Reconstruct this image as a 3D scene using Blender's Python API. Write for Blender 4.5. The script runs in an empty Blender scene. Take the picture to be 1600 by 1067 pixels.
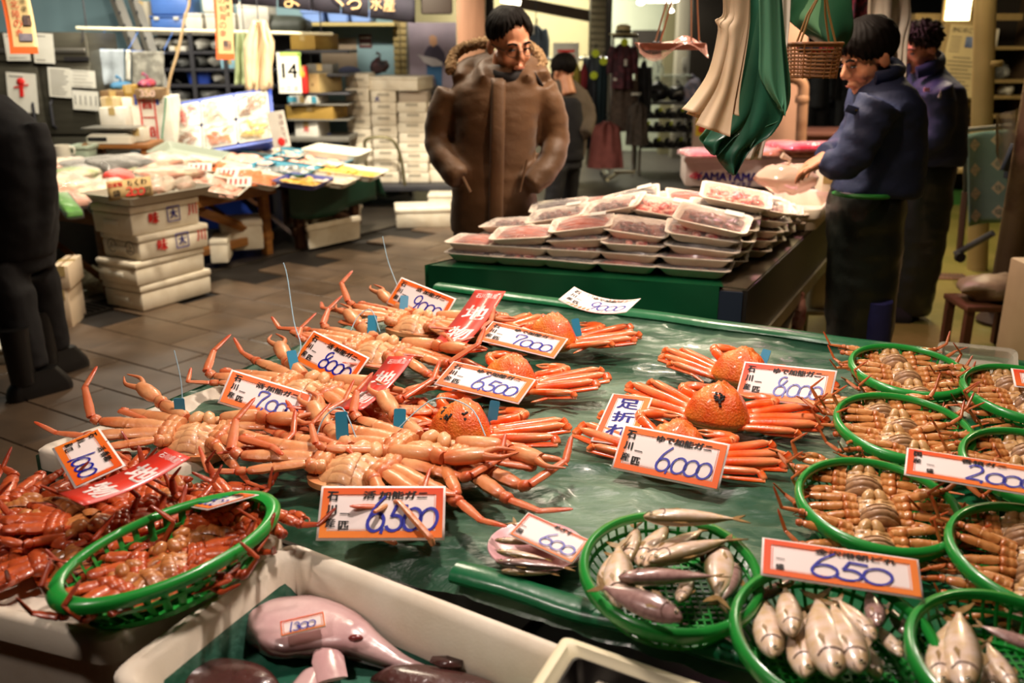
import bpy, bmesh, math, random
from mathutils import Vector, Matrix, Euler, noise
PI = math.pi
R = math.radians
SC = bpy.context.scene
COL = SC.collection

# ------------------------------------------------------------------ camera
CAM_H = 1.58
FPX = 1450.0
PITCH = math.atan((533.5 - 65.0) / FPX)
cam_d = bpy.data.cameras.new('camera')
cam_d.sensor_width = 36.0
cam_d.lens = 36.0 * FPX / 1600.0
cam_d.dof.use_dof = True
cam_d.dof.focus_distance = 2.05
cam_d.dof.aperture_fstop = 3.4
cam_o = bpy.data.objects.new('camera', cam_d)
COL.objects.link(cam_o)
cam_o.location = (0, 0, CAM_H)
cam_o.rotation_euler = (PI / 2 - PITCH, 0, 0)
SC.camera = cam_o

# ------------------------------------------------------------------ world, lamps, exposure
SC.view_settings.view_transform = 'Standard'
SC.view_settings.look = 'None'
SC.view_settings.gamma = 1.0
SC.view_settings.use_curve_mapping = False
SC.view_settings.exposure = 0.75
SC.cycles.max_bounces = 6
SC.cycles.diffuse_bounces = 3
SC.cycles.glossy_bounces = 3
SC.cycles.transparent_max_bounces = 10
SC.cycles.sample_clamp_indirect = 4.0
SC.cycles.caustics_reflective = False
SC.cycles.caustics_refractive = False
W = bpy.data.worlds.new('world')
SC.world = W
W.use_nodes = True
W.node_tree.nodes['Background'].inputs[0].default_value = (0.80, 0.92, 1.0, 1)
W.node_tree.nodes['Background'].inputs[1].default_value = 2.2


def lamp(name, kind, loc, power, col, size=0.15, target=None, spot=140, blend=0.7, sy=None):
    d = bpy.data.lights.new(name, kind)
    d.energy = power
    d.color = col
    if kind == 'AREA':
        d.size = size
        if sy:
            d.shape = 'RECTANGLE'
            d.size_y = sy
    else:
        d.shadow_soft_size = size
    if kind == 'SPOT':
        d.spot_size = R(spot)
        d.spot_blend = blend
    o = bpy.data.objects.new(name, d)
    COL.objects.link(o)
    o.location = loc
    if target:
        v = Vector(target) - Vector(loc)
        o.rotation_euler = v.to_track_quat('-Z', 'Y').to_euler()
    return o


WARM = (1.0, 0.80, 0.62)
PINKW = (1.0, 0.83, 0.74)
# bulbs hung over the crab stall, out of the frame, and an added fill
lamp('crab_stall_bulb', 'SPOT', (0.05, 1.75, 2.35), 62, PINKW, 0.07, (0.05, 1.85, 0.75), 115, 0.9)
lamp('crab_stall_bulb', 'SPOT', (0.40, 2.45, 2.40), 34, PINKW, 0.07, (0.25, 2.35, 0.75), 120, 0.9)
lamp('front_corner_fill', 'SPOT', (-1.0, 0.75, 2.3), 20, PINKW, 0.08, (-0.5, 1.2, 0.75), 110, 0.9)  # unseen fill lamp, added to brighten the foam box corner
# lamps over the tray stall, one of them an added fill
lamp('tray_stall_bulb', 'SPOT', (0.75, 3.9, 2.45), 95, WARM, 0.07, (0.7, 3.8, 0.8), 125, 0.8)
lamp('tray_front_fill', 'SPOT', (1.0, 3.0, 2.35), 34, (1.0, 0.66, 0.45), 0.07, (0.25, 3.9, 0.95), 110, 0.8)  # unseen lamp added to light the front of the parka man
lamp('meat_lamp', 'SPOT', (1.55, 5.3, 2.3), 75, (1.0, 0.42, 0.55), 0.10, (1.45, 5.1, 0.8), 120, 0.8)
# left stall
lamp('left_stall_bulb', 'SPOT', (-1.9, 4.9, 2.75), 190, (1.0, 0.87, 0.68), 0.08, (-2.5, 6.8, 0.7), 120, 0.8)
lamp('cart_fill', 'SPOT', (-1.1, 7.5, 2.6), 280, (1.0, 0.90, 0.72), 0.08, (-1.5, 8.9, 0.7), 120, 0.8)  # added lamp, out of view, that brightens the foam stacks on the cart
lamp('left_stall_tube', 'AREA', (-3.0, 7.6, 2.75), 55, (1.0, 0.92, 0.76), 0.2, (-3.0, 8.2, 0.8), sy=2.0)
# clothes shop
lamp('shop_tube', 'AREA', (0.9, 13.2, 2.9), 110, (1.0, 0.93, 0.74), 0.3, (0.6, 13.6, 0.8), sy=2.4)
# workers' lane
lamp('lane_tube', 'AREA', (2.9, 7.0, 2.75), 75, (1.0, 0.80, 0.50), 0.25, (2.9, 6.9, 0.0), sy=1.6)
lamp('near_lane_bulb', 'SPOT', (1.35, 2.1, 2.5), 9, WARM, 0.08, (1.2, 2.0, 0.7), 120, 0.8)
# aisle
lamp('aisle_tube', 'AREA', (-0.6, 5.2, 3.05), 48, (1.0, 0.84, 0.64), 0.3, (-0.6, 5.2, 0), sy=2.5)


# ------------------------------------------------------------------ pixel to world points on known planes
_c, _s = math.cos(PITCH), math.sin(PITCH)


def ray(px, py):
    a = (px - 800.0) / FPX
    b = (533.5 - py) / FPX
    return Vector((a, _c + b * _s, -_s + b * _c))


def P(px, py, z):
    """point of a horizontal plane at height z"""
    d = ray(px, py)
    return Vector((0, 0, CAM_H)) + d * ((z - CAM_H) / d.z)


def PY(px, py, Y):
    """point of an upright plane at distance Y"""
    d = ray(px, py)
    return Vector((0, 0, CAM_H)) + d * (Y / d.y)


# ------------------------------------------------------------------ materials
def C(h):
    h = h.lstrip('#')
    out = []
    for i in (0, 2, 4):
        v = int(h[i:i + 2], 16) / 255.0
        out.append(v / 12.92 if v <= 0.04045 else ((v + 0.055) / 1.055) ** 2.4)
    return (out[0], out[1], out[2], 1.0)


MATS = {}


def mat(name, col, rough=0.5, col2=None, ns=8.0, det=4.0, lo=0.35, hi=0.65, bump=0.0, bs=40.0, metal=0.0, coat=0.0,
        sss=0.0, alpha=1.0, k=None, k2=None, spec=0.5, bd=0.01, emit=None, es=0.0, sheen=0.0, vor=None, stretch=None):
    """principled material: two noise-mixed colours, a third colour mixed in by the vertex value k, noise bump"""
    if name in MATS:
        return MATS[name]
    m = bpy.data.materials.new(name)
    MATS[name] = m
    m.use_nodes = True
    nt = m.node_tree
    N, L = nt.nodes, nt.links
    b = N['Principled BSDF']
    col = C(col) if isinstance(col, str) else col
    b.inputs['Roughness'].default_value = rough
    b.inputs['Metallic'].default_value = metal
    b.inputs['Coat Weight'].default_value = coat
    b.inputs['Coat Roughness'].default_value = 0.12
    b.inputs['Specular IOR Level'].default_value = spec
    b.inputs['Sheen Weight'].default_value = sheen
    if sss:
        b.inputs['Subsurface Weight'].default_value = sss
        b.inputs['Subsurface Radius'].default_value = (0.012, 0.006, 0.004)
        b.inputs['Subsurface Scale'].default_value = 0.6
    b.inputs['Alpha'].default_value = alpha
    src = None
    tc = N.new('ShaderNodeTexCoord')
    vec = tc.outputs['Object']
    if stretch:
        mp = N.new('ShaderNodeMapping')
        mp.inputs['Scale'].default_value = stretch
        L.new(vec, mp.inputs['Vector'])
        vec = mp.outputs[0]
    if col2 is not None:
        col2 = C(col2) if isinstance(col2, str) else col2
        n = N.new('ShaderNodeTexNoise')
        n.inputs['Scale'].default_value = ns
        n.inputs['Detail'].default_value = det
        L.new(vec, n.inputs['Vector'])
        r = N.new('ShaderNodeValToRGB')
        r.color_ramp.elements[0].position = lo
        r.color_ramp.elements[1].position = hi
        r.color_ramp.elements[0].color = col
        r.color_ramp.elements[1].color = col2
        L.new(n.outputs['Fac'], r.inputs[0])
        src = r.outputs[0]
    if k is not None:
        a = N.new('ShaderNodeAttribute')
        a.attribute_name = 'k'
        mx = N.new('ShaderNodeMix')
        mx.data_type = 'RGBA'
        L.new(a.outputs['Fac'], mx.inputs[0])
        if src is not None:
            L.new(src, mx.inputs[6])
        else:
            mx.inputs[6].default_value = col
        mx.inputs[7].default_value = C(k) if isinstance(k, str) else k
        src = mx.outputs[2]
    if src is not None:
        L.new(src, b.inputs['Base Color'])
    else:
        b.inputs['Base Color'].default_value = col
    if bump:
        if vor:
            n2 = N.new('ShaderNodeTexVoronoi')
            n2.inputs['Scale'].default_value = vor
            h = n2.outputs['Distance']
        else:
            n2 = N.new('ShaderNodeTexNoise')
            n2.inputs['Scale'].default_value = bs
            n2.inputs['Detail'].default_value = 4
            h = n2.outputs['Fac']
        L.new(vec, n2.inputs['Vector'])
        bp = N.new('ShaderNodeBump')
        bp.inputs['Strength'].default_value = bump
        bp.inputs['Distance'].default_value = bd
        L.new(h, bp.inputs['Height'])
        L.new(bp.outputs[0], b.inputs['Normal'])
    if emit:
        b.inputs['Emission Color'].default_value = C(emit) if isinstance(emit, str) else emit
        b.inputs['Emission Strength'].default_value = es
    return m


def film_mat(name, tint, amount=0.12, rough=0.06, bump=0.35, bs=25):
    """thin clear plastic: mostly transparent with gloss"""
    if name in MATS:
        return MATS[name]
    m = bpy.data.materials.new(name)
    MATS[name] = m
    m.use_nodes = True
    nt = m.node_tree
    N, L = nt.nodes, nt.links
    N.remove(N['Principled BSDF'])
    t = N.new('ShaderNodeBsdfTransparent')
    t.inputs[0].default_value = (0.97, 0.97, 0.97, 1)
    p = N.new('ShaderNodeBsdfPrincipled')
    p.inputs['Base Color'].default_value = C(tint)
    p.inputs['Roughness'].default_value = rough
    p.inputs['Specular IOR Level'].default_value = 0.8
    n2 = N.new('ShaderNodeTexNoise')
    n2.inputs['Scale'].default_value = bs
    n2.inputs['Detail'].default_value = 3
    tc = N.new('ShaderNodeTexCoord')
    L.new(tc.outputs['Object'], n2.inputs['Vector'])
    bp = N.new('ShaderNodeBump')
    bp.inputs['Strength'].default_value = bump
    bp.inputs['Distance'].default_value = 0.02
    L.new(n2.outputs['Fac'], bp.inputs['Height'])
    L.new(bp.outputs[0], p.inputs['Normal'])
    mx = N.new('ShaderNodeMixShader')
    fr = N.new('ShaderNodeFresnel')
    fr.inputs['IOR'].default_value = 1.4
    L.new(bp.outputs[0], fr.inputs['Normal'])
    ad = N.new('ShaderNodeMath')
    ad.operation = 'ADD'
    ad.use_clamp = True
    ad.inputs[1].default_value = amount
    L.new(fr.outputs[0], ad.inputs[0])
    L.new(ad.outputs[0], mx.inputs[0])
    L.new(t.outputs[0], mx.inputs[1])
    L.new(p.outputs[0], mx.inputs[2])
    L.new(mx.outputs[0], N['Material Output'].inputs[0])
    return m


# ------------------------------------------------------------------ mesh builder
def frame(d):
    d = d.normalized()
    u = Vector((0, 0, 1)) if abs(d.z) < 0.9 else Vector((1, 0, 0))
    a = d.cross(u).normalized()
    return a, a.cross(d).normalized()


def catmull(pts, n):
    pts = [Vector(p) for p in pts]
    out = []
    for i in range(len(pts) - 1):
        p0 = pts[max(i - 1, 0)]
        p1, p2 = pts[i], pts[i + 1]
        p3 = pts[min(i + 2, len(pts) - 1)]
        for j in range(n):
            t = j / n
            out.append(0.5 * ((2 * p1) + (p2 - p0) * t + (2 * p0 - 5 * p1 + 4 * p2 - p3) * t * t + (3 * p1 - p0 - 3 * p2 + p3) * t ** 3))
    out.append(pts[-1])
    return out


class MB:
    def __init__(s):
        s.v, s.f, s.m, s.k = [], [], [], []

    def add(s, vs, fs, mi=0, k=0.0):
        o = len(s.v)
        s.v += [Vector(v) for v in vs]
        s.k += list(k) if isinstance(k, (list, tuple)) else [k] * len(vs)
        s.f += [tuple(i + o for i in f) for f in fs]
        s.m += [mi] * len(fs)
        return s

    def box(s, c, size, rot=None, mi=0, bev=0.0, k=0.0, taper=1.0):
        bm = bmesh.new()
        bmesh.ops.create_cube(bm, size=1.0)
        for v in bm.verts:
            t = taper if v.co.z < 0 else 1.0
            v.co = Vector((v.co.x * size[0] * t, v.co.y * size[1] * t, v.co.z * size[2]))
        if bev:
            bmesh.ops.bevel(bm, geom=list(bm.edges), offset=bev, segments=2, profile=0.5, affect='EDGES')
        M = Euler(rot).to_matrix() if rot else Matrix.Identity(3)
        c = Vector(c)
        s.add([M @ v.co + c for v in bm.verts], [[v.index for v in f.verts] for f in bm.faces], mi, k)
        bm.free()
        return s

    def loft(s, rings, cap=True, mi=0, k=None, closed=True):
        n = len(rings[0])
        vs = [p for r in rings for p in r]
        fs = []
        for i in range(len(rings) - 1):
            for j in range(n if closed else n - 1):
                a, b = i * n + j, i * n + (j + 1) % n
                fs.append((a, b, b + n, a + n))
        if cap:
            fs.append(tuple(range(n - 1, -1, -1)))
            fs.append(tuple((len(rings) - 1) * n + j for j in range(n)))
        kk = [x for x in k for _ in range(n)] if k is not None else 0.0
        return s.add(vs, fs, mi, kk)

    def tube(s, pts, rad, n=8, mi=0, k=None, up=None, cap=True):
        """rad: number, list of numbers, or list of (across, up) pairs"""
        pts = [Vector(p) for p in pts]
        if not isinstance(rad, (list, tuple)):
            rad = [rad] * len(pts)
        rings = []
        a = None
        for i, p in enumerate(pts):
            d = (pts[min(i + 1, len(pts) - 1)] - pts[max(i - 1, 0)])
            if d.length < 1e-9:
                d = Vector((0, 0, 1))
            d.normalize()
            if up is not None:
                a = d.cross(Vector(up))
                a = a.normalized() if a.length > 1e-4 else frame(d)[0]
            elif a is None:
                a = frame(d)[0]
            else:
                a = a - d * a.dot(d)
                a = a.normalized() if a.length > 1e-4 else frame(d)[0]
            b = a.cross(d).normalized()
            r = rad[i]
            ra, rb = r if isinstance(r, (list, tuple)) else (r, r)
            rings.append([p + a * math.cos(2 * PI * j / n) * ra + b * math.sin(2 * PI * j / n) * rb for j in range(n)])
        return s.loft(rings, cap, mi, k)

    def ell(s, c, r, n=12, m=8, rot=None, mi=0, k=0.0):
        M = Euler(rot).to_matrix() if rot else Matrix.Identity(3)
        c = Vector(c)
        rings = []
        for i in range(m + 1):
            t = PI * i / m
            rr = max(math.sin(t), 0.02)
            rings.append([M @ Vector((r[0] * rr * math.cos(2 * PI * j / n), r[1] * rr * math.sin(2 * PI * j / n), r[2] * -math.cos(t))) + c for j in range(n)])
        return s.loft(rings, True, mi, [k] * len(rings))

    def lathe(s, prof, n=24, c=(0, 0, 0), sx=1.0, sy=1.0, mi=0, cap=False, k=None):
        c = Vector(c)
        return s.loft([[Vector((r * sx * math.cos(2 * PI * j / n), r * sy * math.sin(2 * PI * j / n), z)) + c for j in range(n)] for r, z in prof], cap, mi, k)

    def prism(s, poly, z0, z1, M=None, mi=0):
        n = len(poly)
        vs = [Vector((p[0], p[1], z0)) for p in poly] + [Vector((p[0], p[1], z1)) for p in poly]
        if M is not None:
            vs = [M @ v for v in vs]
        fs = [tuple(range(n - 1, -1, -1)), tuple(range(n, 2 * n))] + [(i, (i + 1) % n, n + (i + 1) % n, n + i) for i in range(n)]
        return s.add(vs, fs, mi)

    def grid(s, fn, nu, nv, mi=0, kf=None):
        vs, ks = [], []
        for i in range(nu + 1):
            for j in range(nv + 1):
                vs.append(fn(i / nu, j / nv))
                ks.append(kf(i / nu, j / nv) if kf else 0.0)
        fs = [(i * (nv + 1) + j, (i + 1) * (nv + 1) + j, (i + 1) * (nv + 1) + j + 1, i * (nv + 1) + j + 1) for i in range(nu) for j in range(nv)]
        return s.add(vs, fs, mi, ks)

    def rrect(s, levels, r=0.02, seg=4, mi=0, cap=(True, True), c=(0, 0, 0), k=None):
        """loft of rounded rectangles: levels = (half_x, half_y, z)"""
        c = Vector(c)
        rings = []
        for hx, hy, z in levels:
            rr = min(r, hx * 0.98, hy * 0.98)
            ring = []
            for cx, cy, a0 in ((hx - rr, hy - rr, 0), (-hx + rr, hy - rr, 90), (-hx + rr, -hy + rr, 180), (hx - rr, -hy + rr, 270)):
                for j in range(seg + 1):
                    a = R(a0 + 90 * j / seg)
                    ring.append(Vector((cx + rr * math.cos(a), cy + rr * math.sin(a), z)) + c)
            rings.append(ring)
        o = len(s.f)
        s.loft(rings, False, mi, k)
        n = len(rings[0])
        base = len(s.v) - n * len(rings)
        if cap[0]:
            s.f.append(tuple(base + j for j in range(n - 1, -1, -1)))
            s.m.append(mi)
        if cap[1]:
            s.f.append(tuple(base + n * (len(rings) - 1) + j for j in range(n)))
            s.m.append(mi)
        return s

    def map(s, fn, start=0):
        for i in range(start, len(s.v)):
            s.v[i] = Vector(fn(s.v[i]))
        return s

    def mesh(s, name, mats, smooth=True, angle=40, solid=0.0):
        me = bpy.data.meshes.new(name)
        me.from_pydata([tuple(v) for v in s.v], [], s.f)
        me.update()
        mats = mats if isinstance(mats, (list, tuple)) else [mats]
        for m in mats:
            me.materials.append(m)
        if len(mats) > 1:
            me.polygons.foreach_set('material_index', s.m)
        if any(s.k):
            at = me.attributes.new('k', 'FLOAT', 'POINT')
            at.data.foreach_set('value', [float(x) for x in s.k])
        bm = bmesh.new()
        bm.from_mesh(me)
        bmesh.ops.recalc_face_normals(bm, faces=bm.faces)
        bm.to_mesh(me)
        bm.free()
        if smooth:
            me.polygons.foreach_set('use_smooth', [True] * len(me.polygons))
            me.set_sharp_from_angle(angle=R(angle))
        return me

    def build(s, name, mats, parent=None, loc=None, rot=None, smooth=True, angle=40):
        return link(name, s.mesh(name, mats, smooth, angle), parent, loc, rot)


def link(name, me, parent=None, loc=None, rot=None):
    o = bpy.data.objects.new(name, me)
    COL.objects.link(o)
    if parent:
        o.parent = parent
    if loc is not None:
        o.location = loc
    if rot is not None:
        o.rotation_euler = rot
    return o


def tag(o, label=None, cat=None, group=None, kind=None):
    if label:
        o['label'] = label
    if cat:
        o['category'] = cat
    if group:
        o['group'] = group
    if kind:
        o['kind'] = kind
    return o


def thing(name, label, cat, loc=(0, 0, 0), rot=0.0, group=None):
    o = bpy.data.objects.new(name, None)
    COL.objects.link(o)
    o.empty_display_size = 0.05
    o.location = loc
    o.rotation_euler = rot if isinstance(rot, (tuple, list, Euler)) else (0, 0, rot)
    return tag(o, label, cat, group)


KIDS = {}


def copy_tree(o, loc=None, rot=None, label=None, group=None, parent=None, scale=None):
    c = o.copy()
    COL.objects.link(c)
    if parent:
        c.parent = parent
    if loc is not None:
        c.location = loc
    if rot is not None:
        c.rotation_euler = rot if isinstance(rot, (tuple, list, Euler)) else (0, 0, rot)
    if scale is not None:
        c.scale = (scale,) * 3
    if label:
        c['label'] = label
    if group:
        c['group'] = group
    for ch in o.children:
        copy_tree(ch, parent=c)
    return c


def struct(o):
    o['kind'] = 'structure'
    return o


# ------------------------------------------------------------------ lettering
_TXT = {}


def text_geo(body):
    """flat outline geometry of a string from the built-in font, unit height, centred"""
    if body in _TXT:
        return _TXT[body]
    c = bpy.data.curves.new('lettering_source', 'FONT')
    c.body = body
    c.resolution_u = 2
    o = bpy.data.objects.new('lettering_source', c)
    COL.objects.link(o)
    bpy.context.view_layer.update()
    me = bpy.data.meshes.new_from_object(o.evaluated_get(bpy.context.evaluated_depsgraph_get()))
    vs = [v.co.copy() for v in me.vertices]
    fs = [tuple(p.vertices) for p in me.polygons]
    bpy.data.objects.remove(o)
    bpy.data.curves.remove(c)
    bpy.data.meshes.remove(me)
    x0, x1 = min(v.x for v in vs), max(v.x for v in vs)
    y0, y1 = min(v.y for v in vs), max(v.y for v in vs)
    h = (x1 - x0) if body == '一' else (y1 - y0) or 1.0
    vs = [Vector(((v.x - (x0 + x1) / 2) / h, (v.y - (y0 + y1) / 2) / h, 0)) for v in vs]
    _TXT[body] = (vs, fs)
    return _TXT[body]


def put_text(mb, body, x, y, h, z=0.0, w=None, shear=0.0, rot=0.0, mi=0, wob=0.0, bold=0.0):
    if bold:
        for dx, dy in ((bold, 0), (-bold, 0), (0, bold * .7)):
            put_text(mb, body, x + dx, y + dy, h, z, w, shear, rot, mi, wob)
    vs, fs = text_geo(body)
    wx = max(v.x for v in vs) * 2
    sx = (w / wx if w else h)
    cr, sr = math.cos(rot), math.sin(rot)
    out = []
    for v in vs:
        a, b = v.x * sx + v.y * h * shear, v.y * h
        if wob:
            a += wob * noise.noise(Vector((a * 60, b * 60, len(body))))
            b += wob * noise.noise(Vector((a * 60, b * 60, 9.0 + len(body))))
        out.append(Vector((x + a * cr - b * sr, y + a * sr + b * cr, z)))
    mb.add(out, fs, mi)


def _arc(cx, cy, rx, ry, a0, a1, n=14):
    return [(cx + rx * math.cos(R(a0 + (a1 - a0) * i / n)), cy + ry * math.sin(R(a0 + (a1 - a0) * i / n))) for i in range(n + 1)]


DIG = {
    '0': [_arc(0.5, 0.42, 0.46, 0.42, 110, 480)],
    '1': [[(0.5, 1.0), (0.47, 0.6), (0.42, 0.0)]],
    '2': [_arc(0.45, 0.72, 0.36, 0.27, 160, -30, 10) + [(0.55, 0.40), (0.1, 0.06), (0.5, 0.10), (1.0, 0.02)]],
    '3': [_arc(0.45, 0.74, 0.32, 0.25, 150, -80, 10) + _arc(0.45, 0.25, 0.38, 0.27, 85, -150, 10)],
    '4': [[(0.45, 1.0), (0.1, 0.4), (0.9, 0.42)], [(0.65, 0.7), (0.6, 0.0)]],
    '5': [[(0.38, 0.98), (0.22, 0.55)] + _arc(0.42, 0.28, 0.42, 0.29, 120, -160, 12), [(0.36, 0.97), (1.0, 0.92)]],
    '6': [[(0.72, 1.05), (0.3, 0.72), (0.1, 0.35)] + _arc(0.5, 0.25, 0.42, 0.27, 175, 500, 14)],
    '7': [[(0.1, 0.66), (0.14, 0.96), (0.9, 0.95), (0.55, 0.5), (0.42, 0.0)]],
    '8': [_arc(0.52, 0.76, 0.33, 0.25, 60, 265, 10) + _arc(0.5, 0.25, 0.42, 0.27, 85, -265, 16) + [(0.78, 0.86)]],
    '9': [_arc(0.42, 0.66, 0.36, 0.3, 20, 370, 14) + [(0.74, 0.5), (0.52, 0.0)]],
    ',': [[(0.25, 0.1), (0.12, -0.12)]],
}


def put_digits(mb, s, x, y, w, h, z=0.0, pen=0.0026, shear=0.28, drop=0.0, big=0.8, mi=0):
    """brush-written figures: ribbons along hand-shaped strokes; zeros sit lower than the first figure"""
    cells = []
    tot = 0.0
    for ch in s:
        cw = 0.28 if ch == ',' else (0.5 if ch == '1' else 1.0)
        cells.append((ch, tot, cw))
        tot += cw * (0.86 if ch != ',' else 0.7)
    u = w / max(tot, 0.01)
    for i, (ch, cx, cw) in enumerate(cells):
        hh = h * (1.0 if i == 0 else big)
        for st in DIG[ch]:
            pts = [Vector((x + (cx + px * (cw if ch != '1' else 1.0)) * u * 0.98, y + py * hh - drop * cx * h, 0)) for px, py in st]
            pts = [Vector((p.x + (p.y - y) * shear * 0.55, p.y, 0)) for p in pts]
            pts = catmull(pts, 3)
            vs, fs = [], []
            for j, p in enumerate(pts):
                d = pts[min(j + 1, len(pts) - 1)] - pts[max(j - 1, 0)]
                nrm = Vector((-d.y, d.x, 0)).normalized() if d.length > 1e-8 else Vector((0, 1, 0))
                # a chisel pen: wider on strokes that run down
                ww = pen * (0.62 + 0.38 * abs(nrm.x * 0.8 + nrm.y * 0.6))
                vs += [p + nrm * ww * 0.5 + Vector((0, 0, z)), p - nrm * ww * 0.5 + Vector((0, 0, z))]
            for j in range(len(pts) - 1):
                fs.append((2 * j, 2 * j + 1, 2 * j + 3, 2 * j + 2))
            mb.add(vs, fs, mi)
# ================================================================== SETTING
CONC = mat('dark_wet_concrete', '#3a332b', 0.35, '#2a2520', 3, bump=0.15, bs=60)
GROUT = mat('dark_grout', '#1d1814', 0.6)
LANE = mat('green_worn_concrete', '#66642f', 0.32, '#7f7440', 2.2, 8, 0.38, 0.62, bump=0.25, bs=25)
ASPH = mat('grey_asphalt', '#3d3934', 0.55, '#332f2b', 6, bump=0.2, bs=90)


def tile_mat():
    m = mat('brown_stone_tile', '#62503f', 0.36, '#4e4033', 5.0, 6, 0.3, 0.7, bump=0.12, bs=120, bd=0.004)
    nt = m.node_tree
    N, L = nt.nodes, nt.links
    b = N['Principled BSDF']
    src = b.inputs['Base Color'].links[0].from_socket
    oi = N.new('ShaderNodeObjectInfo')
    hs = N.new('ShaderNodeHueSaturation')
    mr = N.new('ShaderNodeMapRange')
    mr.inputs[3].default_value = 0.82
    mr.inputs[4].default_value = 1.18
    L.new(oi.outputs['Random'], mr.inputs[0])
    L.new(mr.outputs[0], hs.inputs['Value'])
    L.new(src, hs.inputs['Color'])
    L.new(hs.outputs[0], b.inputs['Base Color'])
    n = N.new('ShaderNodeTexNoise')
    n.inputs['Scale'].default_value = 1.7
    g = N.new('ShaderNodeNewGeometry')
    L.new(g.outputs['Position'], n.inputs['Vector'])
    r = N.new('ShaderNodeMapRange')
    r.inputs[1].default_value = 0.35
    r.inputs[2].default_value = 0.65
    r.inputs[3].default_value = 0.22
    r.inputs[4].default_value = 0.55
    L.new(n.outputs['Fac'], r.inputs[0])
    L.new(r.outputs[0], b.inputs['Roughness'])
    return m


AX = Vector((math.cos(R(-32)), math.sin(R(-32)), 0))
BX = Vector((-AX.y, AX.x, 0))
floor = struct(MB().box((1.0, 8.0, -0.06), (22, 26, 0.088)).build('floor', GROUT))
lane = MB()
lane.prism([(0.9, 0.2), (6.5, 0.2), (6.5, 9.9), (3.1, 9.9), (1.7, 5.4), (0.9, 3.3)], -0.016, 0.0)
struct(lane.build('floor_lane', LANE))
far = MB()
far.prism([(-2.4, 8.6), (-0.8, 8.6), (3.1, 6.9), (4.6, 9.9), (10.5, 9.9), (10.5, 20.5), (-5.0, 20.5)], -0.016, -0.002)
struct(far.build('floor_street', ASPH))
sf = MB()
_p = [AX * a + BX * b for a, b in ((-5.3, 1.6), (-5.3, 7.2), (-5.6, 8.2), (-12, 10.5), (-10, 1.6))]
sf.prism([(p.x, p.y) for p in _p], -0.016, -0.001)
struct(sf.build('floor_stall', CONC))
TM = tile_mat()
tile_me = MB().box((0, 0, -0.012), (0.592, 0.294, 0.024), bev=0.003).mesh('tile', TM, smooth=False)
rnd = random.Random(3)
for i in range(24):
    for j in range(-1, 8):
        b = 1.75 + 0.3 * i
        a = -5.06 + 0.3 + 0.6 * j + (0.3 if i % 2 else 0.0)
        if a < -5.0 or a > -1.1 or b > 8.3:
            continue
        p = AX * a + BX * b
        if p.y > 8.4 or p.x < -3.3 or p.x > 0.75:
            continue
        o = link('tile', tile_me, floor, (p.x, p.y, 0.001 * rnd.uniform(-1, 1) - 0.0005), (R(rnd.uniform(-.15, .15)), R(rnd.uniform(-.15, .15)), R(-32)))
# gutter with a steel grating along the left stall
gr = thing('drain_grating', 'dark steel drain grating in floor before the left wooden stall', 'grating', AX * -5.18 + BX * 2.9, R(-32))
g = MB()
for k in range(26):
    g.box((0, -0.52 + k * 0.042, -0.006), (0.23, 0.016, 0.02))
g.build('bars', mat('grating_steel', '#2b2722', 0.45, metal=0.7), gr)['kind'] = 'stuff'
MB().box((0.118, 0, -0.006), (0.012, 1.1, 0.024)).box((-0.118, 0, -0.006), (0.012, 1.1, 0.024)).build('rim', MATS['grating_steel'], gr)

BLUEW = mat('blue_painted_wall', '#8fb0ba', 0.7, '#83a5b0', 1.2, bump=0.03)
PALEW = mat('pale_wall', '#a9b2b4', 0.7, '#9ca6a8', 1.5)
CREAM = mat('cream_shop_wall', '#cfc39a', 0.75, '#c2b68d', 1.2)
DARKW = mat('dark_wall', '#2b2521', 0.8, '#231e1a', 2)
struct(MB().box((-5.02, 10.45, 1.6), (7.55, 0.1, 3.3)).build('wall_back', BLUEW))
struct(MB().box((-7.5, 4.0, 1.6), (0.1, 13, 3.3)).build('wall_left', BLUEW))
struct(MB().box((1.0, -2.8, 1.6), (18, 0.1, 3.3)).build('wall_front', DARKW))
struct(MB().box((6.55, 3.6, 1.6), (0.1, 12.8, 3.3)).build('wall_right', mat('ochre_wall', '#8a7a55', 0.7, '#786947', 2)))
struct(MB().box((1.4, 8.8, 3.3), (18, 24, 0.1)).build('ceiling', mat('dark_ceiling', '#4a433b', 0.8)))
struct(MB().box((0.3, 15.2, 1.6), (4.9, 0.12, 3.3)).build('wall_shop', CREAM))
struct(MB().box((-2.15, 12.8, 1.6), (0.1, 4.8, 3.3)).build('wall_shop_side', PALEW))
struct(MB().box((4.2, 18.5, 1.6), (3.3, 0.1, 3.3)).box((8.6, 18.5, 1.6), (3.8, 0.1, 3.3)).box((6.2, 18.5, 2.6), (1.0, 0.1, 1.4)).build('wall_far', DARKW))
struct(MB().box((10.4, 14.2, 1.6), (0.1, 8.6, 3.3)).build('wall_street', DARKW))
struct(MB().box((2.72, 16.9, 1.6), (0.1, 3.3, 3.3)).build('wall_passage', DARKW))
struct(MB().box((7.2, 10.0, 1.6), (5.4, 0.1, 3.3)).build('wall_lane', mat('tan_lane_wall', '#a3916a', 0.75, '#8f7e5a', 2)))


def zc(p):
    return p.y * _c - (p.z - CAM_H) * _s


def prect(x0, y0, x1, y1, Y):
    """centre, width and height at distance Y of what the photograph shows in a rectangle"""
    p = PY((x0 + x1) / 2, (y0 + y1) / 2, Y)
    z1, z0 = PY((x0 + x1) / 2, y0, Y).z, PY((x0 + x1) / 2, y1, Y).z
    return p, (x1 - x0) / FPX * zc(p), z1 - z0


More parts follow.
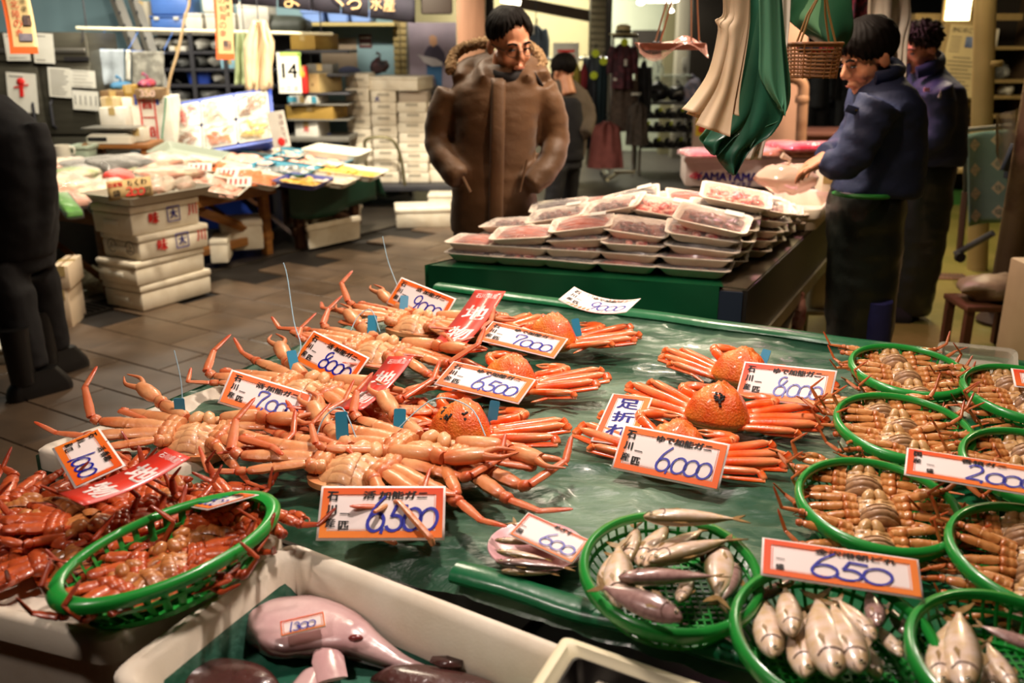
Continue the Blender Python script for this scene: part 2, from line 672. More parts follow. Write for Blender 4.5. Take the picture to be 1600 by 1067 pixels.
FOAM = mat('white_foam', '#e6dcc8', 0.62, '#dccfb8', 14, bump=0.08, bs=220, bd=0.003)
FOAMC = mat('cool_white_foam', '#e2ded2', 0.62, '#d6d1c2', 14, bump=0.08, bs=220, bd=0.003)
CARD = mat('brown_cardboard', '#a58438', 0.75, '#967630', 5)
CARDB = mat('dull_cardboard', '#7a5f3e', 0.75, '#6c5335', 5)
TAPE = mat('packing_tape', '#b9a06a', 0.3)
INKR = mat('red_ink', '#d01f1a', 0.6)
INKB = mat('blue_ink', '#1c1f8c', 0.5)
INKK = mat('black_ink', '#17130f', 0.6)
STEEL = mat('brushed_steel', '#8d8a82', 0.35, '#7c7971', 4, metal=0.85, stretch=(1, 1, 14))
GREYP = mat('grey_painted_steel', '#6d6a62', 0.5, '#5d5a53', 5)
DARKM = mat('dark_shelf_steel', '#34343a', 0.5, '#2a2a2f', 5)
WOOD = mat('honey_wood', '#a06a30', 0.55, '#7f4f22', 3.0, 5, 0.35, 0.65, bump=0.08, stretch=(1, 1, 8))
WOODD = mat('dark_brown_wood', '#5a351c', 0.6, '#45270f', 3, 5, bump=0.1, stretch=(8, 1, 1))
PAPER = mat('white_paper', '#d8d6cc', 0.8, '#cfccc0', 8)
BLUEP = mat('blue_plastic', '#4f78c4', 0.4, '#4a70b8', 5)
NAVYP = mat('deep_blue_plastic', '#24409a', 0.4)
TEALP = mat('light_blue_plastic', '#4b93a8', 0.4, '#458a9f', 5)
CLEAR = film_mat('clear_plastic_bag', '#dfe3e0', 0.22, 0.12, 0.6, 30)
BLACKC = mat('black_cloth', '#100d10', 0.85)


def carton(name, label, x0, y0, x1, y1, Y, dep, m, yaw=0.0, group=None, kind='carton', cat='box'):
    p, w, h = prect(x0, y0, x1, y1, Y)
    t = thing(name, label, cat, (p.x, Y + dep / 2, p.z - h / 2), R(yaw), group)
    if kind == 'carton':
        MB().box((0, 0, h / 2), (w, dep, h), bev=0.006).build('body', m, t)
        MB().box((0, 0, h), (w * 0.99, 0.05, 0.003)).box((0, -dep / 2 - 0.001, h - 0.03), (0.05, 0.003, 0.06)).build('tape', TAPE, t)
        MB().box((0, 0, h + 0.0015), (0.006, dep * 0.98, 0.003)).build('flap_seam', CARDB, t)
    elif kind == 'foam':
        MB().box((0, 0, h * 0.4), (w * 0.97, dep * 0.97, h * 0.8), bev=0.012).build('body', m, t)
        MB().box((0, 0, h * 0.88), (w, dep, h * 0.22), bev=0.012).build('lid', m, t)
    elif kind == 'bin':
        b = MB().rrect([(w * .44, dep * .44, 0), (w / 2, dep / 2, h), (w / 2 - .012, dep / 2 - .012, h), (w * .43, dep * .43, 0.02)], 0.03, 3, cap=(True, True))
        b.build('body', m, t)
        MB().rrect([(w / 2, dep / 2, h - .03), (w / 2 + .012, dep / 2 + .012, h - .02), (w / 2 + .012, dep / 2 + .012, h), (w / 2, dep / 2, h)], 0.03, 3, cap=(False, False)).build('rim', m, t)
    elif kind == 'tub':
        MB().box((0, 0, h * 0.42), (w * 0.95, dep * 0.95, h * 0.84), bev=0.02).build('body', m, t)
        MB().box((0, 0, h * 0.92), (w, dep, h * 0.16), bev=0.015).build('lid', m, t)
        for sx in (-0.28, 0.28):
            MB().box((w * sx, -dep * 0.5, h * 0.8), (0.05, 0.02, h * 0.22), bev=0.005).build('latch', PAPER, t)
    return t


def board(name, label, x0, y, x1, Y, dep, m, th=0.03, cat='shelf'):
    a, b = PY(x0, y, Y), PY(x1, y, Y)
    o = MB().box(((a.x + b.x) / 2, Y + dep / 2, a.z - th / 2), (b.x - a.x, dep, th), bev=0.004).build(name, m)
    return tag(o, label, cat)


# ------------------------------------------------------------------ fridge
p, w, h = prect(-60, 50, 150, 330, 8.0)
fz = PY(60, 50, 8.0).z
fr = thing('refrigerator', 'tall steel commercial refrigerator with papers taped on its doors', 'refrigerator', (p.x, 8.0, 0), R(3))
FR = mat('fridge_steel', '#5f5c50', 0.4, '#545146', 3, metal=0.6, stretch=(1, 1, 8))
MB().box((0, 0.36, fz / 2), (w, 0.7, fz), bev=0.01).build('cabinet', FR, fr)
zt = PY(60, 100, 8.0).z
xl = PY(68, 150, 8.0).x - p.x
zb = PY(60, 212, 8.0).z
MB().box((0, -0.012, (fz + zt) / 2 + 0.01), (w * 0.99, 0.03, fz - zt - 0.03), bev=0.006).build('top_panel', FR, fr)
MB().box((0, -0.035, (fz + zt) / 2 - 0.02), (w * 0.99, 0.03, 0.04), bev=0.01).build('trim_strip', STEEL, fr)
MB().box((PY(120, 92, 8).x - p.x, -0.03, PY(120, 92, 8).z), (0.2, 0.01, 0.03)).build('vent_slot', BLACKC, fr)
for a0, a1 in ((-w / 2, xl - 0.012), (xl + 0.012, w / 2)):
    for q0, q1 in ((zb + 0.012, zt - 0.02), (0.12, zb - 0.012)):
        d = MB().box(((a0 + a1) / 2, -0.012, (q0 + q1) / 2), (a1 - a0, 0.03, q1 - q0), bev=0.008).build('door', FR, fr)
        hx = a0 + 0.06 if a0 > xl else a1 - 0.06
        MB().tube([(hx, -0.03, q0 + 0.05), (hx, -0.07, q0 + 0.08), (hx, -0.07, q0 + 0.25), (hx, -0.03, q0 + 0.28)], 0.012, 8).build('handle', DARKM, d)


def note(name, label, x0, y0, x1, y1, Y, rows=6, m=PAPER, ink=INKK, roll=0.0, grid=False, cat='paper'):
    p, w, h = prect(x0, y0, x1, y1, Y)
    o = MB().box((0, 0, 0), (w, 0.004, h)).build(name, m, None, (p.x, Y, p.z), (0, R(roll), 0))
    t = MB()
    rr = random.Random(int(x0 * 7 + y0))
    for i in range(rows):
        z = h * 0.4 - h * 0.8 * i / max(rows - 1, 1)
        if grid:
            t.box((-w * 0.4 + w * 0.8 * i / max(rows - 1, 1), -0.003, 0), (w * 0.03, 0.001, h * 0.5))
        else:
            l = w * rr.uniform(0.45, 0.8)
            t.box((-w * 0.4 + l / 2, -0.003, z), (l, 0.001, h * 0.022))
    if rows:
        t.build('writing', ink, o)['kind'] = 'stuff'
    return tag(o, label, cat)


Yf = 7.945
note('notice_paper', 'blank pale notice taped high on refrigerator behind the hanging banner', 8, 52, 45, 95, Yf, 2)
note('notice_paper', 'pale notice taped on refrigerator top panel right of the hanging banner', 52, 52, 84, 99, Yf, 2, roll=3)
note('notice_paper', 'white notice with dense print at top left of refrigerator door', 76, 106, 111, 152, Yf, 10, roll=4)
note('notice_paper', 'white notice with a ruled table, upper right on refrigerator door', 111, 110, 149, 137, Yf, 5, roll=3)
note('notice_paper', 'white notice with vertical black bars, lower right on refrigerator door', 114, 142, 154, 172, Yf, 5, roll=4, grid=True)
nn = note('decoration_paper', 'white paper with red paper knot ornament beside the dark figure', 12, 114, 58, 176, Yf, 1, roll=4)
od = MB().ell((0, -0.012, 0.09), (0.035, 0.012, 0.03), 10, 6).box((0, -0.012, 0.03), (0.03, 0.008, 0.12)).tube([(-0.06, -0.012, 0.04), (0, -0.012, 0.05), (0.06, -0.012, 0.07)], 0.006, 6)
od.build('knot', INKR, nn)

# ------------------------------------------------------------------ leaning uprights, pipe rail, towels
for i, (xa, ya, xb, yb, lab) in enumerate(((174, -20, 212, 80, 'grey slotted steel upright leaning on blue wall, nearer the refrigerator'), (203, -20, 236, 80, 'grey slotted steel upright leaning on blue wall, nearer the blue tubs'))):
    a, b = PY(xa, ya, 9.4), PY(xb, yb, 9.2)
    b2 = b + (b - a).normalized() * (b.z / abs((b - a).normalized().z))
    o = MB().tube([a + (a - b), b2], [(0.06, 0.03)] * 2, 4, up=(0, 1, 0)).build('steel_upright', GREYP)
    h = MB()
    for k in range(9):
        q = a.lerp(b, -0.6 + k * 0.2)
        h.box(q + Vector((0, -0.035, 0)), (0.02, 0.006, 0.03))
    h.build('slots', DARKM, o)['kind'] = 'stuff'
    tag(o, lab, 'upright')
a, b = PY(119, 44, 7.9), PY(520, 53, 8.6)
rail = MB().tube([a, b], 0.014, 8).build('hanging_rail', mat('ivory_paint', '#c9c3a4', 0.5))
tag(rail, 'long thin ivory rail hung before the shelves of the left stall', 'rail')
MB().tube([PY(129, 44, 7.92), PY(129, 55, 7.92), PY(130, 62, 7.92), PY(126, 66, 7.92)], 0.006, 6).build('hook', DARKM, rail)
for x in (134, 330, 500):
    q = a.lerp(b, (x - 119) / 401)
    MB().tube([q, (q.x, q.y, 3.26)], 0.006, 6).build('hanger_wire', DARKM, rail)


def cloth(name, label, cat, x0, y0, x1, y1, Y, m, ruff=0.02, waves=4, hem=0.01, group=None, seed=0, th=0.004, taper=0.0, parent=None):
    """hanging cloth with folds that deepen towards the hem"""
    def f(u, v):
        xx = x0 + (x1 - x0) * (u if taper == 0 else 0.5 + (u - 0.5) * (1 - taper * (1 - v)))
        q = PY(xx, y0 + (y1 - y0) * v + hem * 300 * noise.noise(Vector((u * 3, seed, 0))) * v, Y)
        q.y += ruff * (0.3 + v) * math.sin(u * waves * 2 * PI + seed + v) + ruff * noise.noise(Vector((u * 4, v * 3, seed)))
        return q
    mb = MB().grid(f, 28, 14)
    o = mb.build(name, m, parent)
    md = o.modifiers.new('thickness', 'SOLIDIFY')
    md.thickness = th
    return tag(o, label, cat, group) if parent is None else o


TOWEL = mat('pale_blue_towel', '#a9b3bb', 0.9, '#a0aab2', 20, bump=0.3, bs=200)
TOWG = mat('grey_floral_towel', '#77756c', 0.9, '#8d8b81', 22, 4, 0.45, 0.55, bump=0.3, bs=200)
cloth('towel', 'plain pale blue towel hanging on the blue line', 'towel', 147, 77, 193, 134, 8.3, TOWEL, 0.012, 2, seed=1)
cloth('towel', 'grey flowered towel hanging on the blue line', 'towel', 206, 80, 256, 136, 8.3, TOWG, 0.012, 2, seed=2)
ln = MB().tube([PY(144, 77, 8.31), PY(196, 79, 8.31), PY(258, 83, 8.33)], 0.006, 6).build('washing_line', BLUEP)
tag(ln, 'thin blue line holding the two towels', 'line')
for x in (146, 200, 256):
    q = PY(x, 78, 8.31)
    MB().tube([q, (q.x, q.y + 0.3, PY(x, 46, 8.3).z)], 0.003, 5).build('cord', BLUEP, ln)
cloth('white_strap', 'twisted white strip of cloth between the two towels', 'cloth', 197, 78, 204, 126, 8.25, PAPER, 0.02, 1, seed=5)

# ------------------------------------------------------------------ shelf unit, tubs and boxes on it
ys = 9.3
su = thing('shelf_unit', 'tall dark steel shelf unit full of bags behind the left stall', 'shelf', (PY(350, 100, ys).x, ys, 0))
sx0, sx1 = PY(226, 100, ys).x, PY(482, 100, ys).x
zs = [PY(300, y, ys).z for y in (50, 80, 107, 132, 165)]
for z in zs + [0.25]:
    MB().box(((sx0 + sx1) / 2 - su.location.x, 0.27, z - 0.015), (sx1 - sx0, 0.5, 0.03), bev=0.003).build('shelf_board', DARKM if z < 1.65 else GREYP, su)
for x in (sx0, PY(300, 100, ys).x, PY(352, 100, ys).x, sx1):
    for dy in (0.03, 0.5):
        MB().box((x - su.location.x, dy, zs[0] / 2), (0.04, 0.04, zs[0])).build('post', DARKM, su)
MB().box((0, 0.53, zs[0] / 2), (sx1 - sx0, 0.01, zs[0])).build('back_panel', DARKM, su)
yb = ys + 0.04
carton('storage_tub', 'upper blue lidded storage tub on top of the shelf unit', 232, -18, 294, 23, yb, 0.42, BLUEP, kind='tub', cat='tub')
carton('storage_tub', 'lower blue lidded storage tub on top of the shelf unit', 233, 24, 288, 47.5, yb, 0.42, BLUEP, kind='tub', cat='tub')
carton('foam_box', 'small white box right beside the blue tubs, closed', 288, 20, 316, 47.5, yb, 0.35, FOAMC, kind='foam')
carton('foam_box', 'white box behind the second hanging banner, lower one', 320, 20, 368, 47.5, yb, 0.35, FOAMC, kind='foam')
carton('foam_box', 'white box behind the second hanging banner, upper one', 315, -8, 350, 19, yb, 0.35, FOAMC, kind='foam')
carton('foam_box', 'white box left of grey folded sheet on top shelf', 370, 2, 420, 47.5, yb, 0.35, FOAMC, kind='foam')
carton('box', 'beige box at the wall left of the blue tubs', 210, 2, 232, 47.5, yb, 0.3, mat('beige_board', '#a59e8c', 0.8))
o = MB().rrect([(0.24, 0.16, 0), (0.26, 0.18, 0.05), (0.25, 0.17, 0.1), (0.2, 0.12, 0.15)], 0.06, 4)
o.map(lambda v: v + Vector((0.02 * noise.noise(v * 9), 0.02 * noise.noise(v * 7), 0.03 * noise.noise(v * 11))))
tag(o.build('folded_tarpaulin', mat('grey_sheet', '#5c6058', 0.5, '#4c5048', 8), None, (PY(440, 44, 9.5).x, 9.55, zs[0])), 'grey folded plastic sheet on the top shelf under the dark curtain', 'sheet')
bx = board('wall_shelf', 'long yellowish shelf board under the dark shop curtain', 440, 35, 616, 9.9, 0.5, mat('yellow_board', '#b5a46a', 0.6), 0.035)
for x, lab in ((486, 'blue crate on the yellowish shelf, left one'), (526, 'blue crate on the yellowish shelf, middle one'), (562, 'blue crate on the yellowish shelf, right one')):
    carton('blue_crate', lab, x - 16, 16, x + 18, 34, 9.95, 0.35, mat('sky_blue_crate', '#7f9fe0', 0.45), kind='bin', cat='crate')
# goods stuffed in the shelves
WCL = mat('white_bagged_goods', '#b9b8b0', 0.6, '#99978e', 9, bump=0.4, bs=18)
GRB = mat('grey_bagged_goods', '#6f7170', 0.4, '#565857', 9, bump=0.4, bs=18)


def bundle(name, label, x0, y0, x1, y1, Y, m, cat='bag', seed=0, dep=0.25, clear=False):
    p, w, h = prect(x0, y0, x1, y1, Y)
    mb = MB().ell((0, 0, 0), (w / 2, dep / 2, h / 2), 18, 12)
    mb.map(lambda v: Vector((v.x * 1.1, v.y, max(-h / 2, v.z * 1.15))) + Vector((1, 1, 1)) * 0.25 * min(w, h) * noise.noise(v * (2.2 / min(w, h)) + Vector((seed, 0, 0))))
    z0 = min(v.z for v in mb.v)
    o = mb.build(name, m, None, (p.x, Y + dep / 2, p.z - h / 2 - z0))
    MB().tube([(0, 0, max(v.z for v in mb.v) * 0.9), (0.01, 0, max(v.z for v in mb.v) + 0.015), (-0.03, 0.0, max(v.z for v in mb.v) + 0.035)], [0.012, 0.008, 0.016], 7).build('tied_neck', m, o)
    return tag(o, label, cat)


yk = ys + 0.08
bundle('white_cloth_pile', 'crumpled white cloths on the upper shelf above the grey towel', 228, 60, 262, 80, yk, WCL, 'cloth', 1)
carton('box', 'flat white box on upper shelf right of white cloths', 264, 72, 290, 80, yk, 0.3, PAPER)
bundle('plastic_bag_bundle', 'white plastic bag bundle lying on flat white box', 264, 62, 292, 71.5, yk, WCL, 'bag', 3)
bundle('plastic_bag_bundle', 'white plastic bundle at shelf left of the second banner, upper', 299, 62, 322, 80, yk, WCL, 'bag', 4)
bundle('plastic_bag_bundle', 'white plastic bundle right at the second banner edge', 325, 64, 350, 80, yk, WCL, 'bag', 5)
bundle('plastic_bag_bundle', 'clear grey bag bundle on second shelf above the deep blue bin', 298, 86, 322, 107, yk, GRB, 'bag', 6)
bundle('plastic_bag_bundle', 'whitish bag bundle on second shelf beside the banner tail', 322, 84, 346, 107, yk, WCL, 'bag', 7)
bundle('plastic_bag_bundle', 'dull grey bag bundle on shelf behind the hanging cord', 264, 90, 294, 107, yk, GRB, 'bag', 8)
carton('deep_blue_bin', 'deep blue open plastic bin on the third shelf', 290, 109, 328, 131, yk, 0.3, NAVYP, kind='bin', cat='bin')
bundle('plastic_bag_bundle', 'grey-white bag bundle right of the deep blue bin', 326, 113, 352, 132, yk, WCL, 'bag', 9)
carton('light_blue_box', 'light blue box on shelf beside the pale green curtain', 345, 90, 371, 113, yk - 0.05, 0.3, mat('pale_blue_board', '#86b2c4', 0.6))
bundle('plastic_bag_bundle', 'dim grey bag bundle on the lowest visible shelf', 305, 138, 345, 165, yk, GRB, 'bag', 10)
bundle('plastic_bag_bundle', 'dim grey bag bundle low behind the grey towel', 260, 140, 292, 165, yk, GRB, 'bag', 11)
cord = MB().tube(catmull([(PY(298, -30, 7.7).x, 7.7, 3.25), PY(296, -30, 7.7), PY(288, 30, 7.7), PY(278, 80, 7.7), PY(266, 120, 7.7), PY(260, 155, 7.75)], 5), 0.011, 7).build('electric_cable', mat('beige_cord', '#b89f78', 0.6))
tag(cord, 'long beige electric cord hanging before the shelves', 'cord')
gcu = cloth('pale_green_curtain', 'narrow pale green cloth hanging right of the second banner', 'curtain', 365, 50, 396, 132, 8.8, mat('pale_green_cloth', '#a9b487', 0.8, '#9aa678', 5), 0.03, 3, seed=7, taper=0.2)
MB().tube([PY(381, 50, 8.8), (PY(381, 50, 8.8).x, 8.8, 3.25)], .005, 5).build('hanging_wire', DARKM, gcu)

# hanging bunch of beige bags
hb = thing('bag_bunch', 'bunch of beige plastic bags hanging before the shelves of left stall', 'bags', PY(407, 90, 8.2))
for i in range(5):
    def f(u, v, i=i):
        w_ = 20 * (0.35 + 0.65 * min(1, v * 3)) * (1 - 0.25 * max(0, v - 0.6))
        q = PY(407 + (u - 0.5) * 2 * w_ + 3 * math.sin(v * 4 + i), 32 + v * (100 + 8 * (i % 3)), 8.2)
        q.y += -0.02 * i + 0.04 * math.sin(u * 9 + i * 2 + v * 3)
        return q - hb.location
    b_ = MB().grid(f, 12, 12).build('bag', mat('beige_poly_bag', '#d0b996', 0.5, '#c2a982', 6), hb)
    b_.modifiers.new('thickness', 'SOLIDIFY').thickness = 0.003
MB().tube([Vector((0, 0.02, PY(407, 34, 8.2).z - hb.location.z)), Vector((0, 0.02, 3.25 - hb.location.z))], 0.005, 5).build('string', DARKM, hb)


# ------------------------------------------------------------------ hanging paper banners
def banner(label, x0, y0, x1, y1, xs, Y, seed, red, blk, patch):
    """long narrow shop banner: cream paper, orange edge, printed columns"""
    p0 = PY((x0 + x1) / 2, y0, Y)
    t = thing('paper_banner', label, 'banner', p0)
    wpx = x1 - x0

    def W_(u, v, d=0.0):
        q = PY(x0 + wpx * u + xs * v, y0 + (y1 - y0) * v, Y)
        q.y += 0.03 * math.sin(v * 3 + seed) - d
        return q - p0
    sh = MB().grid(lambda u, v: W_(u, v), 6, 16).build('sheet', mat('cream_banner_paper', '#e3c58d', 0.7), t)
    sh.modifiers.new('thickness', 'SOLIDIFY').thickness = 0.002
    MB().grid(lambda u, v: W_(0.0 + 0.10 * u, v, 0.004), 1, 16).grid(lambda u, v: W_(0.12 + 0.025 * u, v, 0.004), 1, 16).grid(lambda u, v: W_(u, 0.925 + 0.075 * v, 0.004), 6, 2).build('orange_edge', mat('orange_print', '#ee6a2e', 0.7), t)
    H = (y1 - y0)

    def lay(body, cu, v0, dv, m, nm, sz):
        mb = MB()
        for i, ch in enumerate(body):
            vs, fs = text_geo(ch)
            mb.add([W_(cu + v.x * sz * H / wpx, v0 + dv * i - v.y * sz, 0.005) for v in vs], fs)
        mb.build(nm, m, t)
    lay(red, 0.42, 0.04, 0.105, INKR, 'red_lettering', 0.085)
    lay(blk, 0.74, 0.06, 0.09, INKK, 'black_lettering', 0.06)
    for (u0, u1, v0, v1, m_) in patch:
        MB().grid(lambda u, v: W_(u0 + (u1 - u0) * u, v0 + (v1 - v0) * v, 0.006), 2, 2).build('printed_picture', m_, t)
    MB().tube([W_(0.5, 0.0), W_(0.5, 0.0) + Vector((0, 0, 0.5))], 0.004, 5).build('string', DARKM, t)
    return t


PIC = mat('printed_picture_ink', '#5b4a4a', 0.7, '#b08a6a', 30, 4, 0.45, 0.55)
PICG = mat('printed_grey_patch', '#6a6878', 0.7, '#8d8490', 30)
banner('cream paper banner with orange edge hung by the refrigerator, over the dark figure', -14, -60, 30, 84, 30, 5.2, 0.0, '旬の味覚北陸の幸', '金沢港直送便', ((0.62, 0.92, 0.58, 0.69, PIC), (0.40, 0.88, 0.78, 0.86, PICG)))
banner('cream paper banner with orange edge hung before the shelf unit', 330, -30, 358, 93, 10, 6.6, 1.0, '金沢の旬海の幸', '日本海直送', ((0.42, 0.86, 0.76, 0.88, PIC),))

# ------------------------------------------------------------------ left-stall back counter: boxes, calendar, noren, signs
yb = 9.0
board('counter_shelf', 'wooden shelf board under the upper cardboard boxes, behind the stall', 440, 115, 545, yb, 0.45, DARKM, 0.03)
cl = carton('cardboard_box', 'yellowish cardboard box highest on the back shelves', 462, 53, 508, 78, yb, 0.4, CARD, -22)
pl = board('upper_shelf', 'dark shelf board carrying the highest cardboard box', 446, 78, 545, yb - 0.05, 0.5, DARKM, 0.03)
c2 = carton('cardboard_box', 'cardboard box with a brown heart-shaped mark and two dots', 477, 115.5, 513, 145, yb - 0.1, 0.4, mat('tan_cardboard', '#b39a66', 0.75), -22)
mk = MB()
mk.ell((-0.03, -0.205, 0.12), (0.03, 0.003, 0.022), 10, 6).ell((-0.09, -0.205, 0.075), (0.012, 0.003, 0.012), 8, 6).ell((0.04, -0.205, 0.075), (0.012, 0.003, 0.012), 8, 6)
mk.build('printed_mark', CARDB, c2)
board('middle_shelf', 'dark shelf board under the heart-marked cardboard box', 470, 145, 545, yb - 0.15, 0.5, DARKM, 0.02)
board('lower_shelf', 'grey shelf board under the blue and white carton', 448, 163, 545, yb - 0.15, 0.5, GREYP, 0.012)
c3 = carton('blue_white_box', 'flat white and blue printed carton below the heart-marked box', 456, 150, 500, 162.5, yb - 0.15, 0.3, PAPER, -14)
MB().box((-0.1, -0.152, 0.04), (0.09, 0.004, 0.05)).box((0.12, -0.152, 0.04), (0.05, 0.004, 0.06)).build('blue_print', TEALP, c3)
c4 = carton('cardboard_box', 'long low cardboard box on the lowest back shelf', 450, 164, 528, 186.5, yb - 0.1, 0.4, CARD, -10)
board('bench_shelf', 'dark bench board behind the stall under the long cardboard box', 445, 187, 545, yb - 0.15, 0.5, GREYP, 0.012)
c5 = carton('white_box', 'white box with a small red print on the back bench', 464, 189, 501, 214, yb - 0.1, 0.35, PAPER, -8)
put = MB()
put_text(put, '寿', 0, 0, 0.06)
put.build('red_print', INKR, c5, (0, -0.178, 0.07), (PI / 2, 0, 0))
BENCH = board('bench', 'dark bench top behind the green-clothed table', 440, 215, 545, yb - 0.2, 0.6, GREYP, 0.04, 'bench')
for x in (455, 478, 498, 540):
    q = PY(x, 218, yb)
    tag(MB().box((q.x, yb + 0.05, (q.z - .02) / 2), (0.06, 0.06, q.z)).build('leg', GREYP, BENCH), None)
bundle('blue_bag', 'dark blue bag lying under the back bench', 500, 225, 530, 248, yb, mat('navy_bag', '#26407c', 0.4), 'bag', 20)
# calendar
ca = note('wall_calendar', 'white tear-off calendar showing 14 with a green top edge', 434, 82, 470, 146, 8.6, 0, cat='calendar')
pw = prect(434, 82, 470, 146, 8.6)
mb = MB()
for ch, x, y, s_ in (('1', -0.05, 0.02, 0.125), ('4', 0.03, 0.02, 0.125), ('一', -0.07, -0.135, 0.03), ('二', -0.01, -0.135, 0.03), ('三', 0.05, -0.135, 0.03)):
    mb = MB()
    put_text(mb, ch, x, y, s_, 0.0, bold=.003)
    mb.build('numeral', INKK, ca, (0, -0.004, 0), (PI / 2, 0, 0))
MB().box((0.02, -0.004, pw[2] * 0.46), (pw[1] * 0.9, 0.004, 0.03)).box((pw[1] * 0.47, -0.004, pw[2] * 0.2), (0.02, 0.004, pw[2] * 0.55)).build('green_edge', mat('lime_print', '#9aba5a', 0.6), ca)
b_ = carton('red_yellow_bag', 'red paper bag with a yellow round mark beside the calendar', 464, 103, 478, 146, 8.75, 0.12, INKR)
MB().ell((0, -0.062, 0.17), (0.035, 0.004, 0.035), 10, 6).build('yellow_mark', mat('mustard', '#b9952c', 0.6), b_)
carton('file_box', 'grey file box with white and black spines under the highest cardboard box', 478, 100, 520, 115, 9.05, 0.3, GREYP)
pk = note('plan_sheet', 'tall tan sheet with blue sketch pinned on the pale wall', 502, 60, 558, 116, 10.395, 0, mat('tan_sheet', '#b3a08c', 0.8, '#a8957f', 5), cat='poster')
MB().ell((0.1, -0.006, -0.15), (0.12, 0.004, 0.05), 10, 6).build('blue_sketch', mat('slate_ink', '#6a7094', 0.8), pk)
sg = note('maroon_sign', 'small maroon sign with two pale lines on the pale wall', 561, 54, 581, 75, 10.395, 0, mat('maroon', '#5a2428', 0.6), cat='sign')
MB().box((0, -0.004, 0.035), (0.11, 0.002, 0.015)).box((0, -0.004, -0.03), (0.1, 0.002, 0.015)).build('pale_lines', PAPER, sg)
bundle('dark_red_bag', 'dark bag with a red flap standing on the tall foam stack', 578, 96, 604, 117, 9.75, mat('dark_red_cloth', '#4a2020', 0.7, '#1d1a20', 6), 'bag', 21)
# tiled pier
tp = thing('brick_pier', 'yellowish brick pier at the edge of the pale back wall', 'pier', (PY(625, 60, 10.2).x, 10.2, 0))
tp['kind'] = 'structure'
pwid = (638 - 615) / FPX * 9.7
MB().box((0, 0.2, 1.3), (pwid - 0.02, 0.36, 2.6)).build('core', mat('pier_mortar', '#6d6248', 0.8), tp)
br = MB().box((0, 0, 0), (pwid / 2 - 0.012, 0.04, 0.055), bev=0.004).mesh('brick', mat('ochre_brick', '#a8945c', 0.6, '#968350', 6))
for r_ in range(14):
    for s_ in (-1, 1):
        link('brick', br, tp, (s_ * pwid / 4 + (0.0 if r_ % 2 else 0.0), 0.012, 0.95 + 0.066 * r_))
pp = MB().tube([PY(637, 160, 10.0) + Vector((0, 0, -1.0)), PY(636, -40, 10.0)], 0.02, 8).build('grey_pipe', GREYP)
tag(pp, 'thin grey pipe running up beside the brick pier', 'pipe')
# fisherman poster
po, w_, h_ = prect(640, 36, 714, 176, 9.9)
ps = MB().box((0, 0, 0), (w_, 0.01, h_)).build('fisherman_poster', mat('mauve_poster', '#8f8292', 0.6, '#7f7484', 4), None, (po.x, 9.9, po.z))
tag(ps, 'mauve poster of a fisherman holding up a big silver fish', 'poster')
k_ = w_ / 74.0


def pl_(pts, z, m, nm):
    mb = MB()
    mb.prism([((x - 677) * k_, (106 - y) * k_) for x, y in pts], -0.002, 0.002)
    mb.build(nm, m, ps, (0, -0.006 - z, 0), (PI / 2, 0, 0))


pl_([(663, 84), (670, 74), (686, 72), (695, 84), (697, 98), (690, 104), (667, 104)], 0.0, mat('poster_dark_jersey', '#3a3348', 0.7), 'printed_jersey')
pl_([(667, 104), (691, 104), (690, 134), (681, 134), (678, 116), (675, 134), (667, 134)], 0.0, mat('poster_blue_trousers', '#2a5a86', 0.7), 'printed_trousers')
pl_([(672, 60), (677, 57), (683, 60), (684, 70), (678, 75), (672, 70)], 0.002, mat('poster_skin', '#b98d6e', 0.7), 'printed_head')
pl_([(652, 86), (662, 88), (682, 92), (692, 98), (691, 103), (676, 104), (662, 97), (657, 90)], 0.004, mat('poster_fish_silver', '#b9b4ba', 0.5), 'printed_fish')
pl_([(667, 134), (691, 134), (694, 150), (668, 150)], 0.002, mat('poster_print_black', '#2a2a30', 0.7, '#8d8d92', 30), 'printed_caption')

# dark shop curtain
no = thing('shop_curtain', 'dark split shop curtain with brown lettering over the left stall', 'curtain', PY(500, 10, 8.3))
NOREN = mat('dark_indigo_cloth', '#15111c', 0.85, '#1b1522', 6)
edges = [(352, 6), (374, 7), (433, 11), (486, 17), (533, 22), (577, 28), (650, 36)]
chars = ['', 'ま', 'く', 'ろ', '水', '産']
for i in range(len(edges) - 1):
    (xa, ya), (xb, yb_) = edges[i], edges[i + 1]

    def f(u, v, xa=xa, xb=xb, ya=ya, yb_=yb_, i=i):
        q = PY(xa + 1 + (xb - xa - 2) * u, -75 + (75 + ya + (yb_ - ya) * u) * v, 8.3)
        q.y += 0.012 * math.sin(u * 6 + i)
        return q - no.location
    o = MB().grid(f, 10, 4).build('panel', NOREN, no)
    o.modifiers.new('thickness', 'SOLIDIFY').thickness = 0.003
for ch, x, y, s_ in (('ま', 455, -4, 0.16), ('く', 528, -6, 0.16), ('ろ', 553, 2, 0.13), ('水', 588, 6, 0.10), ('産', 608, 8, 0.10)):
    vs, fs = text_geo(ch)
    c_ = PY(x, y, 8.27) - no.location
    MB().add([Vector((c_.x + v.x * s_, c_.y, c_.z + v.y * s_)) for v in vs], fs).build('letter', mat('tan_print', '#a98a5e', 0.8), no)
MB().tube([PY(345, -72, 8.3) - no.location, PY(655, -72, 8.3) - no.location], 0.015, 8).build('rod', WOOD, no)
dk = MB().box((PY(682, 10, 8.4).x, 8.42, PY(682, 5, 8.4).z + 0.12), ((704 - 655) / FPX * 8, 0.05, 0.42), bev=0.02).build('rolled_blind', mat('dark_brown_blind', '#2a2018', 0.7), None)
tag(dk, 'dark brown blind hanging right of the shop curtain', 'blind')
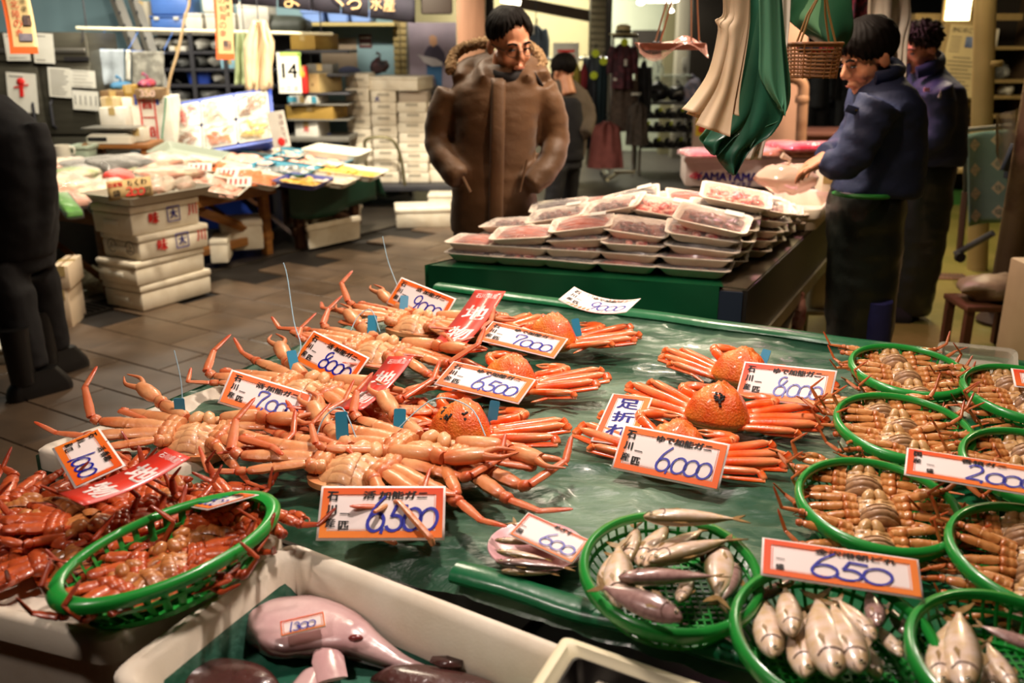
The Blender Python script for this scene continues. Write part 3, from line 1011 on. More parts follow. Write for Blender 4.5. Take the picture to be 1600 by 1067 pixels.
struct(MB().box((PY(736, 60, 8.2).x, 8.3, 1.6), ((758 - 715) / FPX * 7.9, 0.2, 3.3), bev=0.01).build('column_wood', mat('pinkish_wood_post', '#8a6248', 0.6, '#7a543c', 3, stretch=(4, 4, 0.5))))
struct(MB().box((PY(765, 60, 8.4).x, 8.5, 1.6), (0.07, 0.1, 3.3)).build('column_black', BLACKC))
# ================================================================== CRAB STALL
TZ = 0.75
UX = Vector((math.cos(R(-27.5)), math.sin(R(-27.5)), 0))
VX = Vector((-UX.y, UX.x, 0))
ORG = Vector((-0.246, 3.14, 0))


def T(u, v, z=0.0):
    """crab stall coordinates: u along its back edge, v towards the buyer's side (negative = nearer)"""
    return ORG + UX * u + VX * v + Vector((0, 0, z))


GREEN = mat('green_tarpaulin', '#0f5a34', 0.30, '#17693f', 3, coat=0.25, bump=0.12, bs=30)
GREENG = mat('wet_green_sheet', '#28503a', 0.36, '#6e8871', 2.6, 7, 0.46, 0.64, coat=0.1, bump=0.6, bs=15, bd=0.012, stretch=(1, 2.4, 1), spec=.35)  # paler tone paints in whitish reflections of the plastic film
TW = MATS['dark_brown_wood']

st = thing('crab_stall', 'long low wooden stall under the crabs, covered by a green sheet', 'stall', T(1.0, -1.0), R(-27.5))
MB().box((0.05, 0.235, TZ - 0.045), (2.28, 1.44, 0.05), bev=0.004).build('stall_top', WOODD, st)
for x in (-1.0, 1.12):
    for y in (-0.42, 0.88):
        MB().box((x, y, (TZ - 0.07) / 2), (0.07, 0.07, TZ - 0.07)).build('leg', WOODD, st)
for y in (-0.42, 0.88):
    MB().box((0.05, y, 0.25), (2.1, 0.05, 0.07)).build('stretcher', WOODD, st)


def sheet_z(u, v):
    p = Vector((u * 5, v * 5, 0))
    z = 0.006 * noise.noise(p) + 0.004 * noise.noise(p * 3.1)
    # ridged wrinkles
    r = 1 - abs(noise.noise(Vector((u * 3.0 + v * 1.2, v * 7.0, 4.0))))
    z += 0.008 * max(0, r - 0.86) / 0.14
    r = 1 - abs(noise.noise(Vector((u * 6.0 - v * 2.5, v * 5.0, 11.0))))
    z += 0.006 * max(0, r - 0.88) / 0.12
    return z


U0, U1, V0, V1 = -0.03, 2.24, -1.555, 0.0
gs = MB()


def gfun(a, b):
    u, v = U0 + (U1 - U0) * a, V0 + (V1 - V0) * b
    z = TZ + 0.0 + sheet_z(u, v)
    if b < 0.02:
        z -= 0.03 * (1 - b / 0.02)
    if b > 0.965:
        z = TZ + 0.012 - 0.012 * ((b - 0.965) / 0.035) ** 2
    return T(u, v, z)


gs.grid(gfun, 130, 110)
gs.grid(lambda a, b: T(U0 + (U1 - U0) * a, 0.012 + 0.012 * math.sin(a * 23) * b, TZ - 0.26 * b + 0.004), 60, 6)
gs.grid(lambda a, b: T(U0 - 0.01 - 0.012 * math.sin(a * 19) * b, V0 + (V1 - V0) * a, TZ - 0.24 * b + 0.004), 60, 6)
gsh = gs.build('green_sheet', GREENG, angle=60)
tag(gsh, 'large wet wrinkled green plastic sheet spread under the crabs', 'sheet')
# rolled front hem
# back hem of plain green plastic
hem = MB()
hem.tube([T(U0 + 0.02 + (U1 - U0 - 0.04) * i / 30, -0.012 + 0.004 * math.sin(i * 1.3), TZ + 0.018) for i in range(31)], [(0.035, 0.014)] * 31, 10, up=(0, 0, 1))
hem.build('back_hem', GREEN, gsh)
a, b = T(0.98, -1.545, TZ + 0.012), T(2.1, -1.545, TZ + 0.012)
rl = MB()
rl.tube([a.lerp(b, i / 24) + Vector((0, 0, 0.003 * math.sin(i * 1.1))) for i in range(25)], [(0.026 + 0.002 * math.sin(i * 1.7), 0.015) for i in range(25)], 12, up=(0, 0, 1))
rl.build('rolled_hem', GREEN, gsh)
# second green sheet at right under the baskets
c0, c1, c2, c3 = P(1352, 560, TZ), P(1700, 640, TZ), P(1720, 1010, TZ), P(1215, 1010, TZ)
g2 = MB().grid(lambda x, y: (c3.lerp(c2, x)).lerp(P(1330, 640, TZ).lerp(c1, x), y) + Vector((0, 0, 0.016 + 0.006 * noise.noise(Vector((x * 8, y * 8, 2))))), 40, 40)
tag(g2.build('basket_sheet', GREEN), 'smooth green plastic sheet lying under the right hand baskets', 'sheet')


# ------------------------------------------------------------------ foam boxes
def foam_box(name, label, corners, top, depth, wall=0.035, m=FOAM, cat='foam box', rad=.035, floor_=0.03):
    """open foam box: corners = outer rim corners in order, top rim height, box depth"""
    c = sum((Vector((q.x, q.y, 0)) for q in corners), Vector()) / 4
    t = thing(name, label, cat, (c.x, c.y, top - depth))
    qs = [Vector((q.x - c.x, q.y - c.y, 0)) for q in corners]

    def ring(inset, z, n=5, rad=rad, shrink=1.0):
        pts = []
        ins = []
        for i in range(4):
            p, a_, b_ = qs[i], qs[i - 1], qs[(i + 1) % 4]
            d = ((a_ - p).normalized() + (b_ - p).normalized())
            sa = (a_ - p).normalized().cross((b_ - p).normalized()).length
            ins.append(p + d * (inset / max(sa, 0.3)))
        for i in range(4):
            p, a_, b_ = ins[i], ins[i - 1], ins[(i + 1) % 4]
            s_, e_ = p + (a_ - p).normalized() * rad, p + (b_ - p).normalized() * rad
            for j in range(n + 1):
                u_ = j / n
                pts.append(s_ * (1 - u_) ** 2 + p * 2 * u_ * (1 - u_) + e_ * u_ ** 2)
        return [Vector((q.x * shrink, q.y * shrink, z)) for q in pts]
    levels = [(0.018, 0.0), (0.012, depth - 0.05), (0.0, depth - 0.045), (0.0, depth - 0.006), (0.006, depth), (wall - 0.012, depth), (wall - 0.006, depth - 0.008), (wall, depth - 0.012), (wall + 0.02, floor_)]
    MB().loft([ring(a_, z) for a_, z in levels], True).build('body', m, t, angle=50)
    return t, ring


# slab-like box under the left crabs (closed lid seen from above)
q = [P(48, 700, 0.775), P(348, 598, 0.775), P(560, 640, 0.775), P(235, 742, 0.775)]
c = sum((Vector((x.x, x.y, 0)) for x in q), Vector()) / 4
lidb, ring_ = foam_box('foam_box', 'shallow white foam box under the topmost of the pale crabs at the stall corner', q, 0.775, 0.14, 0.03, floor_=0.115)
# box of brown crabs
q = [P(42, 752, 0.775), P(452, 828, 0.775), P(168, 1003, 0.775), P(-330, 880, 0.775)]
crabbox, _r = foam_box('foam_box', 'white foam box holding the brown crabs and the long green basket', q, 0.775, 0.225, 0.03, floor_=0.203)
# box of monkfish
q = [P(452, 842, 0.765), P(985, 1045, 0.765), P(560, 1420, 0.765), P(165, 1050, 0.765)]
mkbox, mring = foam_box('foam_box', 'white foam box lined with green plastic under the monkfish', q, 0.765, 0.215, 0.03, floor_=0.105)
ln_ = MB()
rg0 = mring(0.052, 0.112)
rg1 = mring(0.036, 0.16)
rg1 = [Vector((p.x, p.y, 0.155 + 0.035 * noise.noise(Vector((p.x * 9, p.y * 9, 1))))) for p in rg1]
ln_.loft([rg1, rg0], True)
lm = MB()
cen = sum(rg0, Vector()) / len(rg0)
nr = 14


def liner(a_, b_):
    i = a_ * len(rg0)
    p0 = rg0[int(i) % len(rg0)].lerp(rg0[(int(i) + 1) % len(rg0)], i % 1)
    p1 = rg1[int(i) % len(rg1)].lerp(rg1[(int(i) + 1) % len(rg1)], i % 1)
    if b_ > 0.85:
        return p0.lerp(p1, (b_ - 0.85) / 0.15)
    q_ = cen.lerp(p0, b_ / 0.85)
    return q_ + Vector((0, 0, 0.004 + 0.010 * abs(noise.noise(q_ * 14))))


lm.grid(liner, 96, 20)
LINER = mat('green_liner_film', '#2a6650', 0.16, '#5f8f7c', 7, 4, 0.45, 0.7, coat=0.5, bump=0.5, bs=16, bd=0.02)
tag(lm.build('liner_sheet', LINER, None, mkbox.location.copy()), 'crumpled wet green plastic lining the monkfish box', 'sheet')
# cream framed box at the very front
q = [P(880, 988, 0.79), P(1230, 1110, 0.79), P(1100, 1300, 0.79), P(800, 1110, 0.79)]
wb, wring = foam_box('foam_box', 'cream foam box with a dark lining rim at the front of the stall', q, 0.79, 0.24, 0.028, mat('cream_foam', '#f0e6c0', 0.5), floor_=0.15, rad=.012)
dl = MB().loft([wring(0.029, 0.233), wring(0.034, 0.2355), wring(0.044, 0.18), wring(0.045, 0.175)], False)
dl.build('dark_lining', mat('black_lining', '#141114', 0.3), wb)
wf = MB().grid(lambda a_, b_: sum((x for x in wring(0.05, 0.19)), Vector()) / 24 + (wring(0.046, 0.19)[int(a_ * 24) % 24] - sum((x for x in wring(0.05, 0.19)), Vector()) / 24) * b_ + Vector((0, 0, 0.012 * noise.noise(Vector((a_ * 9, b_ * 5, 3))))), 24, 8)
tag(wf.build('clear_film', film_mat('frosted_film', '#c9bfa8', 0.55, 0.15, 0.8, 16), None, wb.location.copy()), 'crumpled clear film inside the cream box at front', 'film')
ww = MB().ell((0, 0, 0), (0.1, 0.07, 0.012), 16, 8)
tag(ww.build('pale_fillet', mat('pale_flesh', '#c9a89a', 0.3, '#b58f82', 12, coat=0.5), None, (wb.location.x, wb.location.y, 0.79 - 0.09 + 0.012)), 'pale fillet under film in the cream box at front', 'fish')

bn = thing('box_bench', 'low rough bench carrying the foam boxes in front of the crab stall', 'bench', T(0.95, -1.9), R(-27.5))
MB().box((0, 0, .535), (2.1, .60, .03), bev=.004).build('bench_top', WOODD, bn)
for x in (-.95, .95):
    for y in (-.24, .24):
        MB().box((x, y, .26), (.06, .06, .52)).build('leg', WOODD, bn)
# ------------------------------------------------------------------ crabs
RNG = random.Random(11)
SHELLR = mat('boiled_crab_shell', '#e2480e', 0.34, '#f48a30', 26, 6, 0.35, 0.68, bump=0.7, bs=240, bd=0.005, coat=0.3, k='#f0a860')
LEGR = mat('boiled_crab_leg', '#e64c12', 0.30, '#f0681e', 40, 3, 0.35, 0.65, bump=0.2, bs=180, bd=0.003, coat=0.4, k='#f2b078')
UNDERR = mat('boiled_crab_underside', '#e0a877', 0.4, '#d8834a', 30, coat=0.2)
SHELLP = mat('raw_crab_underside', '#e6b27e', 0.4, '#d2945f', 22, 5, 0.35, 0.7, bump=0.4, bs=70, bd=0.005, coat=0.2, k='#a8653c')
LEGP = mat('raw_crab_leg', '#e2a570', 0.38, '#cc7844', 16, 5, 0.35, 0.66, bump=0.35, bs=90, bd=0.004, coat=0.2, k='#c4502a')
SHELLK = mat('small_crab_underside', '#d6ac74', 0.34, '#bd8c54', 40, 5, 0.35, 0.7, bump=0.25, bs=120, bd=0.003, coat=0.35, k='#6a4020')
FLAPK = mat('small_crab_flap', '#bf946a', 0.45, '#a47a54', 60, 4, bump=0.3, bs=160, bd=0.002, coat=0.3, k='#5d3f28')
LEGK = mat('small_crab_leg', '#cf9052', 0.32, '#b97438', 50, 4, bump=0.2, bs=200, bd=0.002, coat=0.35, k='#b04a1e')
SHELLB = mat('brown_crab_underside', '#d08a4c', 0.36, '#a8622f', 40, 5, bump=0.35, bs=100, bd=0.004, coat=0.35, k='#7a4020')
LEGB = mat('brown_crab_leg', '#d0602e', 0.34, '#b04a22', 40, 4, bump=0.25, bs=160, bd=0.003, coat=0.35, k='#98341a')
EYE = mat('crab_eye', '#120c08', 0.15)
TAGB = mat('blue_tag', '#2f86a8', 0.35)
BANDC = mat('pale_blue_band', '#a9d3e4', 0.35)
BLK = mat('black_egg_spots', '#140f0c', 0.5, bump=0.5, bs=300)

OUT = [(0, .066), (.007, .063), (.011, .060), (.016, .055), (.026, .050), (.036, .036), (.050, .014), (.060, -.008), (.063, -.028), (.056, -.046), (.036, -.058), (0, -.062)]
_o = catmull([(x, y, 0) for x, y in OUT], 4)
OUTL = [(p.x, p.y) for p in _o] + [(-p.x, p.y) for p in reversed(_o[1:-1])]


def carapace_mb(seed):
    mb = MB()
    rings = []
    n = 13
    for i in range(n + 1):
        s = math.sin(PI / 2 * i / n)
        s = max(s, 0.03)
        zz = 0.056 * (1 - s ** 2.8) ** 0.8 if s < 1 else 0.0
        ring = []
        for x, y in OUTL:
            p = Vector((x * s, (y + 0.008) * s - 0.008, 0.026 + zz))
            # raised lobes: gut region, gills
            p.z += 0.006 * math.exp(-((p.x / 0.018) ** 2 + ((p.y + 0.01) / 0.03) ** 2)) * (1 - s)
            p.z -= 0.006 * math.exp(-(((abs(p.x) - 0.022) / 0.006) ** 2)) * (1 - s) * (1 if p.y < 0.02 else 0.3)
            nz = noise.noise(Vector((x * s * 140, y * s * 140, seed)))
            p.z += 0.0065 * max(0.0, nz + 0.05) * min(1, (1 - s) * 6 + 0.1)
            ring.append(p)
        rings.append(ring)
    low = [Vector((x * 0.97, y * 0.97, 0.019)) for x, y in OUTL]
    low2 = [Vector((x * 0.90, y * 0.9, 0.012)) for x, y in OUTL]
    kk = [0.1 * (1 - i / n) for i in range(n + 1)] + [0.8, 1.0]
    mb.loft(rings + [low, low2], True, k=kk)
    return mb


def under_mb(s=0.9):
    """lower body seen at the rear and sides of an upright crab"""
    mb = MB()
    rings = []
    for i, (f, z) in enumerate(((0.3, 0.0), (0.75, 0.002), (0.88, 0.010), (0.84, 0.018))):
        rings.append([Vector((x * f, y * f - 0.002, z)) for x, y in OUTL])
    mb.loft(rings, True)
    return mb


def seg_leg(mb, pts, rads, flat=0.72, n=8, joint=0.55, k0=0.0):
    """jointed leg: each segment swells, pale knobs at joints (k=1), k also at tip"""
    rr, pp, kk = [], [], []
    for i in range(len(pts) - 1):
        a_, b_ = Vector(pts[i]), Vector(pts[i + 1])
        r0, r1 = rads[i], rads[i + 1]
        last = i == len(pts) - 2
        for t_, f_, k_ in ((0.0, 0.86, joint), (0.05, 0.98, joint * 0.6), (0.12, 0.92, 0.05), (0.35, 1.08, 0.0), (0.7, 1.0, 0.0), (0.9, 0.92, 0.05), (0.97, 1.02, joint * 0.8)):
            if last and t_ > 0.9:
                continue
            pp.append(a_.lerp(b_, t_))
            rr.append((r0 + (r1 - r0) * t_) * f_)
            kk.append(min(1, k0 + (k_ if not (last and t_ > 0.6) else 0.4)))
    pp.append(Vector(pts[-1]))
    rr.append(rads[-1] * 0.35)
    kk.append(min(1, k0 + 0.5))
    mb.tube(pp, [(r, r * flat) for r in rr], n, k=kk, up=(0, 0, 1))


def claw_mb(mb, base, d1, l1, d2, l2, d3, l3, r=0.0105, up=0.0, open_=0.25):
    """arm (two segments) and a pincer of fixed and movable finger"""
    b = Vector(base)
    p1 = b + Vector(d1).normalized() * l1
    p2 = p1 + Vector(d2).normalized() * l2
    d3 = Vector(d3).normalized()
    p3 = p2 + d3 * l3 * 0.55
    mb.tube([b, b.lerp(p1, .1), b.lerp(p1, .5), b.lerp(p1, .92), p1], [r * .75, r * .95, r * 1.1, r * 1.05, r * .8], 9, k=[.6, .1, 0, .1, .7])
    mb.tube([p1, p1.lerp(p2, .4), p2], [r * .85, r * 1.1, r * .8], 9, k=[.7, .1, .6])
    mb.tube([p2, p2.lerp(p3, .25), p2.lerp(p3, .7), p3], [(r * .7, r * .6), (r * 1.25, r * .9), (r * 1.3, r * .95), (r * .95, r * .75)], 10, k=[.5, .1, .05, .2], up=(0, 0, 1))
    side = d3.cross(Vector((0, 0, 1))).normalized()
    for sg_, f_ in ((1, 1.0), (-1, 0.92)):
        q0 = p3 + side * sg_ * r * 0.45 - d3 * 0.003
        q1 = q0 + d3 * l3 * 0.24 * f_ + side * sg_ * r * (0.25 + open_)
        q2 = p3 + d3 * l3 * 0.46 * f_ + side * sg_ * r * (open_ * 0.6)
        mb.tube(catmull([q0, q1, q2], 4), [(r * .55) * (1 - 0.85 * i / 8) for i in range(9)], 7, k=[.2 + .5 * i / 8 for i in range(9)])


CRAB = {}


def crab_meshes(kind, var):
    """list of (part name, mesh) for one crab: kind = boiled | raw | small | brown"""
    key = (kind, var)
    if key in CRAB:
        return CRAB[key]
    r = random.Random(hash((len(kind), var)) % 1000 + var * 17 + len(kind))
    parts = []
    if kind == 'boiled':
        parts.append(('carapace', carapace_mb(var * 3.7).mesh('carapace', SHELLR, angle=80)))
        parts.append(('underside', under_mb().mesh('underside', UNDERR)))
        for s in (-1, 1):
            e = MB().tube([(s * .008, .056, .034), (s * .011, .064, .040)], [.003, .004], 7).ell((s * .0115, .066, .0415), (.0045, .0045, .0045), 8, 6)
            parts.append(('eye', e.mesh('eye', EYE)))
        for s in (-1, 1):
            for i in range(4):
                ang = R([33, 23, 14, 2][i] + r.uniform(-4, 4))
                L1 = [.135, .150, .142, .105][i] * r.uniform(.95, 1.05)
                base = Vector((s * (.050 - .004 * (i == 3)), .022 - .021 * i, .018))
                d = Vector((s * math.cos(ang), math.sin(ang), 0))
                kz = .020 + r.uniform(0, .010)
                knee = base + d * L1 + Vector((0, 0, kz - .018))
                up_ = r.uniform(.2, .9)
                fold = Vector((-s * math.cos(ang + s * .16 * (1 if i < 2 else -1)), -math.sin(ang) + r.uniform(-.15, .15), -.06)).normalized()
                car = knee + Vector((s * .012, r.uniform(-.012, .002), -.010))
                pro = car + fold * L1 * .62
                pro.z = max(.007, pro.z)
                dac = pro + Vector((-s * .03, r.uniform(-.03, .03), 0))
                dac.z = .006
                mb = MB()
                w = [.0116, .0128, .0122, .0095][i]
                seg_leg(mb, [base - d * .008, base + d * .012, knee], [w * .9, w, w * .86], .78)
                seg_leg(mb, [knee, car], [w * .8, w * .72], .8)
                seg_leg(mb, [car, pro, dac], [w * .62, w * .5, w * .3], .7)
                parts.append(('leg', mb.mesh('leg', LEGR, angle=60)))
        for s in (-1, 1):
            mb = MB()
            if var % 3 == 0 or s > 0:
                claw_mb(mb, (s * .038, .040, .022), (s * .9, .42 + r.uniform(-.1, .1), .06), .060, (s * .25, .9, .0), .022, (-s * .95, .12 + r.uniform(-.2, .1), .02), .078, .0105)
            else:
                claw_mb(mb, (s * .038, .040, .022), (s * .9, .6, .35), .062, (s * .2, .8, .1), .022, (-s * .85, .45, -.1), .085, .0105)
            parts.append(('claw', mb.mesh('claw', LEGR, angle=60)))
    else:
        SH, LG, FL = {'raw': (SHELLP, LEGP, SHELLP), 'small': (SHELLK, LEGK, FLAPK), 'brown': (SHELLB, LEGB, SHELLB)}[kind]
        female = kind == 'small'
        # sternum: shallow dome with radial grooves between the leg plates
        mb = MB()

        def st(a_, b_):
            x, y = (a_ - .5) * 2, (b_ - .5) * 2
            # square to disc
            xx, yy = x * math.sqrt(max(0, 1 - y * y / 2)), y * math.sqrt(max(0, 1 - x * x / 2))
            rad = math.hypot(xx, yy)
            px_, py_ = xx * .058, yy * .058 - .003
            z = .044 * (1 - rad ** 2.6 * .62)
            k_ = 0.0
            for g in range(5):
                yl = .034 - .020 * g + abs(px_) * (.28 - .16 * g)
                dd = abs(py_ - yl)
                if abs(px_) > .012 and dd < .0045:
                    z -= .006 * (1 - dd / .0045)
                    k_ = max(k_, .7 * (1 - dd / .0045))
            z -= .006 * math.exp(-(px_ / .004) ** 2) * (1 if py_ > -.02 else 0)
            z += .0016 * noise.noise(Vector((px_ * 120, py_ * 120, var)))
            return Vector((px_, py_, z)), k_
        mb.grid(lambda a_, b_: st(a_, b_)[0], 34, 34, kf=lambda a_, b_: st(a_, b_)[1])
        parts.append(('sternum', mb.mesh('sternum', SH, angle=80)))
        mb = MB()
        rings = []
        for f, z in ((1.02, .016), (1.0, .006), (.8, 0.0), (.3, 0.0)):
            rings.append([Vector((x * f, y * f - .002, z)) for x, y in OUTL])
        mb.loft(rings, True)
        parts.append(('carapace', mb.mesh('carapace', LG)))
        # abdomen flap
        mb = MB()

        def fl(a_, b_):
            t_ = b_
            if female:
                hw = .037 * max(0, 1 - abs((t_ - .49) / .52) ** 2.6) ** .5 + .001
                y = -.068 + .062 * t_
            else:
                hw = .015 * (1 - t_) ** .6 + .004
                y = -.058 + .062 * t_
            x = (a_ - .5) * 2 * hw
            bulge = (.015 if female else .004) * (1 - (abs(x) / max(hw, .001)) ** 2.5) * math.sin(PI * min(1, max(0.02, t_ * .92 + .05)))
            g = abs(((t_ * (4.5 if female else 5.5)) % 1) - .5) * 2
            groove = max(0, g - .66) / .34
            rad_ = min(1.06, math.hypot(x, y + .003) / .058)
            z = .044 * (1 - .62 * rad_ ** 2.6) + .003 + bulge - (.0055 if female else .0012) * groove
            if female:
                z += .012
                z -= .0015 * math.exp(-((abs(x) - .018) / .003) ** 2)
            return Vector((x, y, z)), min(1, groove * .8 + (.5 if abs(a_ - .5) > .46 else 0))
        mb.grid(lambda a_, b_: fl(a_, b_)[0], 16, 28, kf=lambda a_, b_: fl(a_, b_)[1])
        ap = mb.mesh('abdomen_flap', FL, angle=80)
        parts.append(('abdomen_flap', ap))
        # mouth plates in a V
        mb = MB()
        for s in (-1, 1):
            mb.ell((s * .0125, .036, .034 if female else .040), (.0125, .0185, .010 if female else .012), 14, 9, rot=(.25, 0, s * .5))
            if not female:
                mb.ell((s * .024, .046, .032), (.010, .010, .008), 10, 7)
        mb.map(lambda v: v + Vector((1, 1, 1)) * .0018 * noise.noise(v * 90))
        parts.append(('mouth_plates', mb.mesh('mouth_plates', SH)))
        for s in (-1, 1):
            for i in range(4):
                a0 = [8, -9, -22, -38][i] + r.uniform(-5, 5) - 9 * s
                if kind == 'small':
                    a0 = [13, 4, -6, -17][i] + r.uniform(-4, 4)
                ang = R(a0)
                L1 = [.105, .118, .110, .080][i] * r.uniform(.93, 1.07)
                if kind == 'brown':
                    L1 *= .62
                if kind == 'small':
                    L1 *= .62
                base = Vector((s * .040, .026 - .019 * i, .030))
                d = Vector((s * math.cos(ang), math.sin(ang), 0))
                hip = base + d * .026 + Vector((0, 0, .006))
                knee = hip + d * L1 + Vector((0, 0, r.uniform(-.014, .006)))
                w = [.0130, .0142, .0135, .0100][i] * (.72 if kind == 'small' else 1)
                mb = MB()
                seg_leg(mb, [base - d * .004, base + d * .012, hip], [w * 1.2, w * 1.3, w * 1.1], .9, joint=.1)
                seg_leg(mb, [hip, hip.lerp(knee, .55), knee], [w * .98, w * 1.08, w * .82], .66, joint=.0)
                style = (var + i + (0 if s > 0 else 1)) % 3
                if kind == 'raw':
                    if style == 0:      # stretched out, tip curled up
                        car = knee + d * .016
                        pro = car + Vector((s * math.cos(ang + r.uniform(-.5, .5)), math.sin(ang) + r.uniform(-.4, .4), r.uniform(-.08, .06))).normalized() * L1 * .45
                        tip = pro + Vector((s * .5, r.uniform(-.3, .8), r.uniform(.0, .35))).normalized() * .048
                    elif style == 1:    # folded back beside the thigh
                        car = knee + d * .012 + Vector((0, -.012, .006))
                        pro = car + Vector((-s * .9, r.uniform(-.45, -.1), .05)).normalized() * L1 * .6
                        tip = pro + Vector((-s * .6, -.5, .1)).normalized() * .05
                    else:               # knee raised, tip pointing up and out
                        car = knee + d * .014 + Vector((0, 0, .008))
                        pro = car + Vector((s * .35, r.uniform(.2, .8), r.uniform(.1, .35))).normalized() * L1 * .6
                        tip = pro + Vector((-s * .1, .6, .35)).normalized() * .05
                else:
                    if style == 0 and i == 2 or i == 0 and style == 1:
                        car = knee + d * .012 + Vector((0, 0, .006))
                        pro = car + Vector((s * .35, r.uniform(-.2, .6), .5)).normalized() * L1 * .5
                        tip = pro + Vector((-s * .5, r.uniform(-.3, .3), .6)).normalized() * .045
                    elif style == 1:
                        car = knee + d * .012
                        pro = car + Vector((-s * .95, r.uniform(-.3, .2), -.06)).normalized() * L1 * .5
                        tip = pro + Vector((-s * .7, r.uniform(-.4, .4), -.2)).normalized() * .045
                    else:
                        car = knee + d * .012
                        pro = car + Vector((s * .5, r.uniform(-.8, .8), .12)).normalized() * L1 * .55
                        tip = pro + Vector((s * .2, r.uniform(-.6, .6), .3)).normalized() * .045
                for q_ in (knee, car, pro, tip):
                    q_.z = max(q_.z, .010)
                seg_leg(mb, [knee, car], [w * .82, w * .72], .8, joint=.3, k0=.45)
                seg_leg(mb, [car, pro, tip], [w * .64, w * .46, w * .26], .62, joint=.3, k0=.6)
                parts.append(('leg', mb.mesh('leg', LG, angle=60)))
        for s in (-1, 1):
            mb = MB()
            if kind == 'raw':
                if s < 0:
                    claw_mb(mb, (s * .034, .040, .036), (s * .85, .5, .1), .07, (s * .7, .7, .05), .024, (s * (.75 + r.uniform(-.15, .25)), .6, .16), .115, .0130, open_=.6)
                else:
                    claw_mb(mb, (s * .034, .040, .040), (s * .95, .02, .12), .075, (s * .8, -.4, .1), .024, (s * (.6 + r.uniform(-.3, .3)), r.uniform(-.5, .5), .08), .110, .0135, open_=.6)
            else:
                claw_mb(mb, (s * .034, .040, .026), (s * .95, .25, -.05), .050, (s * .6, .6, .1), .016, (s * .7, -.3, .12), .062, .0075)
            parts.append(('claw', mb.mesh('claw', LG, angle=60)))
    CRAB[key] = parts
    return parts


def crab(kind, var, label, loc, yaw, tilt=(0, 0), scale=1.0, group=None, name=None, tagc=None, spots=None):
    nm = name or {'boiled': 'boiled_crab', 'raw': 'live_crab', 'small': 'small_crab', 'brown': 'brown_crab'}[kind]
    t = thing(nm, label, 'crab', loc, (R(tilt[0]), R(tilt[1]), R(yaw)), group)
    t.scale = (scale,) * 3
    for pn, me in crab_meshes(kind, var):
        link(pn, me, t)
    if spots:
        mb = MB()
        r = random.Random(var)
        for (x, y, n_) in spots:
            for _ in range(n_):
                a_, b_ = x + r.gauss(0, .005), y + r.gauss(0, .004)
                s_ = min(.97, math.hypot(a_ / .062, (b_ + .005) / .06))
                mb.ell((a_, b_, .0275 + .056 * max(0, 1 - s_ ** 2.8) ** .8), (.0032, .0032, .0022), 7, 5)
        mb.build('egg_spots', BLK, t)['kind'] = 'stuff'
    if tagc:
        x, y, z, rot, curve = tagc
        tg = MB().rrect([(.010, .022, 0), (.010, .022, .0016)], .003, 2).build('blue_tag', TAGB, t, (x, y, z), tuple(R(q_) for q_ in rot))
        if curve:
            MB().tube(catmull(curve, 6), .0011, 6).build('plastic_band', BANDC, t)
    return t


def at_pix(px, py, z):
    p = P(px, py, z)
    return (p.x, p.y)


ZS = TZ + 0.008
# boiled crabs, shell up
xy = at_pix(727, 657, ZS + .045)
crab('boiled', 1, 'boiled orange crab with black egg spots on shell, in front of the 6500 card', (*xy, ZS), -22, (4, -3), 1.1, 'boiled crabs on the green sheet', spots=((-.030, -.030, 20), (.026, -.034, 14), (-.012, -.042, 10)), tagc=(.045, .045, .045, (70, 10, 10), None))
xy = at_pix(803, 583, ZS + .06)
crab('boiled', 2, 'boiled orange crab in front of the 7000 card, behind the 6500 card', (*xy, ZS + .015), -22, (3, -4), 1.1, 'boiled crabs on the green sheet')
xy = at_pix(868, 520, ZS + .06)
crab('boiled', 3, 'boiled orange crab at the back under the curled 9000 card', (*xy, ZS + .02), -24, (3, -5), 1.12, 'boiled crabs on the green sheet', tagc=(.052, .02, .045, (70, 0, 40), None))
xy = at_pix(752, 512, ZS + .03)
crab('boiled', 5, 'boiled crab half hidden behind the upper red banner card at the back edge', (*xy, ZS), 20, (0, 0), 1.12, 'boiled crabs on the green sheet')
xy = at_pix(1160, 572, ZS + .06)
crab('boiled', 4, 'boiled orange crab at the back, behind the wide crab with the 8000 card', (*xy, ZS + .012), -28, (-2, 3), 1.12, 'boiled crabs on the green sheet', tagc=(.03, .06, .05, (60, 0, -10), None))
xy = at_pix(1125, 632, ZS + .055)
crab('boiled', 6, 'boiled orange crab with one black spot, beside the white 8000 card', (*xy, ZS + .012), -24, (4, 0), 1.13, 'boiled crabs on the green sheet', spots=((.006, -.040, 22),))
xy = at_pix(1058, 690, ZS + .045)
crab('boiled', 7, 'boiled crab mostly hidden behind the 6000 card', (*xy, ZS), -20, (2, 2), 1.1, 'boiled crabs on the green sheet', tagc=(.062, -.01, .035, (70, 0, 70), None))

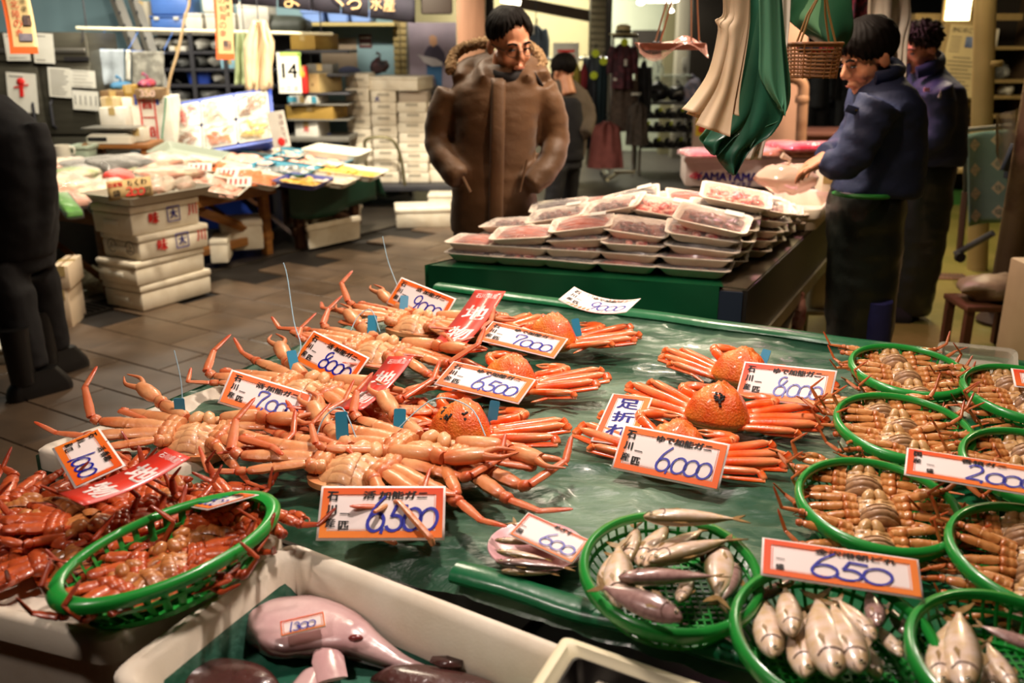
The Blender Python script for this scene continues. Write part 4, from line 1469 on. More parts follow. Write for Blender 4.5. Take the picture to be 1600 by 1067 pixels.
# live crabs, belly up
ban = [(-.03, .05, .05), (-.06, .06, .09), (-.085, .05, .075), (-.09, .03, .045)]
xy = at_pix(650, 497, ZS + .06)
crab('raw', 0, 'pale live crab lying belly up under the back 9000 card, rearmost of the pale ones', (*xy, ZS + .012), -18, (-4, 3), 1.24, 'live crabs lying belly up', tagc=(-.055, .045, .055, (60, 0, 20), [(-.055, .05, .055), (-.09, .09, .08), (-.13, .11, .14), (-.15, .115, .20)]))
xy = at_pix(590, 541, ZS + .06)
crab('raw', 1, 'pale live crab lying belly up behind the left 8000 card', (*xy, ZS + .016), -24, (-4, 4), 1.26, 'live crabs lying belly up', tagc=(-.05, .05, .06, (70, 0, 35), ban))
xy = at_pix(478, 600, ZS + .06)
crab('raw', 2, 'pale live crab lying belly up in front of the left 8000 card', (*xy, ZS + .012), -22, (-4, 3), 1.26, 'live crabs lying belly up', tagc=(-.07, .055, .055, (60, 0, 60), [(-.07, .055, .05), (-.07, .08, .08), (-.1, .10, .12), (-.13, .12, .20), (-.14, .12, .23)]))
xy = at_pix(306, 664, .775 + .05)
crab('raw', 3, 'pale live crab lying belly up on the foam box corner, pincers spread', (*xy, .777), -4, (6, 2), 1.1, 'live crabs lying belly up', tagc=(-.05, .05, .05, (80, 0, 10), [(-.045, .05, .045), (-.05, .07, .10), (-.06, .08, .16)]))
xy = at_pix(664, 700, ZS + .06)
crab('raw', 4, 'pale live crab lying belly up just behind the front 6500 crab, blue band on claw', (*xy, ZS + .014), -22, (-4, 4), 1.24, 'live crabs lying belly up', tagc=(-.075, .045, .05, (70, 0, 30), [(-.075, .04, .04), (-.03, .08, .09), (.03, .09, .085), (.07, .07, .05)]))
xy = at_pix(556, 722, ZS + .06)
crab('raw', 5, 'pale live crab lying belly up directly behind the big front 6500 card', (*xy, ZS + .018), -20, (-3, 2), 1.26, 'live crabs lying belly up', tagc=(-.055, .05, .065, (75, 0, 40), ban))
xy = at_pix(560, 655, ZS + .02)
crab('raw', 7, 'pale live crab half hidden under the lower red banner card', (*xy, ZS), 30, (0, 0), .95, 'live crabs lying belly up')
# loose leg lying over the front card is added with that card


# ------------------------------------------------------------------ green baskets
GRP = mat('green_basket_plastic', '#1f8f34', 0.30, '#269a3b', 6, coat=0.3)
_BSK = {}


def basket(label, px, py, rad=0.126, hgt=0.057, group='green round baskets on the stall', zb=TZ + 0.02, stretch=1.0, rot=0.0, ribs=44):
    rnd_ = stretch == 1.0
    zb += .010 if rnd_ else 0
    xy_ = at_pix(px, py, zb + hgt)
    t = thing('green_basket', label, 'basket', (xy_[0], xy_[1], zb), R(rot), group)
    key = (rad, hgt, stretch)
    if key not in _BSK:
        rim = MB().lathe([(rad - .005, hgt - .004), (rad - .006, hgt + .003), (rad - .001, hgt + .008), (rad + .006, hgt + .006), (rad + .009, hgt - .001), (rad + .008, hgt - .010), (rad + .003, hgt - .010), (rad - .005, hgt - .004)], 56, sx=stretch)
        wall = MB()
        r0 = rad * .74
        for i in range(ribs):
            a_ = 2 * PI * i / ribs
            c_, s_ = math.cos(a_), math.sin(a_)
            wall.tube([(c_ * r0 * stretch, s_ * r0, .004), (c_ * rad * .95 * stretch, s_ * rad * .95, hgt * .6), (c_ * (rad + .001) * stretch, s_ * (rad + .001), hgt)], [(.0026 if stretch == 1 else .006, .0016)] * 3, 4)
        for f_, z in ((.80, hgt * .14), (.955, hgt * .62)):
            wall.lathe([(rad * f_ + .002, z - .003), (rad * f_ + .003, z + .003), (rad * f_ - .001, z + .003), (rad * f_ - .001, z - .003), (rad * f_ + .002, z - .003)], 40, sx=stretch)
        base = MB().lathe([(r0 + .004, 0), (r0 + .006, .008), (r0 - .004, .009), (r0 - .005, 0), (r0 + .004, 0)], 48, sx=stretch)
        n_ = 8
        for i in range(-n_, n_ + 1):
            d_ = r0 * i / (n_ + .3)
            l_ = math.sqrt(max(0, r0 * r0 - d_ * d_))
            base.box((d_ * stretch, 0, .004), (.0032, 2 * l_, .0036)).box((0, d_, .004), (2 * l_ * stretch, .0032, .0036))
        _BSK[key] = (rim.mesh('rim', GRP, angle=60), wall.mesh('lattice_wall', GRP), base.mesh('base_grid', GRP))
    if rnd_:      # the round ones are propped up towards the buyer
        t.rotation_euler = (R(5), 0, 0)
        t.scale = (1, 1.1, 1)
    for nm_, me_ in zip(('rim', 'lattice_wall', 'base_grid'), _BSK[key]):
        link(nm_, me_, t)
    return t


BK = [('farthest green basket of small crabs, at the back edge of the stall', 1418, 576, 3),
      ('green basket of small crabs, second in the near row from the back', 1410, 664, 4),
      ('green basket of small crabs nearest the 2000 card, third from the back', 1370, 784, 3),
      ('green basket of small crabs at the frame edge, behind a clear tray', 1602, 612, 3),
      ('green basket of small crabs at the frame edge, above the 2000 card', 1622, 728, 3),
      ('green basket of small crabs at the frame edge, below the 2000 card', 1626, 868, 3)]
ordn = ['nearest', 'middle', 'rear', 'rearmost']
where = ['the farthest basket', 'the second basket from the back', 'the basket by the 2000 card', 'the back basket at the frame edge', 'the edge basket above the 2000 card', 'the edge basket below the 2000 card']
for bi, (lab, px, py, n) in enumerate(BK):
    b_ = basket(lab, px, py)
    yaw0 = (-6, -4, -14, -10, -6, -20)[bi]
    for j in range(n):
        fr_ = (j - (n - 1) / 2)
        off = Vector((math.sin(R(-yaw0)), math.cos(R(-yaw0)), 0)) * fr_ * (.094 if n < 4 else .068)
        off += Vector((.014 * math.sin(bi * 2 + j * 3), .016, 0))
        # nearer ones lie on top of the ones behind
        crab('small', (bi + j) % 4, 'small brown crab lying belly up, %s one in %s' % (ordn[j], where[bi]), (b_.location.x + off.x, b_.location.y + off.y, b_.location.z + .010 + off.y * .088), yaw0 + 5 * math.sin(j * 5 + bi), (20, 4 * math.sin(j * 3 + bi)), .84, 'small crabs in the green baskets')

# brown crabs in the long basket and foam box
lb = basket('long oval green basket of brown crabs in the foam box', 270, 850, 0.098, 0.068, None, .772, 1.85, 56, 40)
bc = [(218, 893, 1, 60, 'brown crab at the near end of the long basket, legs over the rim'), (262, 866, 1, 20, 'brown crab in the long basket, second from the near end'), (318, 826, 1, 100, 'brown crab in the long basket in front of the small price card'), (372, 788, 1, -30, 'brown crab at the far end of the long basket'),
      (215, 815, 0, -60, 'brown crab below the red banner card in the foam box'), (118, 860, 0, 30, 'brown crab loose in the foam box, left of the basket'), (28, 832, 0, -20, 'brown crab loose in the foam box at the picture edge'), (72, 792, 0, 80, 'brown crab loose in the foam box left of the 1000 card'), (198, 752, 0, 140, 'brown crab in the back corner of the foam box behind the 1000 card'), (138, 830, 2, 200, 'brown crab in the foam box underneath the 1000 card'), (15, 800, 0, 120, 'brown crab at the outer wall of the foam box'), (262, 775, 0, 10, 'brown crab at the back rim of the foam box under the red banner card')]
for i, (px, py, bas, yw, lab) in enumerate(bc):
    xy = at_pix(px, py, .825 if bas == 1 else .79)
    crab('brown', i % 4, lab, (xy[0], xy[1], (.758, .784, .772)[bas]), yw, (7 * math.sin(i * 2.3), 7 * math.cos(i * 1.7)), .86 if bas == 1 else 1.0, 'brown crabs in the foam box')


# ------------------------------------------------------------------ fish
FISH = mat('silver_fish_skin', '#f2d8c8', 0.26, '#dcb884', 9, 4, 0.3, 0.7, metal=0.0, coat=0.6, bump=0.06, bs=200, k='#665a34')
FISHB = mat('dark_fish_skin', '#b8938a', 0.22, '#94706a', 14, 4, 0.3, 0.7, metal=0.0, coat=0.6, k='#33291f')
FIN = mat('fish_fin', '#9a7a48', 0.35, '#80602f', 30)
FEYE = mat('fish_eye', '#0c0a0c', 0.08, coat=0.8)
EYER = mat('fish_eye_ring', '#cdbb92', 0.2)
_FM = {}


def fish_meshes(var):
    if var in _FM:
        return _FM[var]
    L = 1.0
    prof = [(0.50, .010, .010, -.006), (0.485, .030, .024, -.005), (0.45, .058, .040, -.002), (0.38, .092, .060, .0), (0.28, .120, .074, .0), (0.12, .132, .078, .0), (-0.05, .120, .066, .0), (-0.22, .088, .046, .0), (-0.34, .048, .026, .0), (-0.41, .026, .014, .0), (-0.44, .026, .010, .0)]
    mb = MB()
    rings, n = [], 18
    bend = (.05, -.06, .02, .0)[var % 4]
    ks = []
    for x, h, w, cy in prof:
        ring = []
        for j in range(n):
            a_ = 2 * PI * j / n
            ring.append(Vector((x, h * math.sin(a_) + cy + bend * (x * x - .1), w * math.cos(a_) + .075)))
            y = math.sin(a_)
            ks.append(max(0.0, min(1.0, (y - .42) * 1.9)))
        rings.append(ring)
    vs = [p for r_ in rings for p in r_]
    fs = []
    for i in range(len(rings) - 1):
        for j in range(n):
            fs.append((i * n + j, i * n + (j + 1) % n, (i + 1) * n + (j + 1) % n, (i + 1) * n + j))
    fs += [tuple(range(n - 1, -1, -1)), tuple((len(rings) - 1) * n + j for j in range(n))]
    mb.add(vs, fs, 0, ks)
    # gill cover ridge
    dark = var % 2
    body = mb.mesh('body', FISHB if dark else FISH, angle=60)
    fin = MB()
    y0 = bend * (.44 ** 2 - .1)
    fin.prism([(-.42, y0 + .012), (-.50, y0 + .075), (-.60, y0 + .115), (-.535, y0 + .03), (-.50, y0), (-.535, y0 - .03), (-.60, y0 - .105), (-.50, y0 - .07), (-.42, y0 - .012)], .070, .080)
    gill = MB().tube(catmull([(.315, .085, .128), (.285, .04, .148), (.285, -.03, .150), (.33, -.075, .128)], 5), [(.006, .004)] * 16, 6)
    gill.tube(catmull([(.505, -.012, .082), (.46, -.030, .112), (.425, -.034, .122)], 4), .004, 5)
    pf = MB().prism([(.26, -.02), (.14, -.055), (.10, -.04), (.15, -.012)], .146, .151)
    pf2 = MB().prism([(.22, .118), (.14, .165), (.05, .15), (.08, .125)], .07, .078)
    pf2.map(lambda v: v + Vector((0, bend * (v.x ** 2 - .1), 0)))
    e1 = MB().ell((.425, .020 + bend * .08, .118), (.026, .026, .012), 14, 8)
    e2 = MB().ell((.425, .020 + bend * .08, .126), (.017, .017, .009), 12, 8)
    _FM[var] = [('body', body), ('tail_fin', fin.mesh('tail_fin', FIN)), ('gill_line', gill.mesh('gill_line', MATS['fish_gill'] if 'fish_gill' in MATS else mat('fish_gill', '#6a4a38', 0.3))), ('side_fin', pf.mesh('side_fin', FIN)), ('back_fin', pf2.mesh('back_fin', FIN)), ('eye_ring', e1.mesh('eye_ring', EYER)), ('eye', e2.mesh('eye', FEYE))]
    return _FM[var]


def fish(label, head, tail, z, var, group, thick=1.0, roll=0.0, flip=False):
    """fish lying from head pixel to tail pixel at height z"""
    zh, zt_ = z if isinstance(z, tuple) else (z, z)
    a_, b_ = P(head[0], head[1], zh), P(tail[0], tail[1], zt_)
    c_ = (a_ + b_) / 2
    d_ = a_ - b_
    ln = d_.length / 1.08
    yaw = math.atan2(d_.y, d_.x)
    pit = -math.atan2(d_.z, math.hypot(d_.x, d_.y))
    t = thing('fish', label, 'fish', (c_.x, c_.y, c_.z - .06 * ln), 0, group)
    Mx = Matrix.Rotation(yaw, 3, 'Z') @ Matrix.Rotation(pit, 3, 'Y') @ Matrix.Rotation(R(roll), 3, 'X')
    t.rotation_euler = Mx.to_euler()
    t.scale = (ln, ln * thick * (-1 if flip else 1), ln * thick)
    for nm_, me_ in fish_meshes(var):
        link(nm_, me_, t)
    return t


f1 = basket('green basket of mackerel in the middle of the stall front', 1046, 887)
zf = TZ + .045
L1 = [((1000, 812), (1160, 815), .835, 0, 10, 'fish lying across the far rim of the mackerel basket'),
      ((985, 885), (1000, 820), .815, 2, 30, 'fish at the left back of the mackerel basket, head towards the front'),
      ((1000, 890), (1050, 818), .815, 0, 20, 'fish at the back of mackerel basket beside the leftmost upright one'),
      ((1005, 893), (1105, 828), .825, 2, 10, 'fish slanting up right in the mackerel basket, second from the top'),
      ((1010, 885), (1150, 845), .838, 0, 15, 'fish on top of the mackerel basket, pointing left with clear eye'),
      ((948, 930), (958, 865), .815, 2, 20, 'fish at the left wall of the mackerel basket'),
      ((975, 955), (970, 850), .825, 0, 20, 'silver fish standing on end left in the mackerel basket'),
      ((960, 908), (1128, 905), .845, 1, 25, 'dark fish lying across the front of the mackerel basket'),
      ((1075, 968), (935, 912), .845, 3, 30, 'dark fish lowest in the mackerel basket, head at lower right'),
      ((1030, 968), (1000, 915), .81, 0, 15, 'pink fish with head poking out at the front wall of mackerel basket'),
      ((1122, 850), (1118, 945), .822, 2, 10, 'fish at the right of mackerel basket, tail towards the front'),
      ((1148, 880), (1120, 950), .815, 1, 10, 'dark fish at the right wall of the mackerel basket'),
      ((1062, 945), (1085, 895), .80, 2, 10, 'fish in the bottom of the mackerel basket under the dark ones')]
for h_, t_, z_, v_, ro, lab in L1:
    fish(lab, h_, t_, z_ + (.045 if h_[1] == 812 else .014), v_, 'mackerel in the middle basket', 1.15, ro, flip=v_ in (1,))
f2 = basket('green basket of silver fish under the 650 card', 1302, 990)
L2 = [((1212, 1035), (1195, 930), .815, 0, 'silver fish at the left wall of the basket under the 650 card'),
      ((1242, 1000), (1228, 915), .838, 2, 'silver fish, second from the left under the 650 card, head short of the others'),
      ((1262, 1068), (1258, 950), .815, 0, 'silver fish low between its neighbours under the 650 card'),
      ((1310, 1070), (1278, 930), .835, 2, 'silver fish long and pale in the middle under the 650 card'),
      ((1350, 1060), (1300, 940), .842, 0, 'silver fish right of the longest one under the 650 card'),
      ((1372, 1005), (1308, 935), .848, 2, 'golden backed fish slanting on top under the 650 card'),
      ((1376, 985), (1358, 920), .838, 1, 'fish standing steeply at the right under the 650 card'),
      ((1412, 1030), (1370, 975), .82, 0, 'fish with open mouth at the right wall of the basket under the 650 card'),
      ((1375, 1065), (1350, 1000), .81, 2, 'small fish near the front wall of the basket under the 650 card'),
      ((1420, 995), (1385, 945), .815, 1, 'dark fish behind at the right wall of the basket under the 650 card'),
      ((1185, 940), (1240, 905), .82, 1, 'dark fish at the back left of the basket under the 650 card')]
for h_, t_, z_, v_, lab in L2:
    fish(lab, h_, t_, z_, v_, 'silver fish under the 650 card', 1.15, 12)
f3 = basket('green basket of fish in the front corner of the stall', 1592, 1036)
L3 = [((1470, 1085), (1488, 965), .83, 0, 'pale fish at the left of the corner basket'), ((1512, 1090), (1500, 950), .84, 2, 'pale fish, second from the left in the corner basket, tail up'), ((1640, 1020), (1525, 975), .845, 3, 'dark backed fish lying across the corner basket'), ((1590, 1085), (1540, 1000), .825, 0, 'pinkish fish slanting in the corner basket'), ((1640, 985), (1570, 955), .82, 1, 'dark fish behind in the corner basket'), ((1555, 1095), (1530, 1010), .815, 2, 'fish in the lower middle of the corner basket')]
for h_, t_, z_, v_, lab in L3:
    fish(lab, h_, t_, z_, v_, 'fish in the corner basket', 1.0, 10)

# pink plate of smelt
xy = at_pix(838, 862, TZ + .02)
PINKP = mat('pink_plate_ceramic', '#d9a8ac', 0.25, coat=0.4)
pt = thing('pink_plate', 'round pink plate of little fish on the green sheet', 'plate', (xy[0], xy[1], TZ + .012))
MB().lathe([(.001, .002), (.05, 0), (.056, .004), (.078, .016), (.082, .019), (.081, .021), (.076, .0195), (.052, .008), (.001, .007)], 44, cap=True).build('dish', PINKP, pt)
for i, (h_, t_, z_, v_, lab) in enumerate([((770, 880), (893, 890), .790, 3, 'little silver fish at the front of the pink plate'), ((772, 862), (860, 876), .793, 2, 'little fish behind the front one on the pink plate'), ((770, 845), (850, 850), .793, 0, 'little fish partly under the 600 card on the pink plate'), ((800, 835), (905, 870), .787, 2, 'little fish under the 600 card on the pink plate'), ((880, 825), (815, 830), .785, 0, 'little fish with its tail to the left at the back of the plate'), ((875, 850), (800, 815), .783, 2, 'little fish at the back rim of the pink plate'), ((780, 893), (870, 898), .783, 0, 'little fish on the near rim of the pink plate')]):
    fish(lab, h_, t_, z_, v_, 'little fish on the pink plate', .95, 15)

# monkfish
MONK = mat('monkfish_belly', '#e0c0bc', 0.26, '#c89c9c', 9, 5, 0.35, 0.7, coat=0.6, bump=0.15, bs=40, k='#3f2420')
MONKD = mat('monkfish_back', '#3a2220', 0.25, '#55332e', 14, 5, coat=0.6, bump=0.3, bs=60)


def monk(label, pix, z0, hh, m, wds, kedge=True, group='monkfish in the lined box'):
    """flat fish along a pixel spine; wds = half widths in metres"""
    sp = [P(x, y, z0 + hh * .5) for x, y in pix]
    sp = catmull(sp, 5)
    n = len(sp)
    ww = catmull([(w, 0, 0) for w in wds], 5)
    t = thing('monkfish', label, 'fish', (sp[0].x, sp[0].y, z0), 0, group)
    rings, kk = [], []
    N_ = 22
    vs, ks = [], []
    for i in range(n):
        d_ = (sp[min(i + 1, n - 1)] - sp[max(i - 1, 0)])
        d_.z = 0
        d_.normalize()
        sd = Vector((-d_.y, d_.x, 0))
        w = max(ww[min(i, len(ww) - 1)].x, .003)
        hloc = min(hh, w * 1.5)
        for j in range(N_):
            a_ = 2 * PI * j / N_
            c_, s_ = math.cos(a_), math.sin(a_)
            wob = 1 + .06 * noise.noise(Vector((i * .4, j * .5, 3)))
            p = sp[i] + sd * w * c_ * wob
            p.z = z0 + hloc * .5 + hloc * .5 * (s_ if s_ > 0 else s_ * .95)
            vs.append(p - t.location)
            edge = max(0, abs(c_) - .80) / .20
            ks.append(min(1.0, (edge * 1.2 + max(0, 1 - i / 3.5) + (1.0 if s_ < -.2 else 0)) if kedge else 0) + (max(0, (i / n - .72)) * 2.2 if kedge else 0))
    fs = []
    for i in range(n - 1):
        for j in range(N_):
            fs.append((i * N_ + j, i * N_ + (j + 1) % N_, (i + 1) * N_ + (j + 1) % N_, (i + 1) * N_ + j))
    fs += [tuple(range(N_ - 1, -1, -1)), tuple((n - 1) * N_ + j for j in range(N_))]
    MB().add(vs, fs, 0, [min(1, k_) for k_ in ks]).build('body', m, t, angle=70)
    return t, sp


zb_ = .765 - .215 + .118
mk_, sp = monk('pinkish monkfish lying belly up with the 1300 card on it', [(382, 984), (412, 979), (455, 978), (505, 984), (560, 1002), (622, 1022), (674, 1032)], zb_, .055, MONK, [.020, .060, .076, .068, .036, .017, .008])
tf = MB()
e_ = sp[-1] - mk_.location
d_ = (sp[-1] - sp[-4]).normalized()
sd = Vector((-d_.y, d_.x, 0))
tf.add([e_ + sd * .006, e_ + d_ * .02 + sd * .012, e_ + d_ * .048 + sd * .020 + Vector((0, 0, .008)), e_ + d_ * .05 - sd * .006, e_ + d_ * .02 - sd * .014, e_ - sd * .006], [(0, 1, 2, 3, 4, 5)])
o = tf.build('tail_fin', MONKD, mk_)
o.modifiers.new('thickness', 'SOLIDIFY').thickness = .004
pf = MB()
for (x, y, ex, ey, w_) in ((535, 955, 566, 968, .012), (505, 1000, 520, 1062, .024)):
    a_, b_ = P(x, y, zb_ + .03) - mk_.location, P(ex, ey, zb_ + .03) - mk_.location
    st0 = len(pf.v)
    pf.tube([a_, a_.lerp(b_, .5), b_], [(w_ * .5, .006), (w_, .007), (w_ * .9, .003)], 10, up=(0, 0, 1))
    pf.build('side_fin', MONK, mk_)
    pf = MB()
sk = MB().ell(P(556, 997, zb_ + .055) - mk_.location, (.012, .007, .006), 10, 6)
sk.build('red_vent', mat('raw_red', '#7a2c2c', 0.25, coat=0.5), mk_)
monk('dark monkfish at the lower left of the lined box', [(270, 1066), (320, 1060), (380, 1066), (440, 1085)], zb_, .035, MONKD, [.012, .04, .04, .01], False)
monk('pale finned monkfish below the 1300 one, cut by the frame', [(500, 1040), (490, 1062), (470, 1100), (450, 1130)], zb_, .03, MONK, [.008, .024, .03, .02], True)
monk('dark and pink monkfish tail in the lower middle of the lined box', [(580, 1052), (640, 1062), (720, 1075), (800, 1090)], zb_, .03, MONKD, [.006, .032, .03, .01], False)

# ------------------------------------------------------------------ price cards
CARDW = mat('card_white', '#f3e4de', 0.5, coat=0.08, spec=.3)
BORD = mat('card_border_orange', '#e0341a', 0.5, k='#f08a28', coat=0.08, spec=.3)
BORDR = mat('banner_red', '#d8301f', 0.4, '#dd3a26', 4, coat=0.35)
INKU = mat('blue_brush_ink', '#1a22a0', 0.4)
INKL = mat('grey_faded_ink', '#6d8a8a', 0.5)


def frame_ring(mb, w, h, i0, i1, z, n=16, mi=0, gx=0.0, gy=1.0):
    """flat band between inset i0 and i1 of a w x h card"""
    def rect_pts(i):
        a_, b_ = w / 2 - i, h / 2 - i
        pts = []
        for (x0, y0), (x1, y1) in (((-a_, -b_), (a_, -b_)), ((a_, -b_), (a_, b_)), ((a_, b_), (-a_, b_)), ((-a_, b_), (-a_, -b_))):
            for j in range(n):
                pts.append(Vector((x0 + (x1 - x0) * j / n, y0 + (y1 - y0) * j / n, z)))
        return pts
    o_, i_ = rect_pts(i0), rect_pts(i1)
    N_ = len(o_)
    ks = [min(1, max(0, .5 - gy * p.y / h * .9 + gx * p.x / w)) for p in o_ + i_]
    mb.add(o_ + i_, [(j, (j + 1) % N_, N_ + (j + 1) % N_, N_ + j) for j in range(N_)], mi, ks)


def price_card(label, loc, rot, w, h, price, top='', left='石川産', unit='一匹', curl=0.0, gx=0.3, gy=.6, px=None, pw=None, ph=.5, pen=.0030, name='price_card', portrait=None, faded=False, gap=.004, bw=.012):
    def bend(v):
        return Vector((v.x, v.y, v.z + curl * (v.x / (w / 2)) ** 2 * .02 + curl * (v.x / (w / 2)) * .006))
    mb = MB().grid(lambda a_, b_: Vector(((a_ - .5) * w, (b_ - .5) * h, 0)), 16, 4)
    mb.map(bend)
    o = mb.build(name, CARDW, None, loc, tuple(R(a_) for a_ in rot))
    o.modifiers.new('thickness', 'SOLIDIFY').thickness = .0012
    o.modifiers['thickness'].offset = -1
    tag(o, label, 'sign')
    b = MB()
    frame_ring(b, w, h, gap, gap + bw, .0012, gx=gx, gy=gy)
    frame_ring(b, w, h, gap + bw + .002, gap + bw + .0027, .0012, gx=gx, gy=gy)
    b.map(bend).build('border', BORD, o)
    t = MB()
    ins = gap + bw
    if portrait:
        for i, ch in enumerate(portrait):
            put_text(t, ch, 0, h * (.30 - .27 * i), h * .2, .0012, w=w * .5, wob=.0012, bold=.0014)
        t.map(bend).build('lettering', INKU, o)
        return o
    if top:
        put_text(t, top, w * .10, h * .5 - ins - h * .015, h * .15, .0020, w=w * (.085 * len(top)), wob=.0012, shear=.12, bold=h * .009)
    for i, ch in enumerate(left):
        put_text(t, ch, -w * .5 + ins + w * .025, h * (.30 - .245 * i), h * .17, .0020, wob=.0012, bold=h * .009)
    for i, ch in enumerate(unit):
        put_text(t, ch, -w * .5 + ins + w * (.13 if left else .06), h * (-.03 - .21 * i) if len(unit) == 2 else -h * .05, h * .16, .0020, wob=.0012, bold=h * .008)
    if t.v:
        t.map(bend).build('lettering', INKL if faded else INKK, o)
    f = MB()
    x0 = px if px is not None else -.12
    put_digits(f, price, w * x0, -h * .33, w * (pw or .5), h * ph, .0022, pen * 1.55)
    f.map(bend).build('price_figures', INKU, o)
    return o


K_ = '加能ガニ'
price_card('price card reading 9000 with red border at the back of the pale crabs', (-.272, 2.670, .845), (47, 12, -29), .20, .094, '9000', '活 ' + K_, gx=-.2, gy=.2)
price_card('price card reading 7000 with orange border among the boiled crabs', (.027, 2.278, .85), (14, 6, -23), .215, .10, '7000', 'ゆで' + K_, gx=.2, gy=.2)
price_card('price card reading 6500 with orange border behind the spotted boiled crab', (-.062, 1.996, .838), (15, 4, -24), .213, .10, '6,500', 'ゆで' + K_, gx=.3, gy=.1, ph=.55)
price_card('curled price card reading 9000 at the back edge over a boiled crab', (.247, 2.535, .868), (9, 5, -30), .21, .10, '9000', 'ゆで' + K_, curl=1.0, gx=.2, gy=.2)
price_card('price card reading 8000 leaning on the boiled crabs at right', (.621, 1.976, .84), (41, -4, -30), .21, .098, '8,000', 'ゆで' + K_, gx=.6, gy=.6)
price_card('price card reading 6000, upright before the right boiled crabs', (.307, 1.649, .812), (43, 1, -25), .213, .099, '6,000', 'ゆで' + K_, gx=-.1, gy=-.2)
price_card('orange edged card with three characters for broken legs left of the 6000 card', (.239, 1.856, .805), (12, -1, -20), .092, .19, '', portrait='足折れ', gx=.6, gy=.2)
price_card('price card reading 8000 with red border among the pale crabs', (-.439, 2.123, .85), (44, 10, -36), .192, .09, '8000', '活 ' + K_, gx=-.2, gy=.3)
price_card('price card reading 7000 with red border at the far left of the pale crabs', (-.530, 1.862, .85), (42, 19, 1), .18, .083, '7,000', '活 ' + K_, gx=-.2, gy=.1)
fc = price_card('big price card reading 6500 facing the front, crab leg lying over it', P(597, 801, .825), (38, 1, 2), .212, .098, '6,500', '活 ' + K_, gx=-.3, gy=.7, px=-.13, pw=.55, ph=.6, pen=.004)
price_card('price card reading 1000 lying on the brown crabs', (-.765, 1.528, .868), (13, 2, -54), .185, .088, '1,000', '活 香箱', '石川産', '一匹', gx=-.4, gy=.1)
price_card('small tilted price card at the far end of the long green basket', (-.495, 1.406, .845), (1, -21, -55), .18, .085, '800', '活 香箱', '', '一盛', gx=.2, gy=.2)
price_card('little price card reading 1300 on the monkfish belly', (-.318, 1.210, zb_ + .070), (18, -6, 14), .068, .029, '1,300', left='', unit='', px=-.36, pw=.62, ph=.58, gap=.0012, bw=.002, pen=.0014)
price_card('price card reading 600 lying over the pink plate', (.061, 1.340, .812), (13, 8, -32), .12, .061, '600', 'めぎす', 'はたはた'[:0], '一皿', px=-.1, pw=.5, ph=.5, gap=.002, bw=.003, pen=.0022)
price_card('long price card reading 650 above the silver fish basket', P(1312, 886, .872), (15, 1, -15), .215, .075, '650', '金沢港朝どれ', '', '一盛', px=-.2, pw=.5, ph=.6, gx=.6, gy=.2, gap=.003, bw=.010)
price_card('price card reading 2000 lying over the basket of small crabs', (.762, 1.402, .90), (15, 0, -24), .20, .075, '2,000', '香箱ガニ', '国産', '一盛', px=-.05, pw=.54, ph=.55, gx=.6, gy=.3, gap=.003, bw=.010)
price_card('corner of a price card on the back basket at the frame edge', (1.21, 1.92, .865), (12, 0, -20), .19, .08, '1,500', '香箱ガニ', '', '一盛', gx=.5)
# loose leg over the front card
lg = MB()
q = [P(612, 785, .83), P(622, 783, .84), P(672, 840, .80), P(677, 852, .785)]
seg_leg(lg, [P(585, 800, .835), q[0], q[1]], [.004, .005, .005], .8)
seg_leg(lg, [q[1], q[2], q[3]], [.0052, .0072, .006], .8)
tag(lg.build('crab_leg_piece', LEGP), 'single bent crab leg lying over the front 6500 card', 'crab leg')
lg = MB()
seg_leg(lg, [P(545, 840, .762), P(600, 840, .765), P(620, 850, .76)], [.005, .007, .005], .8)
tag(lg.build('crab_leg_piece', LEGP), 'short crab leg sticking out beneath the front 6500 card', 'crab leg')


def banner_card(label, loc, rot, w, h):
    """red strip reading: local product, Ishikawa"""
    mb = MB().grid(lambda a_, b_: Vector(((a_ - .5) * w, (b_ - .5) * h, .010 * ((b_ - .5) * 2) ** 2)), 2, 14)
    o = mb.build('red_banner_card', BORDR, None, loc, tuple(R(a_) for a_ in rot))
    o.modifiers.new('thickness', 'SOLIDIFY').thickness = .0012
    o.modifiers['thickness'].offset = -1
    tag(o, label, 'sign')
    f = lambda v: Vector((v.x, v.y, v.z + .010 * (v.y / (h / 2)) ** 2))
    s = MB()
    for ch, y in (('地', h * .13), ('物', -h * .24)):
        for dx in (-.0022, 0, .0022):
            for dy in (-.0022, 0, .0022):
                put_text(s, ch, dx + .0012, y + dy - .0012, h * .24, .0010, w=w * .70)
    s.map(f).build('lettering_outline', INKK, o)
    for ch, y in (('地', h * .13), ('物', -h * .24)):
        t = MB()
        for dx in (-.0013, 0, .0013):
            for dy in (-.001, .001):
                put_text(t, ch, dx, y + dy, h * .24, .0018, w=w * .70)
        t.map(f).build('character', CARDW, o)
    t = MB()
    put_text(t, '石川県産', 0, h * .41, h * .075, .0018, w=w * .7)
    t.map(f).build('lettering', CARDW, o)
    return o


banner_card('red card with two white characters at the back between pale and boiled crabs', (-.116, 2.464, .845), (17, -4, -25), .098, .29)
banner_card('red card with two white characters below the left 8000 card', (-.302, 1.952, .845), (16, -10, -30), .076, .215)
banner_card('red card with two white characters lying across the brown crabs', (-.645, 1.413, .878), (2, 1, -35), .069, .20)
# ================================================================== LEFT STALL, FRONT
TH = 0.56


